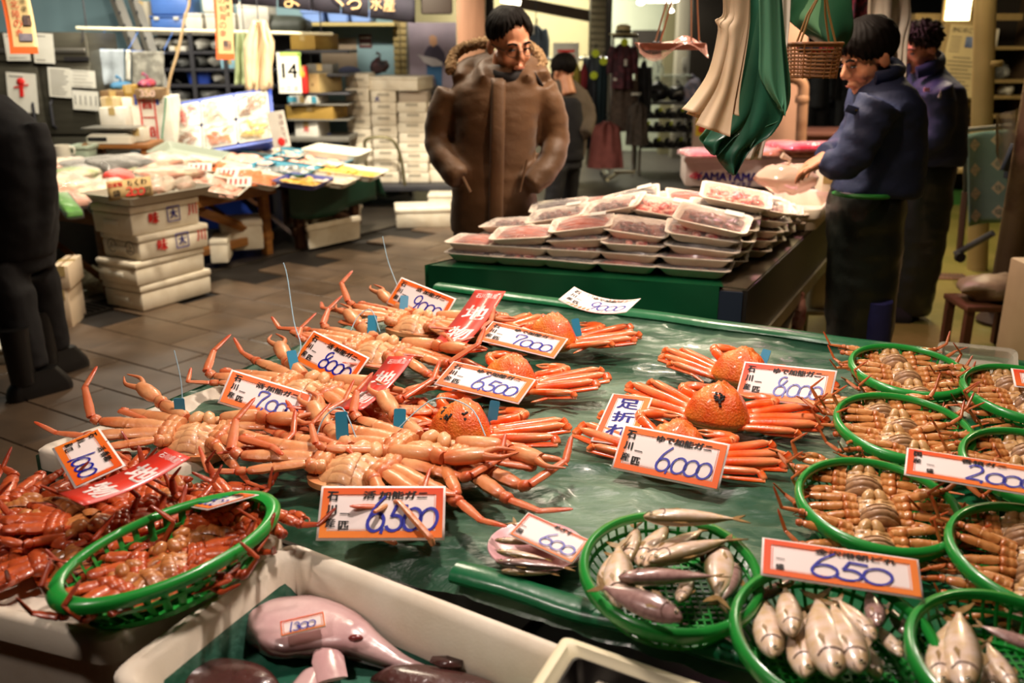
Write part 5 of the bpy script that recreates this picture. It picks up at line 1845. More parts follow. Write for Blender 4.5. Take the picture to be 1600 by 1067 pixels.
def slanted_table(name, label, fl, fr, depth, top, h0, m, leg_m, apron=0.09, legs=True, cat='table'):
    """table whose front edge runs from floor point fl to fr"""
    d_ = (fr - fl)
    ang = math.atan2(d_.y, d_.x)
    L_ = d_.length
    nrm = Vector((-math.sin(ang), math.cos(ang), 0))
    c_ = (fl + fr) / 2 + nrm * depth / 2
    t = thing(name, label, cat, (c_.x, c_.y, 0), ang)
    MB().box((0, 0, top - .015), (L_, depth, .03), bev=.004).build('table_top', m, t)
    MB().box((0, -depth / 2 + .01, top - apron / 2 + .02), (L_ + .02, .03, apron + .04), bev=.004).build('front_apron', m, t)
    MB().box((-L_ / 2 + .01, 0, top - apron / 2), (.03, depth, apron), bev=.004).build('side_apron', m, t)
    MB().box((L_ / 2 - .01, 0, top - apron / 2), (.03, depth, apron), bev=.004).build('side_apron', m, t)
    if legs:
        for x in (-L_ / 2 + .06, L_ / 2 - .06):
            for y in (-depth / 2 + .07, depth / 2 - .07):
                MB().box((x, y, (top - .03) / 2), (.065, .065, top - .03), bev=.004).build('leg', leg_m, t)
            MB().tube([(x, -depth / 2 + .07, .07), (x, depth / 2 - .07, top - .12)], [(.03, .02)] * 2, 4).build('brace', leg_m, t)
        MB().box((0, -depth / 2 + .07, .14), (L_, .04, .06), bev=.003).build('stretcher', leg_m, t)
        MB().tube([(L_ / 2 - .75, -depth / 2 + .07, top - .1), (L_ / 2 - .09, -depth / 2 + .07, .16)], [(.035, .022)] * 2, 4, up=(0, 1, 0)).build('brace', leg_m, t)
    return t, ang, nrm


A1, B1 = P(172, 466, 0), P(437, 396, 0)
t1, ang1, n1 = slanted_table('fish_table', 'honey wood table with crossed braces, heaped with fish packs', A1, B1, .98, TH, 0, WOOD, WOOD)
A2, B2 = P(468, 391, 0), P(572, 371, 0)
t2, ang2, n2 = slanted_table('green_cloth_table', 'low table with a dark green cloth, trays of seafood on it', A2, B2, 1.1, TH - .01, 0, WOODD, WOODD)
DG = mat('dark_green_cloth', '#10402c', 0.5, '#0d3524', 4, bump=0.1, bs=20)
e0, e1 = PY(452, 330, 7.2), PY(612, 300, 7.95)
d2 = (B2 - A2).normalized()
gc = MB()
c0_ = A2 - d2 * .08
c1_ = B2 + d2 * .12
gc.grid(lambda a_, b_: c0_.lerp(c1_, a_) - n2 * (.02 + .012 * math.sin(a_ * 17) * b_) + Vector((0, 0, TH + .012 - b_ * (.30 + .04 * math.sin(a_ * 5)))), 40, 8)
gc.grid(lambda a_, b_: c1_ + n2 * (a_ * 1.05 - .02) + d2 * (.01 + .10 * b_ * (1 - .4 * a_)) + Vector((0, 0, TH + .012 - b_ * .26)), 16, 6)
gc.grid(lambda a_, b_: c0_.lerp(c1_, a_) + n2 * (b_ * 1.05 - .02) + Vector((0, 0, TH + .012)), 6, 6)
o = gc.build('green_cloth', DG)
o.modifiers.new('thickness', 'SOLIDIFY').thickness = .004
tag(o, 'dark green cloth hung over the front of the low tray table', 'cloth')


def slope_point(px, py, A, n, up, sl):
    """where the view of a pixel meets the display board that rises towards the back of a table"""
    d = ray(px, py)
    # z = up + sl * ((p - A) . n)
    k = (up - CAM_H + sl * (Vector((0, 0, 0)) - A).dot(n)) / (d.z - sl * (d.x * n.x + d.y * n.y))
    return Vector((0, 0, CAM_H)) + d * k


def slope_rot(yaw, ang, sl, tilt=(0, 0)):
    return (Matrix.Rotation(ang, 3, 'Z') @ Matrix.Rotation(math.atan(sl), 3, 'X') @ Matrix.Rotation(R(yaw) - ang, 3, 'Z') @ Euler((R(tilt[0]), R(tilt[1]), 0)).to_matrix()).to_euler()


def riser(label, A, B, n, depth, up, sl, m):
    o = MB().add([A, B, B + n * depth, A + n * depth, A + Vector((0, 0, .012)), B + Vector((0, 0, .012)), B + n * depth + Vector((0, 0, .012 + sl * depth)), A + n * depth + Vector((0, 0, .012 + sl * depth))], [(3, 2, 1, 0), (4, 5, 6, 7), (0, 1, 5, 4), (1, 2, 6, 5), (2, 3, 7, 6), (3, 0, 4, 7)])
    tag(o.build('display_board', m, None, (0, 0, up), None, False), label, 'board')


S1, S2 = .21, .10
A1b, A2b = Vector((A1.x, A1.y, 0)), Vector((A2.x, A2.y, 0))
riser('sloping board under the heap of fish packs on the wooden table', A1b + n1 * .03, Vector((B1.x, B1.y, 0)) + n1 * .03, n1, .93, TH, S1, WOOD)
riser('sloping board under the light blue trays on the green cloth table', A2b + n2 * .02, Vector((B2.x, B2.y, 0)) + n2 * .02, n2, 1.0, TH + .016, S2, GREYP)


# ---- trays and packs heaped on the wooden table
def ontable(px, py, z=TH + .01):
    return P(px, py, z)


TRAYW = mat('white_tray', '#d9d4c4', 0.4, '#cfc9b8', 9)
SEA = {'orange': mat('orange_roe', '#e0793a', 0.35, '#c25e22', 60, bump=0.8, bs=90, coat=0.4), 'pink': mat('pink_seafood', '#e3b7a2', 0.35, '#cf8f78', 50, bump=0.8, bs=70, coat=0.4), 'pale': mat('pale_squid', '#e5d8c0', 0.35, '#d2b89c', 40, bump=0.7, bs=60, coat=0.4),
       'brown': mat('brown_seafood', '#9a6a44', 0.4, '#6f4429', 60, bump=0.8, bs=80, coat=0.4), 'yellow': mat('yellow_seafood', '#dcb64e', 0.4, '#c89a3a', 50, bump=0.7, bs=70), 'green': mat('green_leaf', '#4f8f2c', 0.45, '#3f7a22', 30, bump=0.5, bs=60), 'red': mat('red_fish_slices', '#b8322a', 0.3, '#d0695a', 50, bump=0.6, bs=70, coat=0.5), 'grey': mat('grey_fish', '#a9a59c', 0.28, '#7f8080', 20, metal=0.3, coat=0.5)}
REDL = mat('red_label', '#e0331f', 0.5)


def tray(name, label, px0, px1, pyc, w, l, yaw, m, fill, z=TH + .012, h=.045, group=None, lumps=0, seed=0, tilt=(0, 0)):
    A_, n_, a_, sl_ = (A1b, n1, ang1, S1) if yaw == yw - 60 or yaw == yw - 62 else (A2b, n2, ang2, S2)
    c_ = slope_point((px0 + px1) / 2, pyc + 5, A_, n_, z + .006, sl_)
    t = thing(name, label, 'tray', c_, slope_rot(yaw, a_, sl_), group)
    MB().rrect([(w * .44, l * .44, 0), (w * .5, l * .5, h), (w * .5 + .008, l * .5 + .008, h + .001), (w * .5 + .006, l * .5 + .006, h - .004), (w * .485, l * .485, h - .004), (w * .43, l * .43, .006)], .03, 3).build('body', m, t)
    if fill:
        r = random.Random(seed)
        mb = MB()
        n_ = lumps or 16
        for i in range(n_):
            x, y = r.uniform(-.38, .38) * w, r.uniform(-.38, .38) * l
            a_ = .05 * (w * l / .06) ** .5
            mb.ell((x, y, h * .45 + r.uniform(0, .25) * h), (a_ * r.uniform(.5, 1.0), a_ * r.uniform(.3, .5), h * .35), 8, 6, rot=(0, 0, r.uniform(0, 3)))
        mb.rrect([(w * .42, l * .42, .006), (w * .42, l * .42, h * .4)], .03, 3)
        mb.build('seafood', SEA[fill], t)['kind'] = 'stuff'
    return t


yw = math.degrees(ang1)
z0 = TH + .012
# aluminium tray on the foam stack front comes later
DFILM = film_mat('thin_wrap', '#f4f0e8', 0.02, 0.06, 0.4, 20)
rr = random.Random(8)
PACKW = mat('pack_white', '#e6d9be', 0.35, '#c98f78', 14, 4, 0.4, 0.6, coat=0.5)
PACKG = mat('pack_greenish', '#7fa04e', 0.35, '#dccfb4', 10, 4, 0.4, 0.6, coat=0.5)
PACKS = mat('pack_silver', '#8f8c88', 0.22, '#5a5652', 9, 4, 0.4, 0.6, coat=0.6)


def pack(label, px, py, w, l, yaw, m, z, lab=None, thick=.022, group='flat fish packs on the wooden table', tilt=(0, 0)):
    c_ = slope_point(px, py + 3, A1b, n1, z, S1)
    t = thing('fish_pack', label, 'fish pack', c_, slope_rot(yaw, ang1, S1, tilt), group)
    mb = MB().rrect([(w * .47, l * .47, 0), (w * .5, l * .5, thick * .4), (w * .46, l * .47, thick), (w * .3, l * .36, thick * 1.25)], .02, 3)
    mb.map(lambda v: v + Vector((0, 0, .004 * noise.noise(v * 30 + Vector((px, py, 0))))))
    mb.build('fillet', m, t)
    if lab:
        MB().box((w * .05, l * .1, thick * 1.15), (w * .5, l * .22, .004), rot=(0, 0, .2)).build('label_sticker', lab, t)
    MB().rrect([(w * .52, l * .52, .002), (w * .5, l * .5, thick * .9), (w * .38, l * .42, thick * 1.4)], .02, 3, cap=(False, True)).build('film', DFILM, t)
    return t


PL = [(105, 262, .22, .34, 20, PACKW, REDL, 'fish pack at the far left edge of the heap'), (100, 290, .24, .3, 40, PACKW, REDL, 'fish pack with a red label at the left edge beside the dark figure'), (125, 272, .18, .4, 50, PACKG, PAPER, 'greenish fish pack left in the heap under white label'),
      (150, 258, .2, .5, 35, PACKS, PAPER, 'silvery long fish pack at the left back of the heap'), (165, 275, .2, .45, 40, PACKG, None, 'green edged fish pack left of the red labels'), (192, 256, .2, .5, 38, PACKS, REDL, 'silver fish pack with a bright red label'),
      (190, 278, .18, .2, 60, REDL, None, 'round red pack in the middle of the heap'), (222, 262, .2, .6, 36, PACKW, None, 'long pale fish pack behind the red label one'), (250, 258, .2, .6, 34, PACKW, PAPER, 'long white fish pack at the back of the heap'), (265, 272, .2, .5, 36, PACKW, mat('pink_label', '#e6a8a8', 0.6), 'white fish pack with a pink label'),
      (140, 302, .22, .35, 70, PACKW, PAPER, 'fish pack with a white card at the heap front'), (118, 310, .3, .22, 20, mat('pack_pinkish', '#c99a86', 0.3, '#a87562', 12, coat=0.5), None, 'pinkish squid pack at the near corner of the table'), (150, 322, .34, .14, 15, PACKS, None, 'grey silver fish at the very front corner of the table'), (105, 322, .3, .1, 10, SEA['green'], None, 'strip of green leaves at the front corner of the table'),
      (170, 296, .2, .3, 30, PACKW, REDL, 'fish pack with small red print beside the brown price sign'), (245, 282, .2, .35, 30, PACKG, PAPER, 'greenish pack right of the brown price sign'), (215, 285, .2, .3, 44, PACKW, PAPER, 'white pack directly behind the brown price sign')]
for i, (px, py, w, l, ya, m, lab_, txt) in enumerate(PL):
    pack(txt, px, py, w * 1.1, l, ya - 60, m, z0 + .012 + .016 * ((i * 7) % 4), lab_, .04, tilt=(6 * math.sin(i * 2), 5 * math.cos(i)))
# grey metal trays on wooden table
tray('seafood_tray', 'grey tray with green lining and two pale pieces, at the table back', 262, 330, 243, .5, .42, yw - 62, mat('grey_green_tray', '#8d9484', 0.4), None, z0, .05)
tray('seafood_tray', 'white tray of pale shell meat in front of the orange tray', 290, 370, 290, .48, .40, yw - 60, TRAYW, 'pink', z0, .045, lumps=26, seed=1)
tray('seafood_tray', 'white tray of orange roe at the right end of the wooden table', 355, 430, 278, .46, .36, yw - 60, TRAYW, 'orange', z0 + .01, .045, lumps=40, seed=2)
tray('seafood_tray', 'white tray of orange pieces behind the orange roe tray', 300, 372, 262, .46, .34, yw - 60, TRAYW, 'orange', z0 + .005, .045, lumps=14, seed=3)
for x, y, a_ in ((312, 262, 10), (355, 270, 0), (374, 284, 8)):
    c_ = slope_point(x, y, A1b, n1, z0 + .06, S1)
    o = MB().box((0, 0, 0), (.17, .1, .004)).build('paper_label', PAPER, None, c_, (R(35), 0, R(a_)))
    tl = MB()
    for k_ in range(4):
        tl.box((-.06 + .035 * k_, 0, .003), (.018, .06, .001))
    tl.build('red_writing', INKR, o)
    tag(o, {312: 'white price slip with red print on the rear orange tray', 355: 'white price slip with red figures between the orange trays', 374: 'white price slip with red print on the roe tray'}[x], 'sign')
# blue trays on green cloth table
z2 = TH + .016
yb2 = math.degrees(ang2) - 62
BT = TEALP
tray('seafood_tray', 'light blue tray of pink shrimp heads at the stall back, left of the others', 355, 420, 250, .55, .4, yb2, BT, 'pink', z2, .05, lumps=44, seed=4)
tray('seafood_tray', 'light blue tray of pale sliced fish below the tilted tray', 408, 462, 240, .5, .35, yb2, BT, 'pale', z2 + .01, .05, lumps=20, seed=5)
tray('seafood_tray', 'light blue tray with a pinkish fish and a white tub', 430, 536, 252, .62, .4, yb2, BT, 'pink', z2 + .008, .05, lumps=12, seed=6)
tray('seafood_tray', 'light blue tray of grey shellfish in front of shrimp tray', 400, 480, 266, .5, .34, yb2, BT, 'grey', z2 + .005, .05, lumps=16, seed=7)
tray('seafood_tray', 'white tray of brownish prawns at the right end of green table', 500, 588, 268, .56, .34, yb2, TRAYW, 'yellow', z2 + .01, .045, lumps=22, seed=8)
pvt = tray('seafood_tray', 'dark violet tray holding yellow and white slices at the front edge', 450, 498, 283, .34, .34, yb2, mat('violet_tray', '#4a4a8c', 0.35), 'yellow', z2 + .01, .04, lumps=8, seed=9)
tray('seafood_tray', 'white tray of pale yellow slices at the front corner of the green table', 478, 540, 280, .44, .3, yb2, TRAYW, 'pale', z2, .04, lumps=10, seed=10)
tray('plastic_tub', 'white shallow tub behind the light blue trays', 492, 562, 245, .5, .34, yb2, TRAYW, None, z2, .09)
# sign on a wire
sg = thing('paper_sign', 'white paper sign with red edge on a wire among the blue trays', 'sign', slope_point(440, 252, A2b, n2, TH + .03, S2))
q0 = PY(440, 252, sg.location.y)
sw = MB().box((0, 0, 0), (.14, .006, .29)).build('sheet', PAPER, sg, (0, -.01, PY(440, 202, sg.location.y).z - sg.location.z), (0, R(-8), 0))
tm = MB()
for i, ch in enumerate('活ほたて貝'):
    put_text(tm, ch, .035, .10 - .05 * i, .036)
tm.build('lettering', mat('maroon_ink', '#7a2a22', 0.6), sw, (0, -.005, 0), (PI / 2, 0, 0))
tm = MB().ell((0, -.006, -.10), (.03, .002, .035), 10, 6).build('picture_mark', INKR, sw)
MB().tube([(0, 0, -.02), (0, 0, PY(440, 222, sg.location.y).z - sg.location.z)], .004, 6).build('wire', DARKM, sg)
# tilted display tray
tt = thing('tilted_display', 'tilted blue crate showing six compartments of packed seafood', 'display tray', PY(345, 230, 7.75), (R(-38), R(-12), R(8)))
TWd, THt = .86, .50
o = MB().rrect([(TWd / 2, THt / 2, -.12), (TWd / 2 + .03, THt / 2 + .03, 0), (TWd / 2 - .0, THt / 2 - .0, -.002), (TWd / 2 - .02, THt / 2 - .02, -.05)], .03, 3)
tt.rotation_euler = (R(48), R(-9), R(6))
o.map(lambda v: v + Vector((0, THt / 2, 0))).build('crate', NAVYP, tt)
fills = ['red', 'pale', 'brown', 'brown', 'orange', 'yellow']
k_ = 0
for r_ in (1, 0):
    for c_ in range(3):
        x, y = (c_ - 1) * TWd / 3, THt / 2 + (r_ - .5) * THt / 2
        w_, l_ = TWd / 3 - .012, THt / 2 - .012
        b_ = MB().rrect([(w_ * .46, l_ * .46, -.05), (w_ * .5, l_ * .5, .002), (w_ * .47, l_ * .47, .002), (w_ * .42, l_ * .42, -.035)], .02, 3)
        tb = b_.build('white_tray', TRAYW, tt, (x, y, .006))
        mb = MB()
        rr = random.Random(k_)
        for i in range(9):
            mb.ell((rr.uniform(-.3, .3) * w_, rr.uniform(-.28, .28) * l_, -.018 + rr.uniform(0, .012)), (.05, .026, .02), 8, 6, rot=(0, 0, rr.uniform(0, 3)))
        mb.build('seafood', SEA[fills[k_]], tb)['kind'] = 'stuff'
        MB().rrect([(w_ * .47, l_ * .47, .004), (w_ * .42, l_ * .42, .012)], .02, 3).build('film', DFILM, tb)
        k_ += 1
pz = tt.location
sp_ = tag(MB().box((pz.x + .0, pz.y + .32, pz.z / 2 + .05), (.7, .3, pz.z + .02), bev=.01).box((pz.x, pz.y + .32, pz.z + .07), (.74, .34, .03), bev=.006).build('prop_crate', NAVYP), 'deep blue crate propping up the tilted display tray', 'crate')

# ---- behind the table: carton with red framed print, scale on its stool, mug
cb = carton('big_carton', 'big white carton with red framed vertical print behind the fish heap', 158, 152, 262, 236, 7.6, .4, FOAMC, 8)
tm = MB()
for i, ch in enumerate('旨一船便'):
    put_text(tm, ch, .09, .10 - .11 * i, .085, bold=.004)
tm.build('red_print', INKR, cb, (.0, -.208, .27), (PI / 2, 0, 0))
fr_ = MB()
frame_ = [(.035, .175), (.145, .175), (.145, -.31), (.035, -.31)]
for i in range(4):
    (xa, ya), (xb, yb_) = frame_[i], frame_[(i + 1) % 4]
    fr_.box(((xa + xb) / 2, -.208, .27 + (ya + yb_) / 2), (abs(xb - xa) + .012, .003, abs(yb_ - ya) + .012))
fr_.build('red_frame', INKR, cb)
MB().box((.005, -.206, .40), (.02, .006, .08)).box((.17, -.206, .40), (.02, .006, .08)).build('blue_tape', NAVYP, cb)
MB().tube(catmull([(.24, -.21, .42), (.22, -.22, .3), (.18, -.22, .12), (.17, -.22, .0)], 5), [(.014, .006)] * 16, 6).build('green_strap', mat('green_strap', '#3d8a6a', 0.5), cb)
gb = carton('grey_bin', 'grey plastic bin right of the carton with red print', 245, 160, 300, 236, 8.5, .4, mat('grey_bin_plastic', '#7f8078', 0.5), 0, kind='bin', cat='bin')
b1 = carton('wooden_box', 'brown paper covered box with 350 painted in white, on the carton', 208, 139, 247, 155, 7.55, .3, CARDB, 6)
tm = MB()
put_text(tm, '350', 0, 0, .055, bold=.004)
tm.build('price', mat('pinkish_white_ink', '#e6c8b8', 0.6), b1, (0, -.158, .045), (PI / 2, 0, 0))
carton('snack_box', 'small box with yellow and red print beside the 350 box', 192, 133, 210, 156, 7.6, .25, CARD, 0)
bundle('purple_bag', 'bag with purple and red print on the 350 box', 210, 128, 232, 141, 7.65, mat('purple_print', '#6a2f5a', 0.5, '#a83a3a', 20), 'bag', 31)
bundle('blue_bundle', 'dull blue bundle behind the flat wooden box', 166, 131, 192, 143, 7.75, mat('dull_blue_cloth', '#34688a', 0.7), 'cloth', 32)
carton('flat_wooden_box', 'flat brown wooden box left of the 350 box', 156, 142, 196, 156, 7.6, .35, CARDB, 0)
carton('white_small_box', 'pale box standing at the left in front of the white carton', 156, 168, 196, 205, 7.45, .25, FOAMC, 0)
carton('beige_pads', 'stack of beige pads on the pale box left of white carton', 157, 152, 184, 169, 7.5, .2, mat('beige_pad', '#c2ac84', 0.7), 0)
sl = thing('stool', 'wooden stool carrying the white weighing scale', 'stool', (PY(183, 228, 7.2).x, 7.2, 0))
zst = PY(183, 223, 7.2).z
MB().box((0, .1, zst - .02), (.53, .35, .04), bev=.012).build('stool_top', WOOD, sl)
for x in (-.22, .22):
    for y in (-.02, .22):
        MB().box((x, y, zst / 2 - .02), (.05, .05, zst - .04)).build('leg', WOOD, sl)
sc_ = thing('weighing_scale', 'white shop scale with flat pan on the wooden stool', 'scale', (PY(172, 222, 7.15).x, 7.25, zst))
WPL = mat('white_plastic', '#d6d0c0', 0.4)
MB().rrect([(.17, .13, 0), (.17, .13, .05), (.13, .1, .08)], .02, 3).build('body', WPL, sc_)
MB().rrect([(.08, .06, .08), (.2, .14, .1), (.2, .14, .115)], .02, 3).build('pan', STEEL, sc_)
MB().box((-.08, -.125, .03), (.14, .02, .04), rot=(.4, 0, 0)).build('display', BLACKC, sc_)
carton('blue_topped_box', 'small clear box with a bright blue top beside the scale', 202, 200, 224, 222, 7.2, .14, TRAYW, 0)
mg = thing('mug', 'white enamel mug beside the dark figure at the stall', 'mug', (PY(99, 246, 6.9).x, 6.9, PY(99, 246, 6.9).z))
MB().lathe([(.001, 0), (.05, 0), (.055, .01), (.055, .09), (.05, .09), (.048, .012), (.001, .01)], 20).build('cup', WPL, mg)
MB().tube(catmull([(.052, 0, .075), (.085, 0, .07), (.085, 0, .03), (.052, 0, .02)], 5), .007, 6).build('handle', WPL, mg)
mt = tag(MB().box((mg.location.x + .08, 7.0, mg.location.z - .03), (.6, .35, .05), bev=.008).box((mg.location.x + .08, 7.0, (mg.location.z - .055) / 2), (.5, .3, mg.location.z - .055)).build('side_counter', GREYP), 'grey side counter under the white mug', 'counter')
carton('green_tray', 'pale green shallow tray right of the mug', 108, 228, 137, 246, 6.95, .2, mat('pale_green_plastic', '#a9b8a4', 0.4), 0, kind='bin', cat='tray')

# ---- foam stack at the table front with a metal tray and sign
f0, f1 = P(178, 481, 0), P(222, 490, 0)
fr1 = P(333, 458, 0)
ang = math.atan2(fr1.y - f1.y, fr1.x - f1.x)
wq = (fr1 - f1).length
dq = .36
cq = (f1 + fr1) / 2 + Vector((-math.sin(ang), math.cos(ang), 0)) * dq / 2
zq = [0, .165, .315, .47, .655]
labs = ['bottom white foam box of the stack before the fish table', 'second white foam box from the bottom of the stack before the fish table', 'foam box with red and blue print, below the topmost one', 'topmost foam box with red and blue print, steel tray on it']
for i in range(4):
    h = zq[i + 1] - zq[i]
    t = thing('foam_box', labs[i], 'foam box', (cq.x + .02 * math.sin(i * 4), cq.y + .015 * math.cos(i * 3), zq[i]), ang + R((0, 1.5, -1, 1)[i]), 'stack of foam boxes before the fish table')
    sc2 = (1.0, .985, .96, .95)[i]
    MB().box((0, 0, h * .36), (wq * sc2 * .98, dq * .98, h * .70), bev=.014, taper=.985).build('body', FOAM, t)
    MB().box((0, 0, h * .86), (wq * sc2, dq, h * .28), bev=.014).build('lid', FOAM, t)
    MB().box((-wq * sc2 / 2, 0, h * .42), (.012, .13, .03), bev=.004).build('grip', FOAMC, t)
    if i >= 2:
        a_ = MB()
        put_text(a_, '味', -.10, 0, .07, bold=.004)
        put_text(a_, '川', .20, .01, .07, bold=.002)
        a_.build('red_print', INKR, t, (0, -dq / 2 - .004, h * .5), (PI / 2, 0, 0))
        a_ = MB()
        put_text(a_, '大', .05, .005, .055, bold=.003)
        for x, y, w_, h_ in ((.05, .048, .095, .006), (.05, -.04, .095, .006), (.004, .004, .006, .09), (.096, .004, .006, .09)):
            a_.box((x, y, 0), (w_, h_, .001))
        a_.build('blue_print', INKB, t, (0, -dq / 2 - .004, h * .5), (PI / 2, 0, 0))
    if i == 2:
        a_ = MB()
        for x in (-.07, .10):
            a_.lathe([(.038, 0), (.042, 0), (.042, .001), (.038, .001)], 20, c=(x, 0, 0))
        put_text(a_, '上', .10, 0, .045)
        put_text(a_, 'ん', -.07, 0, .045)
        a_.build('ring_print', INKK, t, (-wq * sc2 / 2 - .002, .0, h * .5), (PI / 2, 0, -PI / 2))
mt_ = thing('steel_tray', 'shallow steel tray with bagged fish cakes on the printed foam boxes', 'tray', (cq.x + .02, cq.y, zq[4] + .001), ang)
MB().rrect([(.29, .19, 0), (.32, .22, .055), (.335, .235, .055), (.335, .235, .05), (.315, .215, .05), (.28, .18, .006)], .03, 3).build('body', mat('tray_steel', '#b3aa98', 0.35, metal=0.6), mt_)
for k_, (x, y, s_) in enumerate(((.14, .05, .10), (.02, -.04, .09), (-.1, .06, .09), (.2, -.08, .07))):
    mb = MB().ell((0, 0, 0), (s_, s_ * .8, .05), 14, 10)
    mb.map(lambda v: v + Vector((1, 1, 1)) * .03 * noise.noise(v * 18 + Vector((k_ * 5, 0, 0))))
    o = mb.build('fish_cake_bag', film_mat('hazy_bag', '#d9c9b4', 0.4, 0.2, 0.7, 30), None, mt_.matrix_basis @ Vector((x, y, .06)))
    MB().ell((0, 0, -.012), (s_ * .7, s_ * .55, .028), 12, 8).build('fish_cakes', SEA['pink'], o)
    tag(o, ('clear bag of fish cakes at the right end of the steel tray', 'clear bag of fish cakes in the middle front of the steel tray', 'clear bag of fish cakes behind the brown price sign', 'small clear bag at the right front corner of the steel tray')[k_], 'bag', 'bags of fish cakes')
bs = thing('cardboard_sign', 'brown cardboard price sign reading 200 yen leaning on the steel tray', 'sign', P(205, 308, zq[4] + .06), (R(70), R(-6), R(12)))
MB().grid(lambda a_, b_: Vector(((a_ - .5) * .25, (b_ - .5) * .115 + .05, .003 * math.sin(a_ * 9))), 8, 2).build('board', mat('kraft_board', '#b99a68', 0.8, '#ad8e5c', 9), bs)
bs.children[0].modifiers.new('thickness', 'SOLIDIFY').thickness = .003
a_ = MB()
put_text(a_, '自家製', -.075, .082, .026, .005, bold=.0012)
put_digits(a_, '200', -.03, .008, .105, .05, .005, .008, big=.9)
a_.build('red_lettering', INKR, bs)
a_ = MB()
put_text(a_, 'ちくわ', .045, .082, .034, .005, bold=.001)
put_text(a_, '袋', -.075, .03, .04, .005, bold=.001)
put_text(a_, '円', .10, .03, .034, .005, bold=.001)
a_.build('black_lettering', INKK, bs)
# things under the wooden table
carton('foam_box', 'white foam box lying tilted under the wooden table', 335, 345, 400, 392, 6.9, .3, FOAM, 20, kind='foam')
carton('foam_box', 'white foam box behind the printed stack under the wooden table', 322, 375, 350, 412, 6.6, .3, FOAM, 10, kind='foam')
o = MB().grid(lambda a_, b_: Vector(((a_ - .5) * .9, (b_ - .5) * .5, .13 * math.exp(-((a_ - .5) * 4) ** 2 - ((b_ - .5) * 3.6) ** 2) * (1 + .5 * noise.noise(Vector((a_ * 14, b_ * 14, 0)))) - .004)), 40, 24)
ic = P(130, 470, 0)
o = o.build('crushed_ice', mat('crushed_ice_white', '#cfd0c0', 0.3, '#9fa18f', 60, bump=1.0, bs=80, coat=0.3), None, (ic.x - .15, ic.y + .35, 0.002), (0, 0, R(58)))
tag(o, 'heap of crushed ice on the floor beneath the wooden table', 'ice', kind='stuff')
for i, (lab, x0, y0, x1, y1, Y) in enumerate((('pale carton standing on end beside the dark figure, lower', 78, 452, 102, 516, 5.15), ('pale carton beside the dark figure, upper one', 76, 416, 100, 453, 5.15))):
    carton('pale_carton', lab, x0, y0, x1, y1, Y, .3, mat('pinkish_carton', '#d8c2a6', 0.7), 10)
carton('foam_box', 'white foam box on the floor at the picture edge behind the dark figure', -60, 545, 28, 584, 4.5, .35, FOAMC, 6, kind='foam')

# ---- open foam box, floor boxes, cart and foam stacks
fb = P(478, 392, 0)
q = [P(480, 392, 0), P(567, 373, 0), P(545, 348, 0), P(470, 362, 0)]
foam_box('foam_box', 'open white foam box on the floor under green cloth table', [Vector((v.x, v.y, 0)) for v in q], .20, .195, .03, FOAM, floor_=.03)
carton('foam_box', 'closed white foam box on the tiles left of the brown jacket', 613, 326, 702, 357, 8.2, .4, FOAM, 8, kind='foam')
carton('foam_box', 'white foam box standing half behind the brown jacket by the cart', 668, 304, 725, 330, 8.9, .35, FOAM, 0, kind='foam')
carton('white_bucket', 'small white bucket under the green cloth table', 536, 326, 560, 343, 8.0, .2, FOAM, 0, kind='bin', cat='bucket')
ct = thing('hand_cart', 'flat hand cart with bent tube handle under the foam stacks', 'cart', (PY(625, 300, 9.2).x, 9.2, 0))
x0_, x1_ = PY(540, 300, 9.2).x - ct.location.x, PY(706, 300, 9.2).x - ct.location.x
zcart = .235
MB().box(((x0_ + x1_) / 2, .35, zcart - .03), (x1_ - x0_, .8, .06), bev=.008).build('deck', DARKM, ct)
for x in (x0_ + .12, x1_ - .12):
    for y in (.05, .65):
        MB().lathe([(.001, -.02), (.085, -.02), (.085, .02), (.001, .02)], 16).map(lambda v, x=x, y=y: Vector((x + v.z, y + v.x, .088 + v.y))).build('wheel', BLACKC, ct)
hx0, hx1 = PY(570, 290, 9.0).x - ct.location.x, PY(630, 300, 9.0).x - ct.location.x
zt_ = PY(600, 219, 9.0).z
MB().tube(catmull([(hx0 + .02, -.04, zcart), (hx0, -.08, zt_ - .12), (hx0 + .03, -.09, zt_), (hx1 - .12, -.09, zt_), (hx1 - .03, -.08, zt_ - .16), (hx1, -.04, zcart)], 6), .016, 8).build('handle', mat('olive_tube', '#6d6648', 0.4, metal=0.5), ct)
cols = [(541, 579, 115, 300, 8, 'left'), (580, 620, 142, 300, 8, 'middle'), (621, 668, 160, 305, 8, 'right')]
ordin = ['bottom', 'second', 'third', 'fourth', 'fifth', 'sixth', 'seventh', 'top']
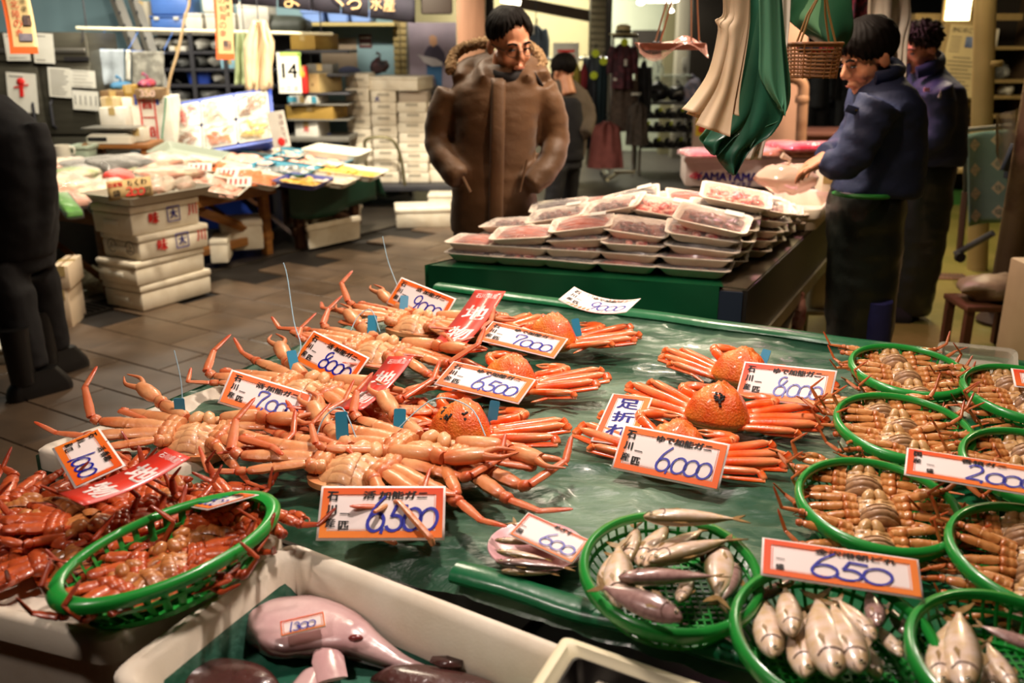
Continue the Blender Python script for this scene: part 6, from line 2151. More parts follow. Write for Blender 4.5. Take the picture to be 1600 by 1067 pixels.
for ci, (xa, xb, yt, ybm, n_, lab) in enumerate(cols):
    pa, pb = PY(xa, 200, 9.3), PY(xb, 200, 9.3)
    zt2 = PY((xa + xb) / 2, yt, 9.3).z
    hh = (zt2 - zcart) / n_
    w_ = pb.x - pa.x - .008
    pm = None
    for k_ in range(n_):
        t = thing('foam_box', '%s foam box of the %s stack on the hand cart' % (ordin[k_], lab), 'foam box', ((pa.x + pb.x) / 2 + .004 * math.sin(k_ * 3 + ci), 9.3 + .28, zcart + hh * k_), R(.6 * math.sin(k_ * 2 + ci)), 'foam boxes stacked on the hand cart')
        if ci == 0 and k_ == 0:
            B_ = MB().box((0, 0, hh * .5), (w_, .5, hh * .985), bev=.012).mesh('body', FOAM)
            G_ = MB().box((0, -.252, hh * .62), (.10, .012, .018), bev=.004).box((0, -.25, hh * .56), (.12, .006, .03)).mesh('grip', mat('foam_shade', '#b5ab98', 0.7))
        me = B_ if ci == 0 else MB().box((0, 0, hh * .5), (w_, .5, hh * .985), bev=.012).mesh('body', FOAM) if k_ == 0 else me
        link('body', me, t)
        link('grip', G_, t, (0, 0, 0))
    if ci == 1:
        tm = MB()
        put_text(tm, '大', -.06, 0, .05, bold=.003)
        tm.build('blue_print', INKB, t, (0, -.256, hh * .3), (PI / 2, 0, 0))
carton('foam_box', 'wider foam box with black brush mark lying on top of the stacks', 579, 120, 664, 142, 9.3, .55, FOAM, -12, kind='foam')
carton('grey_lid_box', 'grey lidded box on the right hand foam stack', 622, 143, 668, 160, 9.35, .5, mat('pinkish_grey_foam', '#b3a493', 0.7), 0, kind='foam')
carton('foam_box', 'foam box set back beside the stacks, nearer the brown jacket, lower', 669, 255, 706, 300, 9.4, .4, FOAM, 0, kind='foam')
carton('foam_box', 'foam box set back beside the stacks, nearer the brown jacket, upper', 669, 160, 704, 235, 9.4, .4, FOAM, 0, kind='foam')
carton('brown_tray_box', 'brown flat box between the two set back foam boxes', 669, 236, 706, 254, 9.4, .4, CARDB, 0)

# ================================================================== CLOTHES SHOP, BEHIND
ROD = mat('chrome_rod', '#c9c9c4', 0.25, metal=0.9)


def garment(name, label, x0, y0, x1, y1, Y, m, cat='garment', group=None, seed=0, flare=.15, sleeves=True):
    """clothing on a hanger: body with folds, two sleeves and a hanger hook"""
    p, w, h = prect(x0, y0, x1, y1, Y)
    t = thing(name, label, cat, (p.x, Y, p.z - h / 2), 0, group)

    def ring(v):
        z = h * (1 - v)
        hw = w * .5 * (.55 if v < .04 else (.66 + flare * v if sleeves else .8 + flare * v))
        if v < .12:
            hw *= .45 + 4.6 * v
        dp = .05 + .05 * v
        return [Vector((hw * math.cos(2 * PI * j / 20), dp * math.sin(2 * PI * j / 20) * (1 + .3 * math.sin(j * 2.5 + seed)) + .012 * math.sin(j * 3 + v * 5), z)) for j in range(20)]
    MB().loft([ring(v) for v in (0, .03, .08, .13, .3, .5, .7, .85, 1.0)], True).build('body', m, t)
    if sleeves:
        for s in (-1, 1):
            MB().tube([(s * w * .30, 0, h * .92), (s * w * .42, .01, h * .7), (s * w * .45, 0, h * .32)], [(.055, .05), (.05, .045), (.04, .035)], 8).build('sleeve', m, t)
    MB().tube(catmull([(-w * .25, 0, h * .95), (0, 0, h * 1.0), (0, 0, h + .05), (.02, 0, h + .08), (.0, 0, h + .1)] + ([(0, 0, 3.25 - p.z + h / 2)] if cat == 'jacket' else []), 4), .006, 5).build('hanger', DARKM, t)
    return t


G1 = mat('plaid_maroon', '#5a2a34', 0.85, '#3a1c24', 14, 3, 0.45, 0.55)
G2 = mat('charcoal_wool', '#26262b', 0.9, '#1c1c20', 9)
G3 = mat('dusty_rose_knit', '#8c4e48', 0.9, '#7d433e', 12)
G4 = mat('grey_coat', '#5c6672', 0.85, '#505a66', 8)
G5 = mat('brown_tweed', '#54443a', 0.9, '#3f332b', 20)
YT = mat('lime_tag', '#c6d62c', 0.6)
# mannequin-like grey jacket on the shop wall behind the man's head
gj = garment('grey_jacket', 'grey jacket with a white collar hanging behind the brown jacketed man', 818, 40, 856, 118, 12.2, G4, 'jacket')
MB().box((-.04, -.06, PY(832, 46, 12.2).z - gj.location.z), (.05, .03, .12), bev=.01).build('white_collar', PAPER, gj)
# rack 1, from behind the man to the middle
r1 = thing('clothes_rack', 'long chrome clothes rack behind the walking woman', 'rack', (PY(900, 92, 11.3).x, 11.3, 0))
zr = PY(900, 92, 11.3).z
xa, xb = PY(845, 92, 11.3).x - r1.location.x, PY(957, 94, 11.3).x - r1.location.x
MB().tube([(xa, 0, zr), (xb, 0, zr)], .018, 8).build('top_rail', ROD, r1)
for x in (xa + .05, xb - .05):
    MB().tube([(x, 0, .08), (x, 0, zr)], .016, 8).build('upright', ROD, r1)
    MB().box((x, 0, .08), (.05, .6, .04), bev=.006).build('foot', ROD, r1)
    for y in (-.27, .27):
        MB().ell((x, y, .035), (.03, .03, .033), 10, 6).build('caster', BLACKC, r1)
for i, (x0, y0, x1, y1, m, lab) in enumerate(((862, 96, 892, 200, G5, 'grey brown garment on the long rack, nearest the man'), (893, 100, 908, 220, mat('mustard_cloth', '#8a7a2a', 0.85), 'narrow mustard garment on the long rack'), (904, 100, 918, 215, mat('deep_red_cloth', '#7c2026', 0.85), 'narrow deep red garment on the long rack'), (910, 84, 946, 200, mat('slate_denim', '#3d424a', 0.85), 'slate denim jacket on the long rack with lime tag'), (915, 118, 936, 232, G2, 'black garment on the long rack, third from its end'), (930, 96, 950, 232, mat('dark_teal_cloth', '#22343a', 0.85), 'dark teal garment on the long rack'), (941, 104, 954, 225, mat('ivory_cloth', '#b5b2a0', 0.85), 'narrow ivory garment on the long rack by the plaid shirt'))):
    g_ = garment('garment', lab, x0, y0, x1, y1, 11.28 - .02 * (i % 3), m, 'garment', 'clothes on the long rack', i, .1, i in (0, 3))
    if i in (0, 3, 4, 5):
        MB().lathe([(.001, 0), (.045, 0), (.045, .01), (.001, .01)], 14).map(lambda v: Vector((v.x, v.z - .08, v.y))).build('lime_tag', YT, g_, (0, 0, PY(900, y0 + 2, 11.3).z - g_.location.z + .02))
# rack 2: plaid shirt etc on T stand
r2 = thing('clothes_stand', 'square chrome stand holding the plaid shirt and hat', 'rack', (PY(975, 58, 11.0).x, 11.0, 0))
z2_ = PY(975, 57, 11.0).z
for x in (PY(958, 60, 11).x - r2.location.x, PY(996, 60, 11).x - r2.location.x):
    MB().tube([(x, 0, .06), (x, 0, z2_)], .016, 8).build('upright', ROD, r2)
MB().tube([(PY(956, 57, 11).x - r2.location.x, 0, z2_), (PY(998, 57, 11).x - r2.location.x, 0, z2_)], .02, 8).build('top_rail', ROD, r2)
MB().tube([(PY(945, 278, 11).x - r2.location.x, -.3, .07), (PY(970, 268, 11).x - r2.location.x, .3, .07)], .022, 8).build('foot', mat('cream_tube', '#b7ad8c', 0.5), r2)
MB().tube([(PY(960, 262, 11).x - r2.location.x, 0, .12), (PY(992, 262, 11).x - r2.location.x, 0, .12)], .02, 8).build('cross_foot', MATS['cream_tube'], r2)
pg = garment('plaid_shirt', 'maroon plaid shirt with lime tag hanging on the chrome stand', 951, 68, 995, 138, 10.9, G1, 'shirt', None, 3, .12)
MB().lathe([(.001, 0), (.04, 0), (.04, .01), (.001, .01)], 14).map(lambda v: Vector((v.x, v.z - .09, v.y))).build('lime_tag', YT, pg, (0, 0, PY(972, 66, 10.9).z - pg.location.z))
MB().box((.02, -.09, .28), (.03, .006, .07)).build('white_label', PAPER, pg)
garment('brown_tweed_garment', 'dark brown checked garment hanging under the plaid shirt', 950, 120, 1002, 205, 10.95, G5, 'garment', None, 4, .1, False)
garment('rose_knit', 'dusty rose cape hanging low on the stand', 922, 190, 972, 262, 10.8, G3, 'garment', None, 5, .35, False)
garment('plaid_skirt', 'grey brown plaid skirt hanging right of the rose cape', 978, 160, 1014, 226, 10.8, mat('taupe_plaid', '#5d524a', 0.9, '#48403a', 18), 'skirt', None, 6, .2, False)
garment('black_coat', 'black coat hanging right of the plaid shirt', 994, 96, 1014, 215, 11.1, G2, 'coat', None, 7, .1, True)
for x, y in ((966, 124), (994, 147)):
    pz_ = PY(x, y, 10.85)
    tag(MB().box(pz_, (.11, .03, .03), bev=.006).build('white_hanger_bar', PAPER), 'white hanger bar on the brown garments, %s' % ('upper' if y < 130 else 'lower'), 'hanger')
ht = thing('straw_hat', 'straw hat with dark band on top of the chrome stand', 'hat', (PY(974, 50, 11).x, 11.0, z2_ + .02))
MB().lathe([(.16, .0), (.165, .01), (.085, .02), (.08, .09), (.05, .11), (.001, .115)], 20).build('crown', mat('straw', '#cdbb8a', 0.8), ht)
MB().lathe([(.088, .02), (.09, .03), (.087, .045), (.083, .045)], 20).build('band', BLACKC, ht)
# shoe shelves
ss = thing('shoe_rack', 'low dark rack of black shoes and bags in the clothes shop', 'rack', (PY(1045, 230, 11.6).x, 11.6, 0))
xa, xb = PY(1000, 230, 11.6).x - ss.location.x, PY(1090, 220, 11.6).x - ss.location.x
zz = [PY(1045, y, 11.6).z for y in (228, 203, 182, 160)]
for z in zz:
    MB().box(((xa + xb) / 2, .2, z - .015), (xb - xa, .45, .025)).build('shelf_board', DARKM, ss)
for x in (xa, xb):
    for y in (0, .4):
        MB().box((x, y, zz[-1] / 2), (.03, .03, zz[-1])).build('post', GREYP, ss)
SHOE = mat('black_shoe', '#141316', 0.35)
k_ = 0
ords = ['first', 'second', 'third', 'fourth', 'fifth']
rown = ['lowest', 'middle', 'upper']
for zi, z in enumerate(zz[:3]):
    for j in range(5):
        x = xa + .09 + (xb - xa - .16) * j / 4
        t = thing('shoe', 'black shoe with pale size slip, %s from the left on the %s shelf' % (ords[j], rown[zi]), 'shoe', (ss.location.x + x, 11.63 + .03 * math.sin(j * 3), z - .002), R(-75 + 6 * math.sin(j * 7)), 'black shoes on the shop rack')
        b_ = MB().rrect([(.12, .042, 0), (.125, .045, .02), (.115, .042, .03)], .04, 4).ell((-.05, 0, .05), (.06, .04, .045), 12, 8).ell((.05, 0, .035), (.065, .04, .03), 12, 8)
        b_.build('upper', SHOE, t)
        MB().box((.02, 0, .068), (.012, .03, .075), rot=(0, .5, 0)).build('size_slip', YT if (j + zi) % 2 else PAPER, t)
        k_ += 1
bl = bundle('black_bag', 'soft black bag on the top of the shoe rack', 1012, 134, 1048, 160, 11.65, SHOE, 'bag', 41)
bundle('black_bag', 'soft black bag with lime tags at the right of the rack top', 1046, 138, 1078, 160, 11.65, SHOE, 'bag', 42)
gs_ = thing('glass_shelf', 'clear glass shelf with bottles above the shoe rack', 'shelf', (PY(1040, 118, 11.7).x, 11.7, PY(1040, 118, 11.7).z))
MB().box((0, .15, 0), (.62, .3, .02)).build('pane', film_mat('shelf_glass', '#b9c4c0', 0.25, 0.05, 0.0, 5), gs_)
MB().box((0, .15, -.15), (.62, .01, .28)).build('front_pane', MATS['shelf_glass'], gs_)
for x in (-.28, .28):
    MB().box((x, .15, (zz[-1] - gs_.location.z) / 2), (.025, .25, gs_.location.z - zz[-1]), bev=.003).build('bracket', GREYP, gs_)
for i, (x, h_) in enumerate(((1026, .2), (1034, .14), (1010, .12))):
    pz_ = PY(x, 117, 11.75)
    o = MB().lathe([(.001, 0), (.04, 0), (.042, .02), (.04, h_ * .6), (.014, h_ * .75), (.014, h_), (.001, h_)], 14).build('bottle', film_mat('bottle_glass', '#cfd8d2', 0.25, 0.05, 0, 5), None, (pz_.x, 11.85, gs_.location.z + .011))
    MB().lathe([(.001, h_), (.017, h_), (.017, h_ + .02), (.001, h_ + .02)], 10).build('cap', PAPER, o)
    tag(o, ('tall clear bottle on the glass shelf', 'short clear bottle right of the tall one', 'low clear jar at the left of the glass shelf')[i], 'bottle')
bundle('mixed_cloth_heap', 'heap of pale flowered cloth right of the shoe rack', 1072, 130, 1100, 165, 11.6, mat('flowered_cloth', '#9a8a98', 0.85, '#5a6a8a', 20), 'cloth', 43)
ys_ = thing('yellow_sign_stand', 'standing board with a yellow and red sign beside the dark passage', 'sign', (PY(1094, 230, 11.2).x, 11.2, 0))
MB().box((0, 0, .45), (.2, .03, .9), bev=.005).build('board', mat('pinkish_board', '#b59a90', 0.8), ys_)
MB().box((0, -.02, .62), (.14, .01, .2)).build('yellow_sheet', mat('yellow_paper', '#d8b52a', 0.7), ys_)
MB().ell((0, -.03, .6), (.04, .005, .05), 12, 6).build('red_mark', INKR, ys_)
# shop front: brick pier, beam, framed openings, lamps
struct(MB().box((PY(884, 20, 12.8).x, 12.85, PY(884, 18, 12.8).z), (1.2, .12, .14), rot=(0, R(10), 0)).build('trim_1', mat('brown_trim', '#4a3a2a', 0.7)))
wp = thing('brick_pier', 'pale brick pier in the clothes shop', 'pier', (PY(934, 60, 12.5).x, 12.5, 0))
wp['kind'] = 'structure'
MB().box((0, .16, 1.3), (.19, .30, 2.6)).build('core', mat('pale_mortar', '#6a6250', 0.8), wp)
wb_ = MB().box((0, 0, 0), (.2, .04, .066), bev=.005).mesh('brick', mat('cream_brick', '#a89e80', 0.7, '#968c70', 6))
for r_ in range(17):
    link('brick', wb_, wp, (0, 0, .85 + .079 * r_))
struct(MB().box((PY(951, 60, 12.4).x, 12.45, 1.6), (.07, .1, 3.3)).build('trim_2', DARKW))
struct(MB().box((PY(1003, 50, 14.3).x, 14.4, 1.2), (.9, .1, 2.6)).build('wall_panel', mat('pale_green_panel', '#b9c0ae', 0.6, '#a8b09e', 1)))
struct(MB().box((PY(1012, 60, 14.2).x, 14.3, PY(1012, 65, 14.2).z), (.42, .08, .32)).build('window_1', DARKW))
struct(MB().box((PY(1048, 60, 13.9).x, 14.0, 1.6), (.18, .2, 3.3)).build('column_olive', mat('olive_column', '#6f6a4e', 0.7)))
for x, w_ in ((1068, .18), (1082, .2)):
    struct(MB().box((PY(x, 60, 13.4).x, 13.5 + (x - 1068) * .01, 1.6), (w_, .2, 3.3), bev=.02).build('column_grey', mat('grey_column', '#8f8a7c', 0.6)))
mb_ = tag(MB().box((0, 0, 0), (.1, .08, .17), bev=.01).box((0, -.045, .0), (.06, .02, .1), bev=.006).build('meter_box', GREYP, None, (PY(1074, 100, 13.2).x, 13.32, PY(1074, 100, 13.2).z)), 'small grey meter box on the grey column', 'box')
struct(MB().box((PY(1112, 60, 12.6).x, 12.8, 1.6), (.5, .2, 3.3)).build('wall_dark_pier', DARKW))
cs = tag(MB().box((0, 0, 0), (.30, .02, .24), bev=.004).build('paper_notice', PAPER, None, (PY(879, 83, 12.0).x, 11.24, PY(879, 84, 11.2).z)), 'white notice with red print clipped on the long clothes rack', 'sign')
MB().box((0, -.012, .03), (.2, .003, .03)).box((.05, -.012, -.04), (.1, .003, .05)).build('red_print', INKR, cs)
TUBE = mat('lit_tube', '#fff6df', 0.5, emit='#fff0cf', es=9)
for i, (x0, x1, y) in enumerate(((783, 800, 1), (803, 824, 4), (828, 846, 9))):
    a_, b_ = PY(x0, y - 1, 13.6), PY(x1, y + 2, 13.6)
    t = thing('ceiling_tube', ('lit white tube lamp in the clothes shop, partly behind the hair', 'lit white tube lamp in the clothes shop, middle one', 'lit white tube lamp in the clothes shop, right one')[i], 'lamp', a_)
    MB().tube([(0, 0, 0), b_ - a_], .03, 10).build('tube', TUBE, t)
    MB().box((b_ - a_) / 2 + Vector((0, 0, .05)), ((b_ - a_).length, .1, .03)).build('housing', PAPER, t)
    MB().tube([(b_ - a_) / 2 + Vector((0, 0, .05)), (b_ - a_) / 2 + Vector((0, 0, 3.25 - a_.z))], .006, 5).build('drop_rod', DARKM, t)
for i, (x, y, s_) in enumerate(((1001, 4, .05), (1049, 17, .035))):
    p_ = PY(x, y, 12.8)
    t = thing('spot_lamp', ('round lit lamp high in the clothes shop', 'small round lit lamp right of the hanging basket cords')[i], 'lamp', p_)
    MB().ell((0, 0, 0), (s_, s_, s_ * .6), 12, 8).build('bulb', TUBE, t)
    MB().tube([(0, 0, .02), (0, 0, .10)], [s_ * .9, s_ * .7], 10).build('socket', PAPER, t)
    MB().tube([(0, 0, .1), (0, 0, 3.25 - p_.z)], .006, 5).build('drop_rod', DARKM, t)
a_ = PY(1035, 0, 12.4)
t = thing('ceiling_tube', 'wide bright lamp panel at the top edge above the squid tray', 'lamp', a_)
MB().box((0, 0, 0), (.36, .3, .05), bev=.01).build('tube', TUBE, t)
MB().box((0, 0, .05), (.4, .34, .05), bev=.01).build('housing', PAPER, t)
MB().tube([(0, 0, .07), (0, 0, 3.25 - a_.z)], .006, 5).build('drop_rod', DARKM, t)
# ================================================================== TRAY STALL IN THE MIDDLE
FLc, FRc = Vector((-.307, 3.508, 0)), Vector((.811, 3.166, 0))
EF = FRc - FLc
BD = Vector((.4575, .889, 0))
LEN = 2.75
ts = thing('tray_stall', 'long stall with steel edge and dark skirt under the styrofoam trays', 'stall', FLc.copy())
LM, BL = Vector((.12, 3.97, 0)) - FLc, Vector((1.25, 5.9, 0)) - FLc
quad = [FLc * 0, EF, EF + BD * LEN, BL, LM]
mb = MB()
mb.prism([(v.x, v.y) for v in quad], TZ - .05, TZ - .004)
mb.build('stall_top', mat('grey_board_top', '#5d5346', 0.5, '#4d443a', 4), ts)
# steel edge strip along workers' side and dark side board, legs and rails
e0, e1 = EF, EF + BD * LEN
sd_ = Vector((BD.y, -BD.x, 0))
STE = mat('worn_zinc', '#8a7f6a', 0.35, '#6d6250', 5, metal=0.6)
w4 = [e0 - sd_ * .10, e0 + sd_ * .015, e1 + sd_ * .015, e1 - sd_ * .10]
MB().prism([(v.x, v.y) for v in w4], TZ - .004, TZ + .004).build('steel_edge', STE, ts)
w4 = [e0 + sd_ * .0, e0 + sd_ * .02, e1 + sd_ * .02, e1 + sd_ * .0]
MB().prism([(v.x, v.y) for v in w4], TZ - .24, TZ - .004).build('side_board', mat('dark_side_board', '#231d1a', 0.4), ts)
w4 = [e0 + sd_ * .0, e0 + sd_ * .03, e1 + sd_ * .03, e1 + sd_ * .0]
MB().prism([(v.x, v.y) for v in w4], TZ - .30, TZ - .24).build('side_rail', STE, ts)
for k_ in (0.02, .5, .98):
    for f_ in (.04, .98):
        q_ = EF * f_ + BD * LEN * k_ * (.98 if f_ > .5 else .94)
        if f_ < .5:
            q_ = (EF * .05 + BD * .06, LM + EF * .25 + BD * .5, BL + EF * .06 - BD * .1)[(k_ > .1) + (k_ > .6)]
        MB().box((q_.x, q_.y, (TZ - .05) / 2), (.05, .05, TZ - .05), rot=(0, 0, R(-27))).build('leg', STE, ts)
a_, b_ = e0 + BD * .05 + Vector((0, 0, .06)), e0 + BD * .95 + Vector((0, 0, TZ - .3))
MB().tube([a_, b_], [(.03, .02)] * 2, 4).build('brace', STE, ts)
fr_board = [EF * .93 - BD * .0, EF * 1.0, EF * 1.0 - Vector((0, .012, 0)), EF * .93 - Vector((0, .012, 0))]
MB().prism([(v.x, v.y) for v in fr_board], TZ - .5, TZ - .01).build('front_board', mat('dark_blue_board', '#1f2a3a', 0.5), ts)
mb = MB()
fn = Vector((EF.y, -EF.x, 0)).normalized()
mb.grid(lambda a, b: EF * (.945 * a - .012) + fn * (.016 + .010 * math.sin(a * 14 + b) * b + .006 * noise.noise(Vector((a * 9, b * 3, 1)))) + Vector((0, 0, TZ + .010 - .36 * b)), 60, 10)
mb.grid(lambda a, b: LM * (.9 * a) + EF * -.012 + fn * (.016 * (1 - a)) + Vector((-.012 - .01 * math.sin(a * 9) * b, 0, TZ + .010 - .30 * b)), 16, 8)
mb.grid(lambda a, b: (EF * (-.012 + .957 * a) + fn * .016).lerp(LM * .8 + EF * (.68 * a) + BD * (.02 * a), b) + Vector((0, 0, TZ + .008 + .004 * noise.noise(Vector((a * 9, b * 9, 5))))), 24, 8)
o = mb.build('green_front_cloth', mat('bottle_green_plastic', '#0e5230', 0.32, '#0b4427', 3, coat=0.3, bump=0.1, bs=15), None, FLc.copy())
tag(o, 'bottle green plastic sheet hung over the front of the tray stall', 'sheet')

TRW = mat('styro_tray', '#efe3d2', 0.5, '#e6d8c4', 30)
FILLS = [mat('brown_red_squid', '#8a3a26', 0.28, '#5a2016', 40, bump=0.5, bs=60, coat=0.5), mat('pinkish_fillet', '#b8583a', 0.28, '#96402a', 30, bump=0.5, bs=60, coat=0.5), mat('dark_mackerel', '#7f7674', 0.22, '#3f3a3c', 16, coat=0.7), mat('red_shellfish', '#c22a20', 0.3, '#e8b4a0', 40, 4, 0.45, 0.55, bump=0.5, bs=60, coat=0.5)]
CLING = film_mat('cling_wrap', '#f2ece6', 0.03, 0.05, 0.5, 22)
TB = MB().rrect([(.086, .064, 0), (.092, .070, .004), (.112, .088, .030), (.122, .098, .034), (.122, .098, .037), (.110, .087, .036), (.090, .068, .010)], .025, 4).mesh('body', TRW)
tr_me = []
for v_ in range(4):
    r = random.Random(v_ + 40)
    mb = MB()
    if v_ in (0, 3):
        for i in range(11):
            mb.ell((r.uniform(-.075, .075), r.uniform(-.055, .055), .026 + r.uniform(0, .008)), (r.uniform(.018, .034), r.uniform(.010, .016), .011), 8, 6, rot=(0, 0, r.uniform(0, 3)))
    else:
        for i in range(4):
            mb.tube(catmull([(-.095, -.05 + .033 * i, .024), (-.05, -.052 + .034 * i, .030), (.02, -.05 + .033 * i, .033), (.092, -.048 + .033 * i, .024)], 3), [(.006 + .012 * math.sin(PI * (j + .6) / 10.4), .005 + .010 * math.sin(PI * (j + .6) / 10.4)) for j in range(10)], 8, up=(0, 0, 1))
    mb.rrect([(.088, .066, .010), (.1, .078, .022)], .02, 3)
    tr_me.append(mb.mesh('seafood', FILLS[v_]))
FM_ = MB().grid(lambda a, b: Vector(((a - .5) * .236, (b - .5) * .188, .038 + .012 * math.sin(PI * a) * math.sin(PI * b) + .004 * noise.noise(Vector((a * 6, b * 6, 0))))), 14, 10).mesh('cling_wrap', CLING)
LBL = MB().box((.06, .05, .050), (.06, .045, .002)).mesh('price_label', PAPER)
colw = [.085, .245, .415, .605, .82]
coln = ['leftmost', 'second', 'middle', 'fourth', 'rightmost']
rown = ['front', 'second', 'third', 'fourth', 'fifth', 'sixth', 'seventh']
lvl = ['lowest', 'second', 'third', 'fourth', 'fifth', 'sixth', 'seventh']
cnt = [[2, 3, 4, 4, 5], [3, 4, 5, 5, 6], [3, 4, 5, 5, 5], [2, 3, 4, 4, 4], [2, 3, 3, 3, 3], [2, 2, 2, 2, 2], [1, 1, 1, 1, 1]]
yawf = math.degrees(math.atan2(EF.y, EF.x))
for r_ in range(7):
    for c_ in range(5):
        rr = random.Random(r_ * 9 + c_)
        if r_ > 1 and c_ == 0:
            continue
        dd_ = .105 + .215 * r_
        lf = LM * (dd_ / .59) if dd_ < .59 else LM.lerp(BL, (dd_ - .59) / 2.1)
        rg = EF + BD * dd_
        cw = colw[c_] if r_ < 2 else (0, .13, .37, .61, .85)[c_]
        base = FLc + lf.lerp(rg, cw) + (BD * .03 if r_ == 0 else BD * 0)
        zt_ = TZ + .014
        tx = ty = 0.0
        for k_ in range(cnt[r_][c_]):
            t = thing('styrofoam_tray', '%s wrapped tray of the %s stack in the %s row of the tray stall' % (lvl[k_], coln[c_], rown[r_]), 'tray', (0, 0, 0), 0, 'wrapped styrofoam trays on the tray stall')
            if k_ >= 2:
                ty -= rr.uniform(2.5, 6.5)
                tx += rr.uniform(1.5, 4.5)
            off = EF.normalized() * (.012 * k_ * rr.uniform(.2, 1) * (1 if c_ > 1 else -1)) + BD * (.016 * k_ * rr.uniform(.3, 1.1))
            t.location = base + off + Vector((0, 0, zt_))
            t.rotation_euler = (R(min(tx, 13)), R(max(ty, -15) * (1 if c_ < 3 else -.6)), R(yawf + rr.uniform(-7, 7) + (8 if r_ > 1 else 0)))
            if c_ == 4:
                t.scale = (1.12, 1.0, 1.0)
            link('body', TB, t)
            v_ = (r_ * 2 + c_ * 3 + k_) % 4
            link('seafood', tr_me[v_], t)
            if k_ >= cnt[r_][c_] - 2 or r_ == 0:
                link('cling_wrap', FM_, t)
            if k_ == cnt[r_][c_] - 1 and (r_ + c_) % 2 == 0:
                link('price_label', LBL, t)
            zt_ += .0385 + .003 * k_
# far end: pink box with printed name, meat packs, open foam box with plastic
pb = P(1182, 292, TZ + .01)
PKF = mat('pink_lit_foam', '#efe3dd', 0.6, '#e6d8d4', 12)
yb_ = carton('printed_foam_box', 'white foam box printed in blue letters at the far end of the tray stall', 1075, 243, 1292, 291, pb.y, .42, PKF, -6, kind='foam')
yb_.location.z = TZ + .006
tm = MB()
put_text(tm, 'YAMATAMA', -.155, -.022, .046, bold=.003)
put_text(tm, 'ヤマタマ', -.07, -.065, .026, bold=.002)
tm.build('blue_print', mat('violet_blue_ink', '#3a30a0', 0.5), yb_, (0, -.217, .085), (PI / 2, 0, 0))
rm = MB().tube([(-.035, 0, 0), (0, 0, .022), (.035, 0, 0), (0, 0, -.012), (-.035, 0, 0)], .005, 5).ell((0, 0, .004), (.012, .002, .010), 8, 6)
rm.build('red_mark', mat('pinkish_red_ink', '#e0506a', 0.5), yb_, (-.335, -.217, .062))
PKM = mat('pink_meat_pack', '#e58a90', 0.25, '#f0c4bc', 26, 4, 0.42, 0.58, coat=0.6)
RDM = mat('red_meat_pack', '#e0485a', 0.25, '#f08a90', 26, 4, 0.42, 0.58, coat=0.6)
BRM = mat('brown_dried_pack', '#c99a70', 0.3, '#a3704a', 40, coat=0.5)
ztop = yb_.location.z + .19
for i, (px, py, w_, l_, m_, lab, dz) in enumerate(((1110, 238, .34, .2, PKM, 'pale pink pack at the left end on the printed foam box', 0), (1165, 236, .3, .2, PKM, 'pale pink pack on printed foam box behind the hanging green bags', .0), (1240, 238, .4, .16, BRM, 'long brownish dried pack on the printed foam box', .0), (1275, 228, .42, .16, RDM, 'long bright red meat pack at the right on the printed foam box', .045), (1222, 226, .18, .14, RDM, 'short red topped pack left of the long red meat pack', .02), (1150, 228, .16, .14, PKM, 'small pink pack at the back of the printed foam box', .04))):
    c_ = P(px, py, ztop + dz + .02)
    t = thing('meat_pack', lab, 'meat pack', (c_.x, c_.y, ztop + dz), (0, 0, R(8 + 5 * math.sin(i * 3))), 'packs on the printed foam box')
    mb = MB().rrect([(w_ * .46, l_ * .46, 0), (w_ * .5, l_ * .5, .012), (w_ * .46, l_ * .46, .028), (w_ * .3, l_ * .3, .034)], .03, 3)
    mb.build('meat', m_, t)
    MB().rrect([(w_ * .52, l_ * .52, .004), (w_ * .51, l_ * .51, .028), (w_ * .4, l_ * .4, .042)], .03, 3, cap=(False, True)).build('cling_wrap', CLING, t)
q = [P(1190, 333, TZ + .10), P(1283, 330, TZ + .10), P(1312, 300, TZ + .10), P(1215, 296, TZ + .10)]
ob, oring = foam_box('foam_box', 'open white foam box with plastic bags beside the near worker hand', q, TZ + .11, .10, .02, FOAM, floor_=.02)
bundle('plastic_bag_bundle', 'big clear plastic bag billowing out of the open foam box by the worker', 1192, 268, 1285, 308, ob.location.y - .12, film_mat('billowing_bag', '#e6cdb6', 0.55, 0.15, 0.6, 12), 'bag', 51, .22)
carton('folded_paper_box', 'cream paper box under the near worker wrist', 1285, 268, 1302, 300, ob.location.y + .15, .12, FOAM, 0)
# under the stall, workers' side
jug = thing('plastic_jug', 'white plastic jug on a small shelf under the tray stall', 'jug', P(1277, 478, .18))
MB().rrect([(.06, .05, 0), (.07, .06, .02), (.07, .06, .16), (.035, .03, .21), (.028, .028, .235)], .03, 4).build('body', mat('milky_plastic', '#cfc8ac', 0.4), jug)
MB().tube(catmull([(.03, 0, .2), (.075, 0, .19), (.078, 0, .12), (.06, 0, .09)], 5), .010, 6).build('handle', MATS['milky_plastic'], jug)
MB().lathe([(.001, .235), (.03, .235), (.03, .255), (.001, .258)], 12).build('cap', MATS['milky_plastic'], jug)
o = MB().box((jug.location.x + .02, jug.location.y, .165), (.26, .2, .025), bev=.004)
for dx in (-.09, .12):
    o.box((jug.location.x + dx, jug.location.y, .08), (.04, .16, .155))
tag(o.build('jug_shelf', mat('pale_board', '#b9b296', 0.6)), 'small pale shelf on the floor carrying the white jug', 'shelf')
bundle('rag_bundle', 'crumpled pale red rag hanging low under the tray stall', 1243, 478, 1262, 522, 4.05, mat('red_white_rag', '#b98a7a', 0.8, '#7c4034', 20), 'cloth', 52, .08)

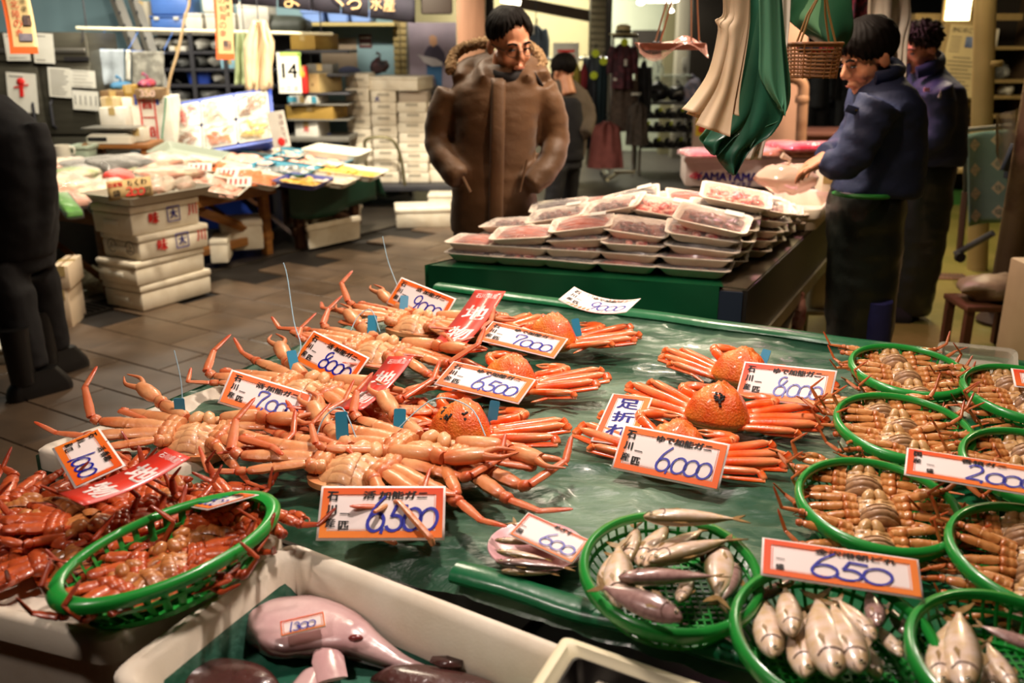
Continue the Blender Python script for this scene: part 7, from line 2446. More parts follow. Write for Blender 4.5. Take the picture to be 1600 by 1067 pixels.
# ================================================================== HANGING THINGS
GBAG = mat('green_poly_bag', '#1d4f3a', 0.38, '#2a6349', 5, coat=0.2)
GBAGL = mat('pale_green_poly_bag', '#4f8a68', 0.4, '#5c9674', 5, coat=0.15)
BBAG = mat('beige_poly_bag', '#d0b996')
WBAG = mat('white_poly_bag', '#ded2c0', 0.45, '#d2c4b0', 6)


def sheets(name, label, Yd, left, right, n, m_list, ruf=.02, spread=.010, mats_cycle=True, cat='bags', fold=3.0, nu=20):
    """bunch of thin bags hanging together: each a rippled sheet between two edge curves at distance Yd"""
    L_ = catmull([PY(x, y, Yd) for x, y in left], 6)
    R_ = catmull([PY(x, y, Yd) for x, y in right], 6)
    t = thing(name, label, cat, (L_[0] + R_[0]) / 2)
    for k_ in range(n):
        def f(u, v, k_=k_):
            i = v * (len(L_) - 1)
            a, b = int(i), min(int(i) + 1, len(L_) - 1)
            l = L_[a].lerp(L_[b], i - a)
            i2 = v * (len(R_) - 1)
            a2, b2 = int(i2), min(int(i2) + 1, len(R_) - 1)
            r = R_[a2].lerp(R_[b2], i2 - a2)
            sh = .017 * (k_ - n / 2) * v * (.6 + .4 * v)
            q_ = l.lerp(r, u) + Vector((sh * math.sin(k_ * 2.1), 0, sh * .6 * math.cos(k_ * 1.7)))
            q_.y += spread * (k_ - n / 2) * (.3 + v) + ruf * math.sin(u * fold * PI + k_ * .5 + v * 2) * (.25 + .75 * v)
            return q_ - t.location
        o = MB().grid(f, nu, 24).build('bag', m_list[k_ % len(m_list)], t)
        o.modifiers.new('thickness', 'SOLIDIFY').thickness = .0012
    MB().tube([(0, 0, -.03), (0, 0, 3.25 - t.location.z)], .006, 6).build('hanging_cord', DARKM, t)
    return t


YB = 2.55
sheets('green_bag_bunch', 'bunch of dark green plastic bags hanging over the tray stall, pointed end down', YB, [(1172, -40), (1160, 70), (1138, 170), (1118, 212), (1118, 226), (1136, 241)], [(1218, -40), (1222, 60), (1226, 150), (1205, 192), (1170, 210), (1144, 243)], 9, [GBAG, GBAG, GBAGL], .016, .010, fold=2.4)
sheets('pale_green_bag_bunch', 'paler green bag edge curling at the right of the hanging bunch', YB - .06, [(1186, -40), (1188, 60), (1188, 110), (1196, 130), (1210, 150), (1220, 160)], [(1216, -40), (1220, 60), (1224, 120), (1226, 150), (1226, 160), (1224, 172)], 3, [GBAGL], .012, .006)
sheets('beige_bag_bunch', 'bunch of beige plastic bags fanning out left of the hanging green bags', YB - .10, [(1127, -40), (1132, 20), (1122, 32), (1130, 48), (1120, 110), (1100, 150), (1086, 172)], [(1172, -40), (1170, 20), (1166, 50), (1158, 90), (1147, 140), (1141, 170), (1138, 190)], 7, [BBAG], .010, .006, fold=2.6)
sheets('clear_bag_bunch', 'clear and white bags hanging behind the green bunch', YB + .12, [(1205, -40), (1210, 60), (1205, 150), (1180, 200), (1160, 240)], [(1236, -40), (1230, 60), (1208, 150), (1198, 190), (1186, 240)], 3, [WBAG, film_mat('hanging_clear', '#e8dccb', 0.3, 0.1, 0.5, 20)], .012, .01)
sheets('green_bag_bunch', 'broad green plastic bags draped above the woven basket', 3.15, [(1240, -50), (1236, 0), (1231, 24), (1250, 40), (1275, 55)], [(1330, -50), (1330, 0), (1333, 42), (1325, 60), (1310, 70)], 4, [GBAG, GBAGL], .03, .012, fold=2)
sheets('white_bag_bunch', 'bunch of white plastic carrier bags hanging above the near worker head', 4.3, [(1362, -40), (1358, 20), (1366, 55), (1385, 110)], [(1416, -40), (1420, 20), (1412, 60), (1408, 112)], 5, [WBAG], .03, .012)
sheets('red_checked_cloth', 'dark red checked cloth hanging behind the green bags at top', 5.2, [(1320, -50), (1322, 0), (1322, 26)], [(1358, -50), (1358, 0), (1354, 28)], 2, [mat('red_check', '#6a2430', 0.85, '#2a1418', 30, 3, 0.48, 0.52)], .02, .01, cat='cloth')

# woven basket
wk = thing('woven_basket', 'brown woven bamboo basket hanging by cords before the near worker', 'basket', PY(1268, 122, 2.9))
WV = mat('bamboo_brown', '#7a4a1e', 0.5, '#9a6530', 30, bump=0.2, bs=90)
bw, bd_, bh = .155, .10, .098


def wpt(a, z):
    f_ = 1 - .10 * (1 - z / bh) if z > .02 else .90
    c_, s_ = math.cos(a), math.sin(a)
    e_ = 2 / 3.2
    return Vector((math.copysign(abs(c_) ** e_, c_) * bw / 2 * f_, math.copysign(abs(s_) ** e_, s_) * bd_ / 2 * f_, z))


n_ = 44
for i in range(9):
    z = .006 + (bh - .012) * i / 8
    MB().tube([wpt(2 * PI * j / n_, z) * 1.0 + Vector((0, 0, 0)) for j in range(n_ + 1)], [(.0022, .0035)] * (n_ + 1), 5, up=(0, 0, 1)).build('weaver', WV, wk)
stv = MB()
for j in range(n_ // 2):
    a = 2 * PI * j / (n_ // 2)
    stv.tube([wpt(a, .0), wpt(a, bh * .5), wpt(a, bh)], [(.0030 if j % 5 else .007, .0016)] * 3, 5)
stv.build('stakes', WV, wk)['kind'] = 'stuff'
MB().tube([wpt(2 * PI * j / n_, bh) * 1.01 for j in range(n_ + 1)], [(.005, .005)] * (n_ + 1), 7, up=(0, 0, 1)).build('rim', WV, wk)
bs_ = MB().rrect([(bw * .44, bd_ * .44, .001), (bw * .44, bd_ * .44, .006)], .03, 4).build('base', WV, wk)
CORDM = mat('straw_cord', '#9a7638', 0.7)
top = Vector((.012, 0, .26))
for s_ in ((-bw * .32, -.02), (bw * .36, -.02), (-bw * .30, .03), (bw * .34, .03)):
    MB().tube([(s_[0], s_[1], bh), (s_[0] * .55, s_[1] * .6, bh + .08), top], .0032, 6).build('cord', CORDM, wk)
MB().tube([top, Vector((top.x, 0, 3.25 - wk.location.z))], .0035, 6).build('hanging_cord', DARKM, wk)
MB().ell(top, (.014, .014, .018), 10, 7).tube(catmull([top, top + Vector((.03, 0, .01)), top + Vector((.035, 0, -.012)), top + Vector((.01, 0, -.015))], 4), .003, 5).build('knot', CORDM, wk)
rb = MB()
for i in range(6):
    rb.ell((-.04 + .018 * i, .01 * math.sin(i * 3), bh - .012), (.014, .012, .014), 8, 6)
tag(rb.build('small_change_bundle', mat('red_bundle', '#b83a3a', 0.6, '#2a3a4a', 40, 4, 0.48, 0.52), None, wk.location.copy()), 'little red and dark bundles lying in the woven basket', 'bundle')

# hanging squid tray
sq = thing('hanging_tray', 'flat pink wooden tray hanging on four cords with film over the aisle', 'tray', PY(1046, 78, 3.6))
PW = mat('pinkish_wood', '#b0705a', 0.5, '#9a5a48', 6, stretch=(1, 6, 1))
hw_, hd_ = .115, .10
MB().rrect([(hw_ * .9, hd_ * .9, 0), (hw_ * 1.0, hd_, .012), (hw_ * 1.04, hd_ * 1.04, .024), (hw_ * .97, hd_ * .97, .024), (hw_ * .92, hd_ * .9, .010)], .03, 5).build('dish', PW, sq)
for x, y in ((-hw_ * .6, -hd_ * .9), (hw_ * .55, -hd_ * .9), (-hw_ * .2, hd_ * .9), (hw_ * .95, .0)):
    MB().ell((x, y, .022), (.010, .008, .010), 8, 6).build('fixing', DARKM, sq)
    MB().tube([(x, y, .022), (x * .35 + .04, 0, .30), (x * .3 + .05, 0, 3.25 - sq.location.z)], .0035, 5).build('cord', mat('brown_cord', '#7a5236', 0.7), sq)
fl_ = MB().grid(lambda a, b: Vector(((a - .5) * .25, (b - .5) * .22, .026 - .03 * math.sin(a * 7) * (1 if b < .2 else .2) - (.035 * (1 - b * 5) if b < .2 else 0))), 24, 12)
tag(fl_.build('loose_film', film_mat('tray_film', '#e8b8ae', 0.35, 0.1, 0.6, 30), None, sq.location.copy()), 'clear film drooping from the hanging pink tray', 'film')

# ================================================================== WORKERS' LANE
POLE = mat('cream_painted_pipe', '#b09a68', 0.5, '#a38d5c', 4)
struct(MB().tube([PY(1540, 420, 6.6) + Vector((0, 0, -.5)), PY(1534, 200, 6.6), PY(1541, -60, 6.6)], .07, 20).lathe([(.073, -.02), (.08, 0), (.073, .02)], 20, c=PY(1548, 99, 6.6)).build('column_pipe', POLE))
PINK = mat('pinkish_pillar', '#d9a898', 0.6, '#cf9c8c', 2)
struct(MB().box((PY(1228, 110, 8.2).x, 8.35, 1.6), (.34, .3, 3.3), bev=.02).build('column_pink', PINK))
pp = MB().tube(catmull([PY(1218, 122, 7.9), PY(1240, 122, 7.9), PY(1254, 132, 7.9), PY(1254, 160, 7.9), PY(1250, 240, 7.9)], 5), .045, 10)
pp.tube([PY(1250, 240, 7.9), (PY(1250, 240, 7.9).x, 7.9, 0)], .045, 10)
pp.lathe([(.05, -.03), (.056, -.02), (.056, .02), (.05, .03)], 14, c=PY(1253, 155, 7.9))
tag(pp.build('bent_pipe', mat('rust_stained_pipe', '#b98a72', 0.5, '#7a4630', 5, 5, 0.5, 0.75)), 'pinkish bent drain pipe beside the pink pillar', 'pipe')
tag(MB().box((PY(1322, 200, 9).x, 9.0, PY(1322, 207, 9).z / 2), (1.0, .5, PY(1322, 207, 9).z), bev=.01).box((PY(1322, 200, 9).x, 8.98, PY(1322, 205, 9).z), (1.05, .56, .04), bev=.006).build('far_counter', mat('pinkish_counter', '#8a5a54', 0.5)), 'low pinkish counter far behind the near worker arms', 'counter')
# back shelf of the lane
yl = 9.2
ls = thing('lane_shelf', 'tan shelf unit full of small goods behind the far worker', 'shelf', (PY(1520, 150, yl).x, yl, 0))
lx0, lx1 = PY(1487, 150, yl).x - ls.location.x, PY(1610, 150, yl).x - ls.location.x
TAN = mat('tan_shelf_board', '#a08a5c', 0.6, '#8d784e', 5)
lz = [PY(1540, y, yl).z for y in (75, 127, 152, 182, 205, 235, 268)]
for z in lz:
    MB().box(((lx0 + lx1) / 2, .2, z), (lx1 - lx0, .42, .03)).build('shelf_board', TAN, ls)
for x in (lx0, lx1):
    MB().box((x, .2, 1.1), (.045, .42, 2.2)).build('side_board', mat('dark_brown_upright', '#4a3a28', 0.6), ls)
MB().box(((lx0 + lx1) / 2, .42, 1.1), (lx1 - lx0, .01, 2.2)).build('back_board', DARKW, ls)
for i, (x0, y0, x1, y1, m, lab, kd) in enumerate(((1542, 45, 1560, 74, FOAMC, 'white box on the top board of the lane shelf', 'b'), (1522, 98, 1543, 126, WCL, 'white bag on the lane shelf left of the cream pipe', 'g'), (1505, 160, 1516, 181, mat('dull_green_jar', '#5c6650', 0.5), 'dull jar on the lane shelf beside the far worker shoulder', 'b'), (1520, 162, 1532, 181, mat('amber_tin', '#8a6a3a', 0.5), 'amber tin on the lane shelf', 'b'), (1500, 188, 1514, 204, FOAM, 'pale box on the lane shelf at the far worker elbow', 'b'), (1516, 190, 1534, 204, mat('brown_tin', '#6a4630', 0.5), 'brown box on the lane shelf beside the pipe foot', 'b'), (1500, 210, 1520, 234, FOAM, 'white box low on the lane shelf behind the far worker', 'b'), (1500, 240, 1518, 267, mat('ivory_box', '#c9bb94', 0.6), 'ivory box on the lowest lane shelf', 'b'), (1566, 105, 1584, 126, GRB, 'grey bundle on the lane shelf right of the pipe', 'g'), (1570, 135, 1590, 151, WCL, 'pale bundle on the lane shelf at the frame edge', 'g'))):
    if kd == 'b':
        carton('shelf_box', lab, x0, y0, x1, y1, yl + .02, .25, m, 0)
    else:
        bundle('bag_bundle', lab, x0, y0, x1, y1, yl + .02, m, 'bag', 60 + i)
# lane poster
po, w_, h_ = prect(1474, 40, 1530, 152, 8.9)
ps2 = MB().box((0, 0, 0), (w_, .01, h_)).build('wall_poster', mat('cream_poster', '#b3a47c', 0.7, '#a6976f', 3), None, (po.x, 8.9, po.z), (0, R(4), 0))
tag(ps2, 'cream printed poster with a blue photo on a board behind the far worker', 'poster')
struct(MB().box((po.x, 8.96, po.z), (w_ + .04, .05, h_ + .08)).build('trim_poster_board', mat('tan_board', '#8f7c54', 0.7)))
tm = MB()
put_text(tm, 'かにのご案内', 0, h_ * .43, .045, bold=.002)
for i in range(9):
    tm.box((-w_ * .03, h_ * (.05 - .055 * i), 0), (w_ * (.75 if i % 3 else .5), .008, .001))
for i in range(6):
    tm.box((-w_ * .28, h_ * (.33 - .04 * i), 0), (w_ * .3, .006, .001))
tm.build('printing', mat('slate_print', '#4a4640', 0.7), ps2, (0, -.007, 0), (PI / 2, 0, 0))
MB().box((w_ * .2, -.007, h_ * .27), (w_ * .42, .003, h_ * .15)).build('blue_photo', mat('navy_photo', '#27355c', 0.6, '#6a7a9a', 12), ps2)
# lattice lamp panel and small tube lamps
lp = PY(1498, 10, 9.0)
lt_ = thing('ceiling_light', 'bright lattice light panel high behind the far worker', 'lamp', lp)
WL = mat('lit_warm_panel', '#fff3d6', 0.5, emit='#ffe2a8', es=5)
for i in range(3):
    for j in range(2):
        MB().box((-.075 + .075 * i, 0, -.07 + .11 * j), (.066, .02, .10)).build('pane', WL, lt_)
MB().box((0, .03, 0), (.26, .03, .28)).build('frame', TAN, lt_)
MB().tube([(0, .03, .1), (0, .03, 3.25 - lp.z)], .008, 6).build('drop_rod', DARKM, lt_)
for i, (x0, y0, x1, y1) in enumerate(((1543, 4, 1550, 18), (1533, 28, 1538, 44))):
    a_, b_ = PY(x0, y1, 7.9), PY(x1, y0, 8.5)
    t = thing('small_tube_lamp', ('small lit tube lamp left of the cream pipe, upper', 'small lit tube lamp left of the cream pipe, lower')[i], 'lamp', a_)
    MB().tube([(0, 0, 0), b_ - a_], .02, 8).build('tube', WL, t)
    MB().tube([b_ - a_, (b_.x - a_.x, b_.y - a_.y, 3.25 - a_.z)], .006, 5).build('drop_rod', DARKM, t)
struct(MB().box((PY(1478, 27, 9.3).x + .15, 9.2, PY(1478, 27, 9.3).z), (1.0, .1, .06)).build('trim_lintel', TAN))
# printed cloth on a trolley
def towel_pt(u, v, d=0.0):
    q_ = PY(1511 + 62 * u + 2 * v, 210 - 8 * u + (144 - 0 * u) * v, 6.0)
    q_.y += .03 * math.sin(u * 4) - d
    return q_


tw = MB().grid(lambda u, v: towel_pt(u, v), 14, 14).build('printed_towel', mat('pale_teal_cloth', '#7fa39a', 0.8, '#74988f', 5))
tw.modifiers.new('thickness', 'SOLIDIFY').thickness = .004
tag(tw, 'pale teal towel printed with cream diamonds hanging in the workers lane', 'towel')
dm = mat('cream_diamond', '#c9c4a4', 0.8)
dg_ = mat('teal_glyph', '#6f9088', 0.8)
for (cu, cv) in ((.22, .13), (.76, .10), (.22, .40), (.76, .36), (.22, .66), (.76, .62), (.22, .90), (.76, .88)):
    mb = MB()
    mb.add([towel_pt(cu + dx, cv + dy, .006) for dx, dy in ((-.15, 0), (0, .075), (.15, 0), (0, -.075))], [(0, 1, 2, 3)])
    d_ = mb.build('diamond_print', dm, tw)
    gm = MB()
    vs, fs = text_geo('旬' if cv < .5 else '味')
    gm.add([towel_pt(cu + v.x * .14, cv - v.y * .07, .009) for v in vs], fs)
    gm.build('glyph', dg_, d_)
tb_ = MB().tube([PY(1500, 398, 6.4), PY(1553, 360, 6.0), PY(1560, 340, 5.9)], .028, 8)
rk = thing('towel_trolley', 'dark metal trolley frame carrying the printed towel', 'trolley', (PY(1540, 300, 6.1).x, 6.1, 0))
f_ = lambda x, y, Y: PY(x, y, Y) - rk.location
MB().tube([f_(1493, 397, 6.25), f_(1552, 364, 6.05)], .022, 8).build('lower_bar', DARKM, rk)
MB().tube([f_(1508, 300, 6.25), f_(1499, 392, 6.25)], [(.03, .02)] * 2, 6).build('upright', mat('rust_brown_steel', '#4a2f22', 0.6), rk)
MB().tube([f_(1508, 203, 6.06), f_(1580, 196, 6.06)], .014, 8).build('top_bar', GREYP, rk)
MB().tube([f_(1578, 196, 6.06), f_(1572, 400, 6.06)], .02, 8).build('upright', DARKM, rk)
MB().tube([f_(1508, 203, 6.06), f_(1508, 300, 6.25)], .014, 8).build('upright', DARKM, rk)
MB().lathe([(.001, -.015), (.035, -.015), (.035, .015), (.001, .015)], 14).map(lambda v: Vector((v.x, v.z, v.y)) + f_(1500, 402, 6.2)).build('wheel', BLACKC, rk)
tag(MB().grid(lambda u, v: PY(1556 + 34 * u, 182 - 14 * u + 26 * v + 150 * v * (1 - u) * .2 + 110 * v * u, 5.75) + Vector((0, .03 * math.sin(u * 6), 0)), 10, 10).build('white_film_sheet', film_mat('lane_film', '#b9ae96', 0.6, 0.25, 0.4, 14)), 'milky plastic sheet hanging right of the printed towel', 'sheet')
# rusty post at right
RUST = mat('rusty_painted_post', '#a58a66', 0.6, '#6a4a30', 5, 6, 0.52, 0.7, bump=0.4, bs=40, k='#3a2014')
xr = PY(1602, 258, 5.25).x
rp = MB().tube([(xr, 5.25, z) for z in (0, .2, .45, .7, .95, 1.4, 3.3)], [.09, .078, .076, .075, .075, .075, .075], 16, k=[1, .9, .75, .35, .1, 0, 0])
rp.lathe([(.12, 0), (.13, .02), (.09, .07)], 16, c=(xr, 5.25, 0), k=[1, 1, 1])
struct(rp.build('column_rusty', RUST))
carton('dark_crate', 'dark crate stacked at the frame edge behind the rusty post', 1606, 262, 1690, 470, 5.6, .3, mat('dark_brown_crate', '#3a2c22', 0.6), 0)
o = MB().box((PY(1592, 250, 5.5).x, 5.55, PY(1592, 250, 5.5).z), (.1, .04, .16), rot=(0, .25, 0), bev=.004)
o.box((PY(1592, 250, 5.5).x + .05, 5.6, PY(1592, 262, 5.5).z - .05), (.12, .05, .05))
tag(o.build('navy_board', mat('navy_board_paint', '#1f2f4a', 0.5)), 'small navy board leaning on the crate at the frame edge', 'board')
tag(MB().box((PY(1612, 520, 4.2).x, 4.2, .30), (.16, .3, .60), bev=.01).build('pale_plinth', mat('pale_wood_board', '#a3946e', 0.6, '#93845f', 4)), 'pale board standing at the frame edge behind the clear tray', 'board')
stl = thing('step_stool', 'low dark stool with a crumpled grey bag in the workers lane', 'stool', P(1530, 545, .0))
MB().box((0, 0, .26), (.34, .28, .03), bev=.006).build('stool_top', WOODD, stl)
for x in (-.14, .14):
    for y in (-.11, .11):
        MB().box((x, y, .125), (.04, .04, .25)).build('leg', WOODD, stl)
q_ = P(1530, 545, 0)
cg = MB().ell((0, 0, .06), (.17, .13, .07), 18, 12)
cg.map(lambda v: Vector((v.x, v.y, max(0, v.z))) + Vector((1, 1, .6)) * .03 * noise.noise(v * 12))
tag(cg.build('crumpled_bag', mat('grey_brown_bag', '#8d7c62', 0.45, '#6d5d48', 9, bump=0.5, bs=20), None, (q_.x, q_.y, .285)), 'crumpled grey brown bag on the low stool in the lane', 'bag')
# clear tray on the stall edge
c_ = P(1527, 560, TZ + .05)
ctray = thing('clear_tray', 'empty clear plastic tray standing on edge at the back of the stall', 'tray', (c_.x, c_.y, TZ + .012), (R(24), 0, R(-22)))
MB().rrect([(.075, .05, 0), (.085, .06, .03), (.095, .07, .032), (.095, .07, .035), (.083, .058, .033), (.072, .048, .004)], .02, 4).build('body', film_mat('clear_tray_plastic', '#cfc8b4', 0.3, 0.08, 0.2, 14), ctray)
MB().tube([(-.09 + .0, -.065, .034), (.09, -.065, .034)], .003, 6).build('rolled_rim', MATS['clear_tray_plastic'], ctray)
# floor drain and green ledge
dr = thing('floor_drain', 'rusty slotted drain cover in the green lane floor', 'drain', P(1483, 433, .0), R(-8))
MB().box((0, 0, .004), (.24, .17, .012), bev=.002).build('frame', mat('rust_brown_drain', '#7a5236', 0.6, '#5a3a24', 12), dr)
sl_ = MB()
for i in range(8):
    MB().box((-.095 + .027 * i, 0, .011), (.011, .12, .004)).build('slot', BLACKC, dr)
struct(MB().box((PY(1480, 300, 9.7).x, 9.55, .07), (1.6, .3, .16), bev=.01).build('trim_green_ledge', mat('green_painted_ledge', '#2f6a34', 0.5, '#3f7a3c', 4)))
# ================================================================== PEOPLE
def blend(mb, name, m, parent, voxel=.012, smooth=6, disp=0.0, freq=(9, 9, 14), seed=0, loc=None):
    """melt overlapping closed shapes into one continuous surface"""
    me = mb.mesh(name + '_source', m, True)
    o = bpy.data.objects.new(name + '_source', me)
    COL.objects.link(o)
    r = o.modifiers.new('melt', 'REMESH')
    r.mode = 'VOXEL'
    r.voxel_size = voxel
    r.use_smooth_shade = True
    s = o.modifiers.new('soft', 'SMOOTH')
    s.iterations = smooth
    s.factor = .5
    bpy.context.view_layer.update()
    out = bpy.data.meshes.new_from_object(o.evaluated_get(bpy.context.evaluated_depsgraph_get()))
    bpy.data.objects.remove(o)
    bpy.data.meshes.remove(me)
    out.name = name
    out.materials.clear()
    out.materials.append(m)
    if disp:
        ns = [v.normal.copy() for v in out.vertices]
        for v, n_ in zip(out.vertices, ns):
            c = v.co
            q_ = Vector((c.x * freq[0], c.y * freq[1], c.z * freq[2]))
            d_ = noise.noise(q_ + Vector((seed, 0, 0))) + .5 * noise.noise(q_ * 2.3 + Vector((0, seed, 0)))
            v.co = c + n_ * (d_ * disp)
    out.polygons.foreach_set('use_smooth', [True] * len(out.polygons))
    return link(name, out, parent, loc)


SKIN = mat('warm_skin', '#d59a78', 0.5, '#c98b6a', 30, sss=.12, bump=.05, bs=200)
HAIRM = mat('black_hair', '#0c0908', 0.6, '#15100d', 60, 3, bump=.35, bs=90, stretch=(6, 6, 1), spec=.1)
DARKEYE = mat('dark_eye', '#120d0b', .2)
LIP = mat('lip', '#a8604e', .5)


def head_blobs(mb, M):
    s0 = len(mb.v)
    mb.ell((0, .012, .035), (.073, .092, .082), 20, 14).ell((0, -.028, -.02), (.061, .057, .075), 20, 14).ell((0, -.033, -.070), (.050, .046, .036), 16, 10).ell((0, -.066, -.092), (.022, .018, .016), 12, 8)
    for s in (-1, 1):
        mb.ell((s * .034, -.055, -.032), (.026, .024, .028), 12, 8).ell((s * .029, -.076, .024), (.026, .012, .008), 12, 8).ell((s * .077, .010, -.012), (.009, .021, .032), 12, 8, rot=(0, 0, s * -.35)).ell((s * .010, -.097, -.032), (.009, .010, .008), 10, 6)
    mb.tube([(0, -.078, .020), (0, -.098, -.008), (0, -.108, -.028)], [.009, .011, .013], 10)
    mb.ell((0, -.086, -.060), (.022, .010, .006), 12, 8).ell((0, -.083, -.071), (.019, .010, .007), 12, 8)
    mb.tube([(0, .022, -.05), (0, .036, -.12), (0, .045, -.19)], [.052, .054, .060], 14)
    mb.map(lambda v: M @ v, s0)


def face_parts(t, M, glasses=False):
    for s in (-1, 1):
        MB().ell((s * .030, -.0795, .002), (.0150, .008, .0036), 12, 8).map(lambda v: M @ v).build('eye', DARKEYE, t)
        MB().tube(catmull([(s * .013, -.090, .024), (s * .030, -.090, .030), (s * .047, -.080, .024)], 4), [(.003, .0045)] * 9, 6).map(lambda v: M @ v).build('eyebrow', HAIRM, t)
    MB().tube(catmull([(-.021, -.090, -.0655), (0, -.097, -.0645), (.021, -.090, -.0655)], 4), .0022, 6).map(lambda v: M @ v).build('mouth', LIP, t)
    if glasses:
        g = MB()
        for s in (-1, 1):
            pts = [(s * .032 + .023 * math.cos(2 * PI * j / 16), -.104 + .012 * abs(math.cos(2 * PI * j / 16)) * (1 if s * math.cos(2 * PI * j / 16) > 0 else 0), -.001 + .0155 * math.sin(2 * PI * j / 16)) for j in range(17)]
            g.tube(pts, .0013, 6)
            g.tube([(s * .056, -.094, .004), (s * .074, -.03, .004), (s * .078, .012, .002)], .0016, 6)
        g.tube([(-.010, -.105, .003), (0, -.108, .006), (.010, -.105, .003)], .0013, 6)
        g.map(lambda v: M @ v).build('glasses', mat('dark_wire', '#2a2422', .3, metal=.6), t)


def hair(t, M, front=66, side=98, back=122, puff=1.0, spiky=0.0, seed=0, part=.3, m=None):
    """hair shell whose lower edge follows hairline, sideburns and nape"""
    n_u, n_v = 150, 20

    def f(u, v):
        az = 2 * PI * u
        fr = .5 + .5 * math.cos(az)          # 1 at the face side
        sd = abs(math.sin(az))
        bd = back + (front - back) * fr ** .8
        bd = bd + (side - bd) * sd ** 2.2 * .8
        bd += 5 * noise.noise(Vector((math.cos(az) * 4, math.sin(az) * 4, seed))) + 8 * noise.noise(Vector((math.cos(az) * 9, math.sin(az) * 9, seed))) + 9 * noise.noise(Vector((math.cos(az) * 26, math.sin(az) * 26, seed)))
        if spiky:
            bd += 9 * noise.noise(Vector((math.cos(az) * 14, math.sin(az) * 14, seed + 3)))
        th = R(bd) * v
        d_ = Vector((math.sin(th) * math.sin(az), -math.sin(th) * math.cos(az), math.cos(th)))
        k_ = puff * (1 + .035 * noise.noise(d_ * 5 + Vector((seed, 0, 0))) + .02 * math.sin(az * 30 + 4 * noise.noise(d_ * 3)) * v + spiky * max(0, noise.noise(d_ * 11 + Vector((seed, 1, 0)))))
        k_ *= 1 + .03 * math.sin(v * PI) - .10 * v ** 7
        return M @ (Vector((0, .014, .036)) + Vector((d_.x * .083, d_.y * .103, d_.z * .092)) * k_)
    o = MB().grid(f, n_u, n_v).build('hair', m or HAIRM, t, angle=80)
    md = o.modifiers.new('thickness', 'SOLIDIFY')
    md.thickness = .006
    return o


def HM(loc, yaw=0, pitch=0, roll=0, s=1.0):
    """head placement: yaw turns the face, pitch bows it down"""
    return Matrix.Translation(loc) @ Matrix.Rotation(R(yaw), 4, 'Z') @ Matrix.Rotation(R(pitch), 4, 'X') @ Matrix.Rotation(R(roll), 4, 'Y') @ Matrix.Scale(s, 4)


class Fig:
    def __init__(s, label, px, Y, group=None):
        q_ = PY(px, 200, Y)
        s.Y = Y
        s.t = thing('person', label, 'person', (q_.x, Y, 0), 0, group)

    def L(s, px, py, dy=0.0):
        q_ = PY(px, py, s.Y + dy) - s.t.location
        return q_

    def ring(s, cx, py, hw, dp, dy=0.0, n=24, e=2.4):
        c = s.L(cx, py, dy)
        w = hw / FPX * zc(PY(cx, py, s.Y + dy))
        out = []
        for j in range(n):
            a = 2 * PI * j / n
            ca, sa = math.cos(a), math.sin(a)
            out.append(c + Vector((math.copysign(abs(ca) ** (2 / e), ca) * w, math.copysign(abs(sa) ** (2 / e), sa) * dp, 0)))
        return out

    def loft(s, mb, rows):
        return mb.loft([s.ring(*r_) for r_ in rows], True)


def legs(F, mb, xs, ytop, r0=.085, r1=.05, ylow=None):
    if mb is not None and r0 <= .09 and r1 <= .05:
        r0, r1 = .05, .032
    for (xa, xb, dy) in xs:
        a, b = F.L(xa, ytop, 0), F.L(xb, ylow or ytop, dy)
        mb.tube([a, Vector((b.x, b.y, a.z * .5)), Vector((b.x, b.y, .08))], [r0, (r0 + r1) / 2, r1], 12)


def shoe(F, x, y, yaw, m, h=.09, L_=.27, boot=0.0):
    mb = MB().rrect([(.045, L_ / 2, 0), (.048, L_ / 2, .02), (.044, L_ / 2 * .95, .05), (.034, L_ * .3, h)], .04, 4)
    if boot:
        mb.tube([(0, L_ * .22, h * .6), (0, L_ * .24, boot)], [.055, .065], 14)
    return mb.build('shoe', m, F.t, (x, y, 0), (0, 0, R(yaw)))


# ---- man in the brown parka
F = Fig('man with glasses in brown parka with fur trimmed hood, hands in pockets', 775, 4.14)
t = F.t
Mh = HM(F.L(797, 67, .0), 26, 19, -6, 1.12)
JK = mat('brown_parka_cloth', '#5f3f1a', .6, '#4f3314', 3, bump=.3, bs=13, bd=.02, sheen=.2)
mb = MB()
head_blobs(mb, Mh)
mb.tube([F.L(788, 112, .04), F.L(785, 150, .03), F.L(775, 240, .02), F.L(772, 330, .02)], [(.06, .05), (.10, .05), (.09, .05), (.09, .05)], 16)
legs(F, mb, ((745, 738, .02), (800, 806, .02)), 330, .08, .045)
for xs in (((708, 150), (690, 215), (722, 278)), ((845, 145), (866, 220), (828, 290))):
    mb.tube([F.L(xs[0][0], xs[0][1]), F.L(xs[1][0], xs[1][1]), F.L(xs[2][0], xs[2][1], -.06)], [.030, .028, .026], 10)
blend(mb, 'body', SKIN, t, .0062, 5)
face_parts(t, Mh, True)
hair(t, Mh, 54, 108, 142, 1.05, 0, 2)
mb = MB()
F.loft(mb, [(772, 362, 69, .155, .02), (772, 345, 69, .16, .02), (772, 300, 67, .16, .02), (772, 250, 64, .15, .02), (774, 200, 66, .145, .02), (776, 160, 72, .135, .02), (778, 136, 70, .12, .02), (786, 116, 46, .10, .03), (790, 100, 32, .085, .04)])
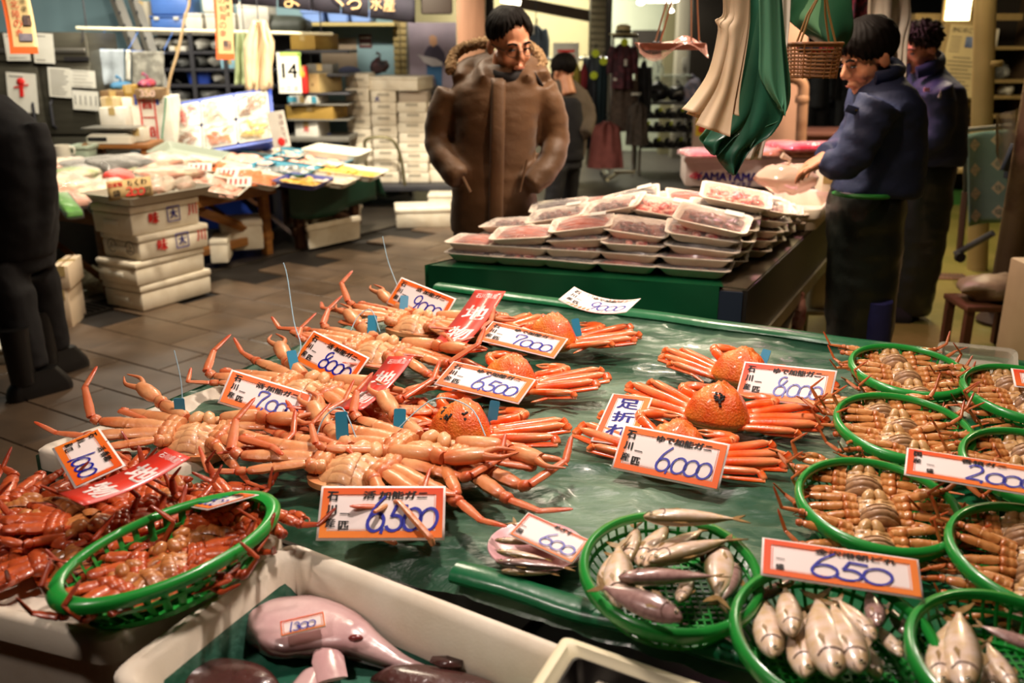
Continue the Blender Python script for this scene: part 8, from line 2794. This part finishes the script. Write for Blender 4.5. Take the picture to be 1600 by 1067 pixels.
for xs, sg in ((((706, 142), (690, 180), (684, 218), (694, 250), (720, 282)), -1), (((846, 136), (862, 175), (868, 215), (860, 255), (828, 292)), 1)):
    pts = catmull([F.L(xs[0][0], xs[0][1], .02), F.L(xs[1][0], xs[1][1], .02), F.L(xs[2][0], xs[2][1], .02), F.L(xs[3][0], xs[3][1], -.06), F.L(xs[4][0], xs[4][1], -.14)], 7)
    n_ = len(pts)
    mb.tube(pts, [(.070 - .016 * i / n_) * (1 + .05 * math.sin(i * 1.35 + sg)) for i in range(n_)], 16)
# hood lying behind the neck, and stand-up collar
mb.tube(catmull([F.L(722, 128, .02), F.L(728, 108, .10), F.L(762, 96, .15), F.L(800, 94, .15), F.L(832, 104, .08), F.L(846, 124, .0)], 5), [(.05, .045)] * 26, 12)
mb.tube(catmull([F.L(757, 128, -.09), F.L(752, 110, .0), F.L(765, 100, .09), F.L(800, 98, .1), F.L(822, 110, .03), F.L(824, 128, -.08)], 5), [(.028, .035)] * 26, 10)
blend(mb, 'parka', JK, t, .0115, 16, .004, (7, 7, 22), 3)
fur = MB()
fp = catmull([F.L(704, 112, .03), F.L(706, 92, .10), F.L(722, 76, .15), F.L(760, 66, .18), F.L(800, 64, .19), F.L(832, 76, .14), F.L(846, 94, .07), F.L(844, 110, .02)], 7)
fur.tube(fp, [.024] * len(fp), 14)
o = blend(fur, 'fur_trim', mat('tan_fur', '#c9a87c', .9, '#8f6c46', 60, 4, bump=1.0, bs=160, bd=.02), t, .006, 1, .010, (90, 90, 90), 1)
pl_m = MB().grid(lambda a, b: F.L(779 - 5 * b + (a - .5) * 23, 122 + 238 * b, -.085 - .066 * math.sin(min(1, b * 2.0) * PI / 2) - .006 * math.sin(a * PI)), 4, 20)
o = pl_m.build('front_placket', JK, t)
o.modifiers.new('thickness', 'SOLIDIFY').thickness = .010
for a, b in (((716, 262), (735, 300)), ((824, 250), (812, 300))):
    MB().tube([F.L(a[0], a[1], -.13), F.L(b[0], b[1], -.155)], [(.008, .006)] * 2, 6).build('pocket_welt', JK, t)
MB().tube(catmull([F.L(766, 112, -.01), F.L(778, 121, -.065), F.L(802, 122, -.07), F.L(816, 112, -.02)], 5), [(.016, .026)] * 16, 10).build('black_collar', BLACKC, t)
MB().box(F.L(841, 124, -.02), (.012, .02, .07), rot=(0, -.6, 0), bev=.003).build('hood_strap', BLACKC, t)
mb = MB()
mb.tube([F.L(772, 340, .02), F.L(772, 372, .02)], [(.15, .10)] * 2, 16)
legs(F, mb, ((742, 736, .02), (800, 806, .02)), 345, .10, .07)
blend(mb, 'trousers', mat('dark_grey_trousers', '#34353a', .8, '#2b2c31', 6), t, .014, 4, .006)
a, b = F.L(736, 345, 0), F.L(806, 345, 0)
shoe(F, a.x, -.05, -8, BLACKC)
shoe(F, b.x, -.05, 10, BLACKC)

# ---- near worker, navy jacket
NAVY = mat('navy_work_jacket', '#243056', .7, '#1f2a4c', 3, bump=.3, bs=18, bd=.015)
APR = mat('dark_waterproof_apron', '#1e231f', .38, '#191d1a', 4, bump=.25, bs=9, bd=.03, coat=.15)
F = Fig('near fish seller in navy work jacket and dark trousers, head bowed over trays', 1372, 3.72)
t = F.t
Mh = HM(F.L(1354, 90, .0), -72, 24, 0, 1.1)
mb = MB()
head_blobs(mb, Mh)
mb.tube([F.L(1378, 108, .02), F.L(1384, 160, .02), F.L(1378, 240, .02), F.L(1358, 330, .02)], [(.05, .05), (.06, .09), (.06, .09), (.06, .08)], 16)
legs(F, mb, ((1345, 1330, -.05), (1362, 1345, .06)), 330, .085, .05, 640)
mb.tube([F.L(1378, 165, -.10), F.L(1338, 244, -.15), F.L(1288, 252, -.10)], [.03, .028, .024], 10)
mb.tube([F.L(1374, 165, .10), F.L(1322, 228, .16), F.L(1284, 240, .11)], [.03, .028, .024], 10)
blend(mb, 'body', SKIN, t, .0066, 5)
face_parts(t, Mh)
hair(t, Mh, 82, 116, 150, 1.10, 0, 5)
mb = MB()
F.loft(mb, [(1368, 304, 62, .17, .02), (1368, 296, 66, .18, .02), (1376, 270, 62, .18, .02), (1382, 230, 58, .18, .02), (1384, 190, 57, .19, .02), (1382, 160, 54, .2, .02), (1378, 138, 44, .17, .02), (1377, 122, 32, .10, .02), (1378, 108, 29, .08, .02), (1380, 102, 28, .075, .02)])
for pts_, dy in ((((1376, 158), (1352, 200), (1334, 244), (1308, 258), (1286, 251)), -.17), (((1372, 160), (1345, 200), (1322, 228), (1304, 240), (1286, 242)), .17)):
    pts = catmull([F.L(x, y, dy * (1 if i < 3 else .75 if i == 3 else .55)) for i, (x, y) in enumerate(pts_)], 7)
    n_ = len(pts)
    mb.tube(pts, [(.088 - .038 * i / n_) * (1 + .05 * math.sin(i * 1.5)) for i in range(n_)], 16)
blend(mb, 'work_jacket', NAVY, t, .0115, 5, .006, (10, 10, 15), 8)
MB().tube(catmull([F.L(1349, 116, -.02), F.L(1366, 103, .085), F.L(1396, 100, .08), F.L(1410, 112, 0), F.L(1398, 116, -.085), F.L(1368, 122, -.095)], 5), [(.012, .026)] * 26, 8).build('collar', NAVY, t)
MB().box(F.L(1334, 172, -.205), (.065, .012, .03), rot=(.2, .3, 0), bev=.004).build('pocket_flap', NAVY, t)
MB().box(F.L(1338, 172, -.213), (.008, .004, .006)).build('pocket_button', mat('brass', '#a08a4a', .3, metal=.8), t)
MB().tube(catmull([F.L(1304, 302, -.06), F.L(1330, 306, -.175), F.L(1380, 308, -.165), F.L(1400, 304, -.04)], 5), [(.012, .010)] * 16, 8).build('green_band', mat('bright_green_strap', '#2f8a3a', .5), t)
mb = MB()
F.loft(mb, [(1356, 298, 55, .16, .02), (1352, 330, 56, .165, .02), (1349, 400, 54, .155, .02), (1344, 480, 50, .145, .02), (1338, 560, 47, .13, .02), (1332, 640, 46, .125, .02)])
blend(mb, 'apron_trousers', APR, t, .015, 5, .010, (6, 6, 9), 4)
MB().tube([F.L(1375, 470, -.11), F.L(1368, 540, -.09), F.L(1362, 610, -.06)], [.05, .055, .05], 12).build('blue_trouser_leg', mat('indigo_trousers', '#2c2f6e', .75, bump=.4, bs=20), t)
shoe(F, F.L(1335, 640, 0).x, -.08, 80, BLACKC, boot=.30)
shoe(F, F.L(1352, 640, 0).x, .10, 80, BLACKC, boot=.30)


def hand(t, wrist, to, up, side, s=1.0, curl=.6, thumb=1):
    """palm with four bent fingers and a thumb from its side"""
    w = Vector(wrist)
    d = Vector(to).normalized()
    u = Vector(up).normalized()
    r_ = d.cross(u).normalized() * side
    mb = MB()
    mb.tube([w - d * .02, w + d * .02, w + d * .055, w + d * .085], [(.026, .020), (.032, .018), (.041, .016), (.038, .013)], 12, up=u)
    for i, (o_, l_) in enumerate(((-.030, .062), (-.010, .074), (.011, .068), (.030, .052))):
        b = w + d * .080 + r_ * o_
        p1 = b + d * l_ * .45 * s - u * .006
        d2 = (d - u * curl).normalized()
        p2 = p1 + d2 * l_ * .32
        d3 = (d - u * curl * 2.4).normalized()
        mb.tube([b - d * .02, b, p1, p2, p2 + d3 * l_ * .24], [.009, .0095, .009, .008, .006], 8)
    b = w + d * .03 - r_ * .034 * thumb
    p1 = b + (d * .7 - r_ * thumb * .8 - u * .2).normalized() * .036
    mb.tube([w + d * .015 - r_ * .015 * thumb, b, p1, p1 + (d - u * .3).normalized() * .028], [.012, .012, .0105, .007], 8)
    return blend(mb, 'hand', SKIN, t, .0042, 3)


hand(t, F.L(1292, 251, -.10), (-.6, .35, -.4), (0, .1, 1), 1, .85, 1.0, 1)
hand(t, F.L(1288, 243, .10), (-.6, -.2, -.4), (0, .1, 1), -1, .85, 1.0, 1)

# ---- far worker
F = Fig('far fish seller with spiky hair in navy jacket and long dark apron', 1448, 5.35)
t = F.t
Mh = HM(F.L(1437, 76, .0), -68, 20, 0, 1.05)
mb = MB()
head_blobs(mb, Mh)
mb.tube([F.L(1450, 100, .02), F.L(1458, 140, .02), F.L(1452, 220, .02), F.L(1440, 280, .02)], [(.05, .05), (.06, .09), (.06, .09), (.06, .08)], 16)
legs(F, mb, ((1432, 1405, -.05), (1448, 1418, .06)), 280, .085, .05, 488)
mb.tube([F.L(1458, 140, -.10), F.L(1462, 195, -.14), F.L(1412, 228, -.12)], [.03, .028, .026], 10)
mb.tube([F.L(1450, 140, .10), F.L(1414, 204, .15), F.L(1390, 217, .14)], [.03, .028, .026], 10)
blend(mb, 'body', SKIN, t, .009, 4)
face_parts(t, Mh)
hair(t, Mh, 68, 116, 150, 1.08, .34, 9, m=mat('dark_brown_hair', '#140d0a', .55, '#20150f', 60, 3, bump=.5, bs=90, spec=.25))
mb = MB()
F.loft(mb, [(1452, 256, 48, .18, .02), (1455, 240, 50, .19, .02), (1458, 200, 47, .19, .02), (1460, 160, 45, .2, .02), (1458, 136, 42, .2, .02), (1454, 118, 30, .12, .02), (1450, 104, 23, .09, .02), (1448, 94, 22, .085, .02)])
for pts_, dy in ((((1462, 136), (1470, 170), (1466, 208), (1440, 226), (1404, 232)), -.18), (((1448, 136), (1430, 170), (1412, 205), (1400, 215), (1386, 218)), .18)):
    pts = catmull([F.L(x, y, dy * (1 if i < 3 else .8)) for i, (x, y) in enumerate(pts_)], 6)
    n_ = len(pts)
    mb.tube(pts, [(.09 - .035 * i / n_) * (1 + .05 * math.sin(i * 1.5)) for i in range(n_)], 14)
blend(mb, 'work_jacket', NAVY, t, .015, 5, .006, (10, 10, 15), 12)
MB().tube(catmull([F.L(1419, 108, -.04), F.L(1430, 96, .08), F.L(1456, 84, .09), F.L(1474, 92, 0), F.L(1460, 104, -.09), F.L(1432, 114, -.1)], 5), [(.014, .034)] * 26, 8).build('collar', NAVY, t)
MB().box(F.L(1478, 156, -.25), (.08, .012, .04), rot=(0, .35, 0), bev=.004).build('pocket_flap', NAVY, t)
MB().box(F.L(1469, 147, -.26), (.012, .006, .04), rot=(0, .2, 0)).build('pen', PAPER, t)
MB().box(F.L(1448, 140, -.22), (.03, .006, .02)).build('name_badge', mat('pink_badge', '#d9a0a8', .5), t)
mb = MB()
F.loft(mb, [(1448, 250, 42, .16, .02), (1444, 280, 43, .165, .02), (1436, 350, 42, .16, .02), (1426, 420, 40, .15, .02), (1416, 470, 38, .14, .02), (1411, 488, 37, .135, .02)])
blend(mb, 'long_apron', APR, t, .018, 5, .010, (6, 6, 9), 14)
MB().tube([F.L(1388, 420, -.05), F.L(1380, 470, -.05), F.L(1377, 484, -.05)], [(.012, .07)] * 3, 8).build('green_apron_edge', mat('dark_green_lining', '#1f5a2c', .5), t)
shoe(F, F.L(1405, 480, 0).x - .08, -.06, 80, BLACKC, boot=.2)
shoe(F, F.L(1425, 480, 0).x - .05, .10, 80, BLACKC, boot=.2)

# ---- dark figure at the left edge, seen from behind
BLKJ = mat('black_coat', '#0e0d12', .8, '#131218', 5, bump=.2, bs=20)
F = Fig('person in black coat and boots seen from behind beside the fish packs', 20, 4.25)
t = F.t
mb = MB()
Mh = HM(F.L(-38, 128, .05), 160, 14, 0, 1.0)
head_blobs(mb, Mh)
mb.tube([F.L(-30, 160, .05), F.L(-5, 210, .02), F.L(10, 300, 0), F.L(15, 370, 0)], [(.05, .05), (.10, .06), (.09, .05), (.09, .05)], 14)
blend(mb, 'body', SKIN, t, .010, 4)
hair(t, Mh, 70, 100, 125, 1.12, 0, 14)
mb = MB()
F.loft(mb, [(18, 400, 64, .17, 0), (20, 360, 66, .18, 0), (18, 300, 66, .17, 0), (10, 250, 68, .16, 0), (0, 205, 66, .15, .01), (-12, 175, 46, .12, .03), (-24, 150, 28, .09, .05)])
mb.tube(catmull([F.L(48, 196, .0), F.L(66, 250, -.02), F.L(68, 310, -.04), F.L(62, 360, -.05)], 5), [.075, .07, .068, .065, .064, .062, .06, .058, .056, .055, .054, .053, .052, .052, .05, .05], 14)
mb.tube(catmull([F.L(-60, 200, .0), F.L(-66, 260, 0), F.L(-60, 330, -.05)], 5), [.07] * 11, 12)
blend(mb, 'coat', BLKJ, t, .013, 5, .006, (8, 8, 11), 20)
mb = MB()
F.loft(mb, [(22, 385, 60, .15, 0), (22, 420, 58, .15, 0)])
a, b, c_, d_ = F.L(0, 420, -.10), F.L(38, 500, -.14), F.L(52, 420, .08), F.L(80, 500, .16)
mb.tube([a, (a + b) / 2, Vector((b.x, b.y, .12))], [.105, .10, .075], 14)
mb.tube([c_, (c_ + d_) / 2, Vector((d_.x, d_.y, .12))], [.10, .095, .07], 14)
blend(mb, 'trousers', BLKJ, t, .014, 4, .008, (7, 7, 9), 21)
RUB = mat('black_rubber', '#0d0c0c', .4)
shoe(F, b.x + .03, b.y - .02, 140, RUB, .12, .30, .34)
shoe(F, d_.x + .02, d_.y - .02, 150, RUB, .12, .30, .34)

# ---- walking woman behind
F = Fig('person in grey brown top and black vest walking away behind the parka man', 888, 7.6)
t = F.t
mb = MB()
Mh = HM(F.L(880, 112, 0), -150, 14, 0, 1.0)
head_blobs(mb, Mh)
mb.tube([F.L(884, 135, .02), F.L(888, 180, .02), F.L(884, 240, .02)], [(.05, .05), (.08, .04), (.07, .04)], 12)
blend(mb, 'body', SKIN, t, .012, 3)
hair(t, Mh, 84, 112, 136, 1.16, 0, 23)
TAUPE = mat('taupe_top', '#5c5044', .85, '#4f453a', 8)
mb = MB()
F.loft(mb, [(888, 246, 26, .13, .02), (890, 200, 29, .14, .02), (890, 160, 31, .13, .02), (886, 138, 26, .11, .02), (882, 124, 16, .08, .02)])
mb.tube(catmull([F.L(908, 144, 0), F.L(922, 180, 0), F.L(914, 210, -.1)], 5), [.055] * 11, 10)
mb.tube(catmull([F.L(866, 144, 0), F.L(858, 180, 0), F.L(862, 212, -.1)], 5), [.055] * 11, 10)
blend(mb, 'top', TAUPE, t, .016, 4, .006)
mb = MB()
F.loft(mb, [(886, 250, 27, .14, .02), (889, 200, 29, .15, .02), (888, 160, 28, .145, .02), (886, 150, 24, .13, .02)])
blend(mb, 'vest', BLKJ, t, .016, 4, .005)
mb = MB()
F.loft(mb, [(884, 236, 26, .12, .02), (884, 262, 26, .13, .02)])
a, b = F.L(872, 262, -.06), F.L(892, 262, .1)
mb.tube([a, Vector((a.x - .05, a.y - .05, a.z * .5)), Vector((a.x - .08, a.y - .1, .1))], [.085, .07, .06], 12)
mb.tube([b, Vector((b.x - .01, b.y + .05, b.z * .5)), Vector((b.x - .04, b.y + .1, .1))], [.085, .07, .06], 12)
blend(mb, 'trousers', BLKJ, t, .016, 4, .005)
shoe(F, a.x - .08, a.y - .12, 20, BLACKC)
shoe(F, b.x - .04, b.y + .08, 20, BLACKC)

# ---- far passers-by in the passage
for i, (px, Y, h0, lab, m, sc_) in enumerate(((1272, 13.2, 120, 'dark clad passer-by far in the passage, left of the other', BLKJ, 1.0), (1290, 14.2, 128, 'dark clad passer-by far in the passage, beside the bright opening', mat('charcoal_coat', '#232228', .85), 1.0), (1322, 13.6, 135, 'dark clad passer-by far in the passage, right of the bright opening', BLKJ, .96))):
    F = Fig(lab, px, Y, None)
    t = F.t
    zt_ = 1.62 * sc_
    mb = MB()
    Mh = HM(Vector((0, 0, zt_ - .11)), 170 - 30 * i, 5)
    head_blobs(mb, Mh)
    mb.tube([(0, .03, zt_ - .25), (0, .02, zt_ - .4), (0, 0, .85)], [(.05, .05), (.10, .06), (.08, .05)], 12)
    for s in (-1, 1):
        mb.tube([(s * .09, 0, .85), (s * .10, .05 * s, .08)], [.05, .03], 10)
    blend(mb, 'body', SKIN, t, .014, 3)
    hair(t, Mh, 72, 104, 125, 1.12, 0, 30 + i)
    mb = MB()
    mb.tube([(0, .03, zt_ - .2), (0, .02, zt_ - .3), (0, 0, 1.05), (0, 0, .72)], [(.08, .08), (.22, .13), (.20, .14), (.22, .15)], 16)
    for s in (-1, 1):
        mb.tube([(s * .20, .02, zt_ - .3), (s * .25, 0, 1.05), (s * .22, -.06, .82)], [.07, .06, .05], 10)
    blend(mb, 'coat', m, t, .018, 4, .006)
    mb = MB()
    mb.tube([(0, 0, .95), (0, 0, .7)], [(.16, .11)] * 2, 12)
    for s in (-1, 1):
        mb.tube([(s * .09, 0, .8), (s * .10, .05 * s, .06)], [.10, .07], 10)
    blend(mb, 'trousers', BLKJ, t, .018, 3)
    shoe(F, -.10, -.06, 10, BLACKC)
    shoe(F, .10, .02, -10, BLACKC)
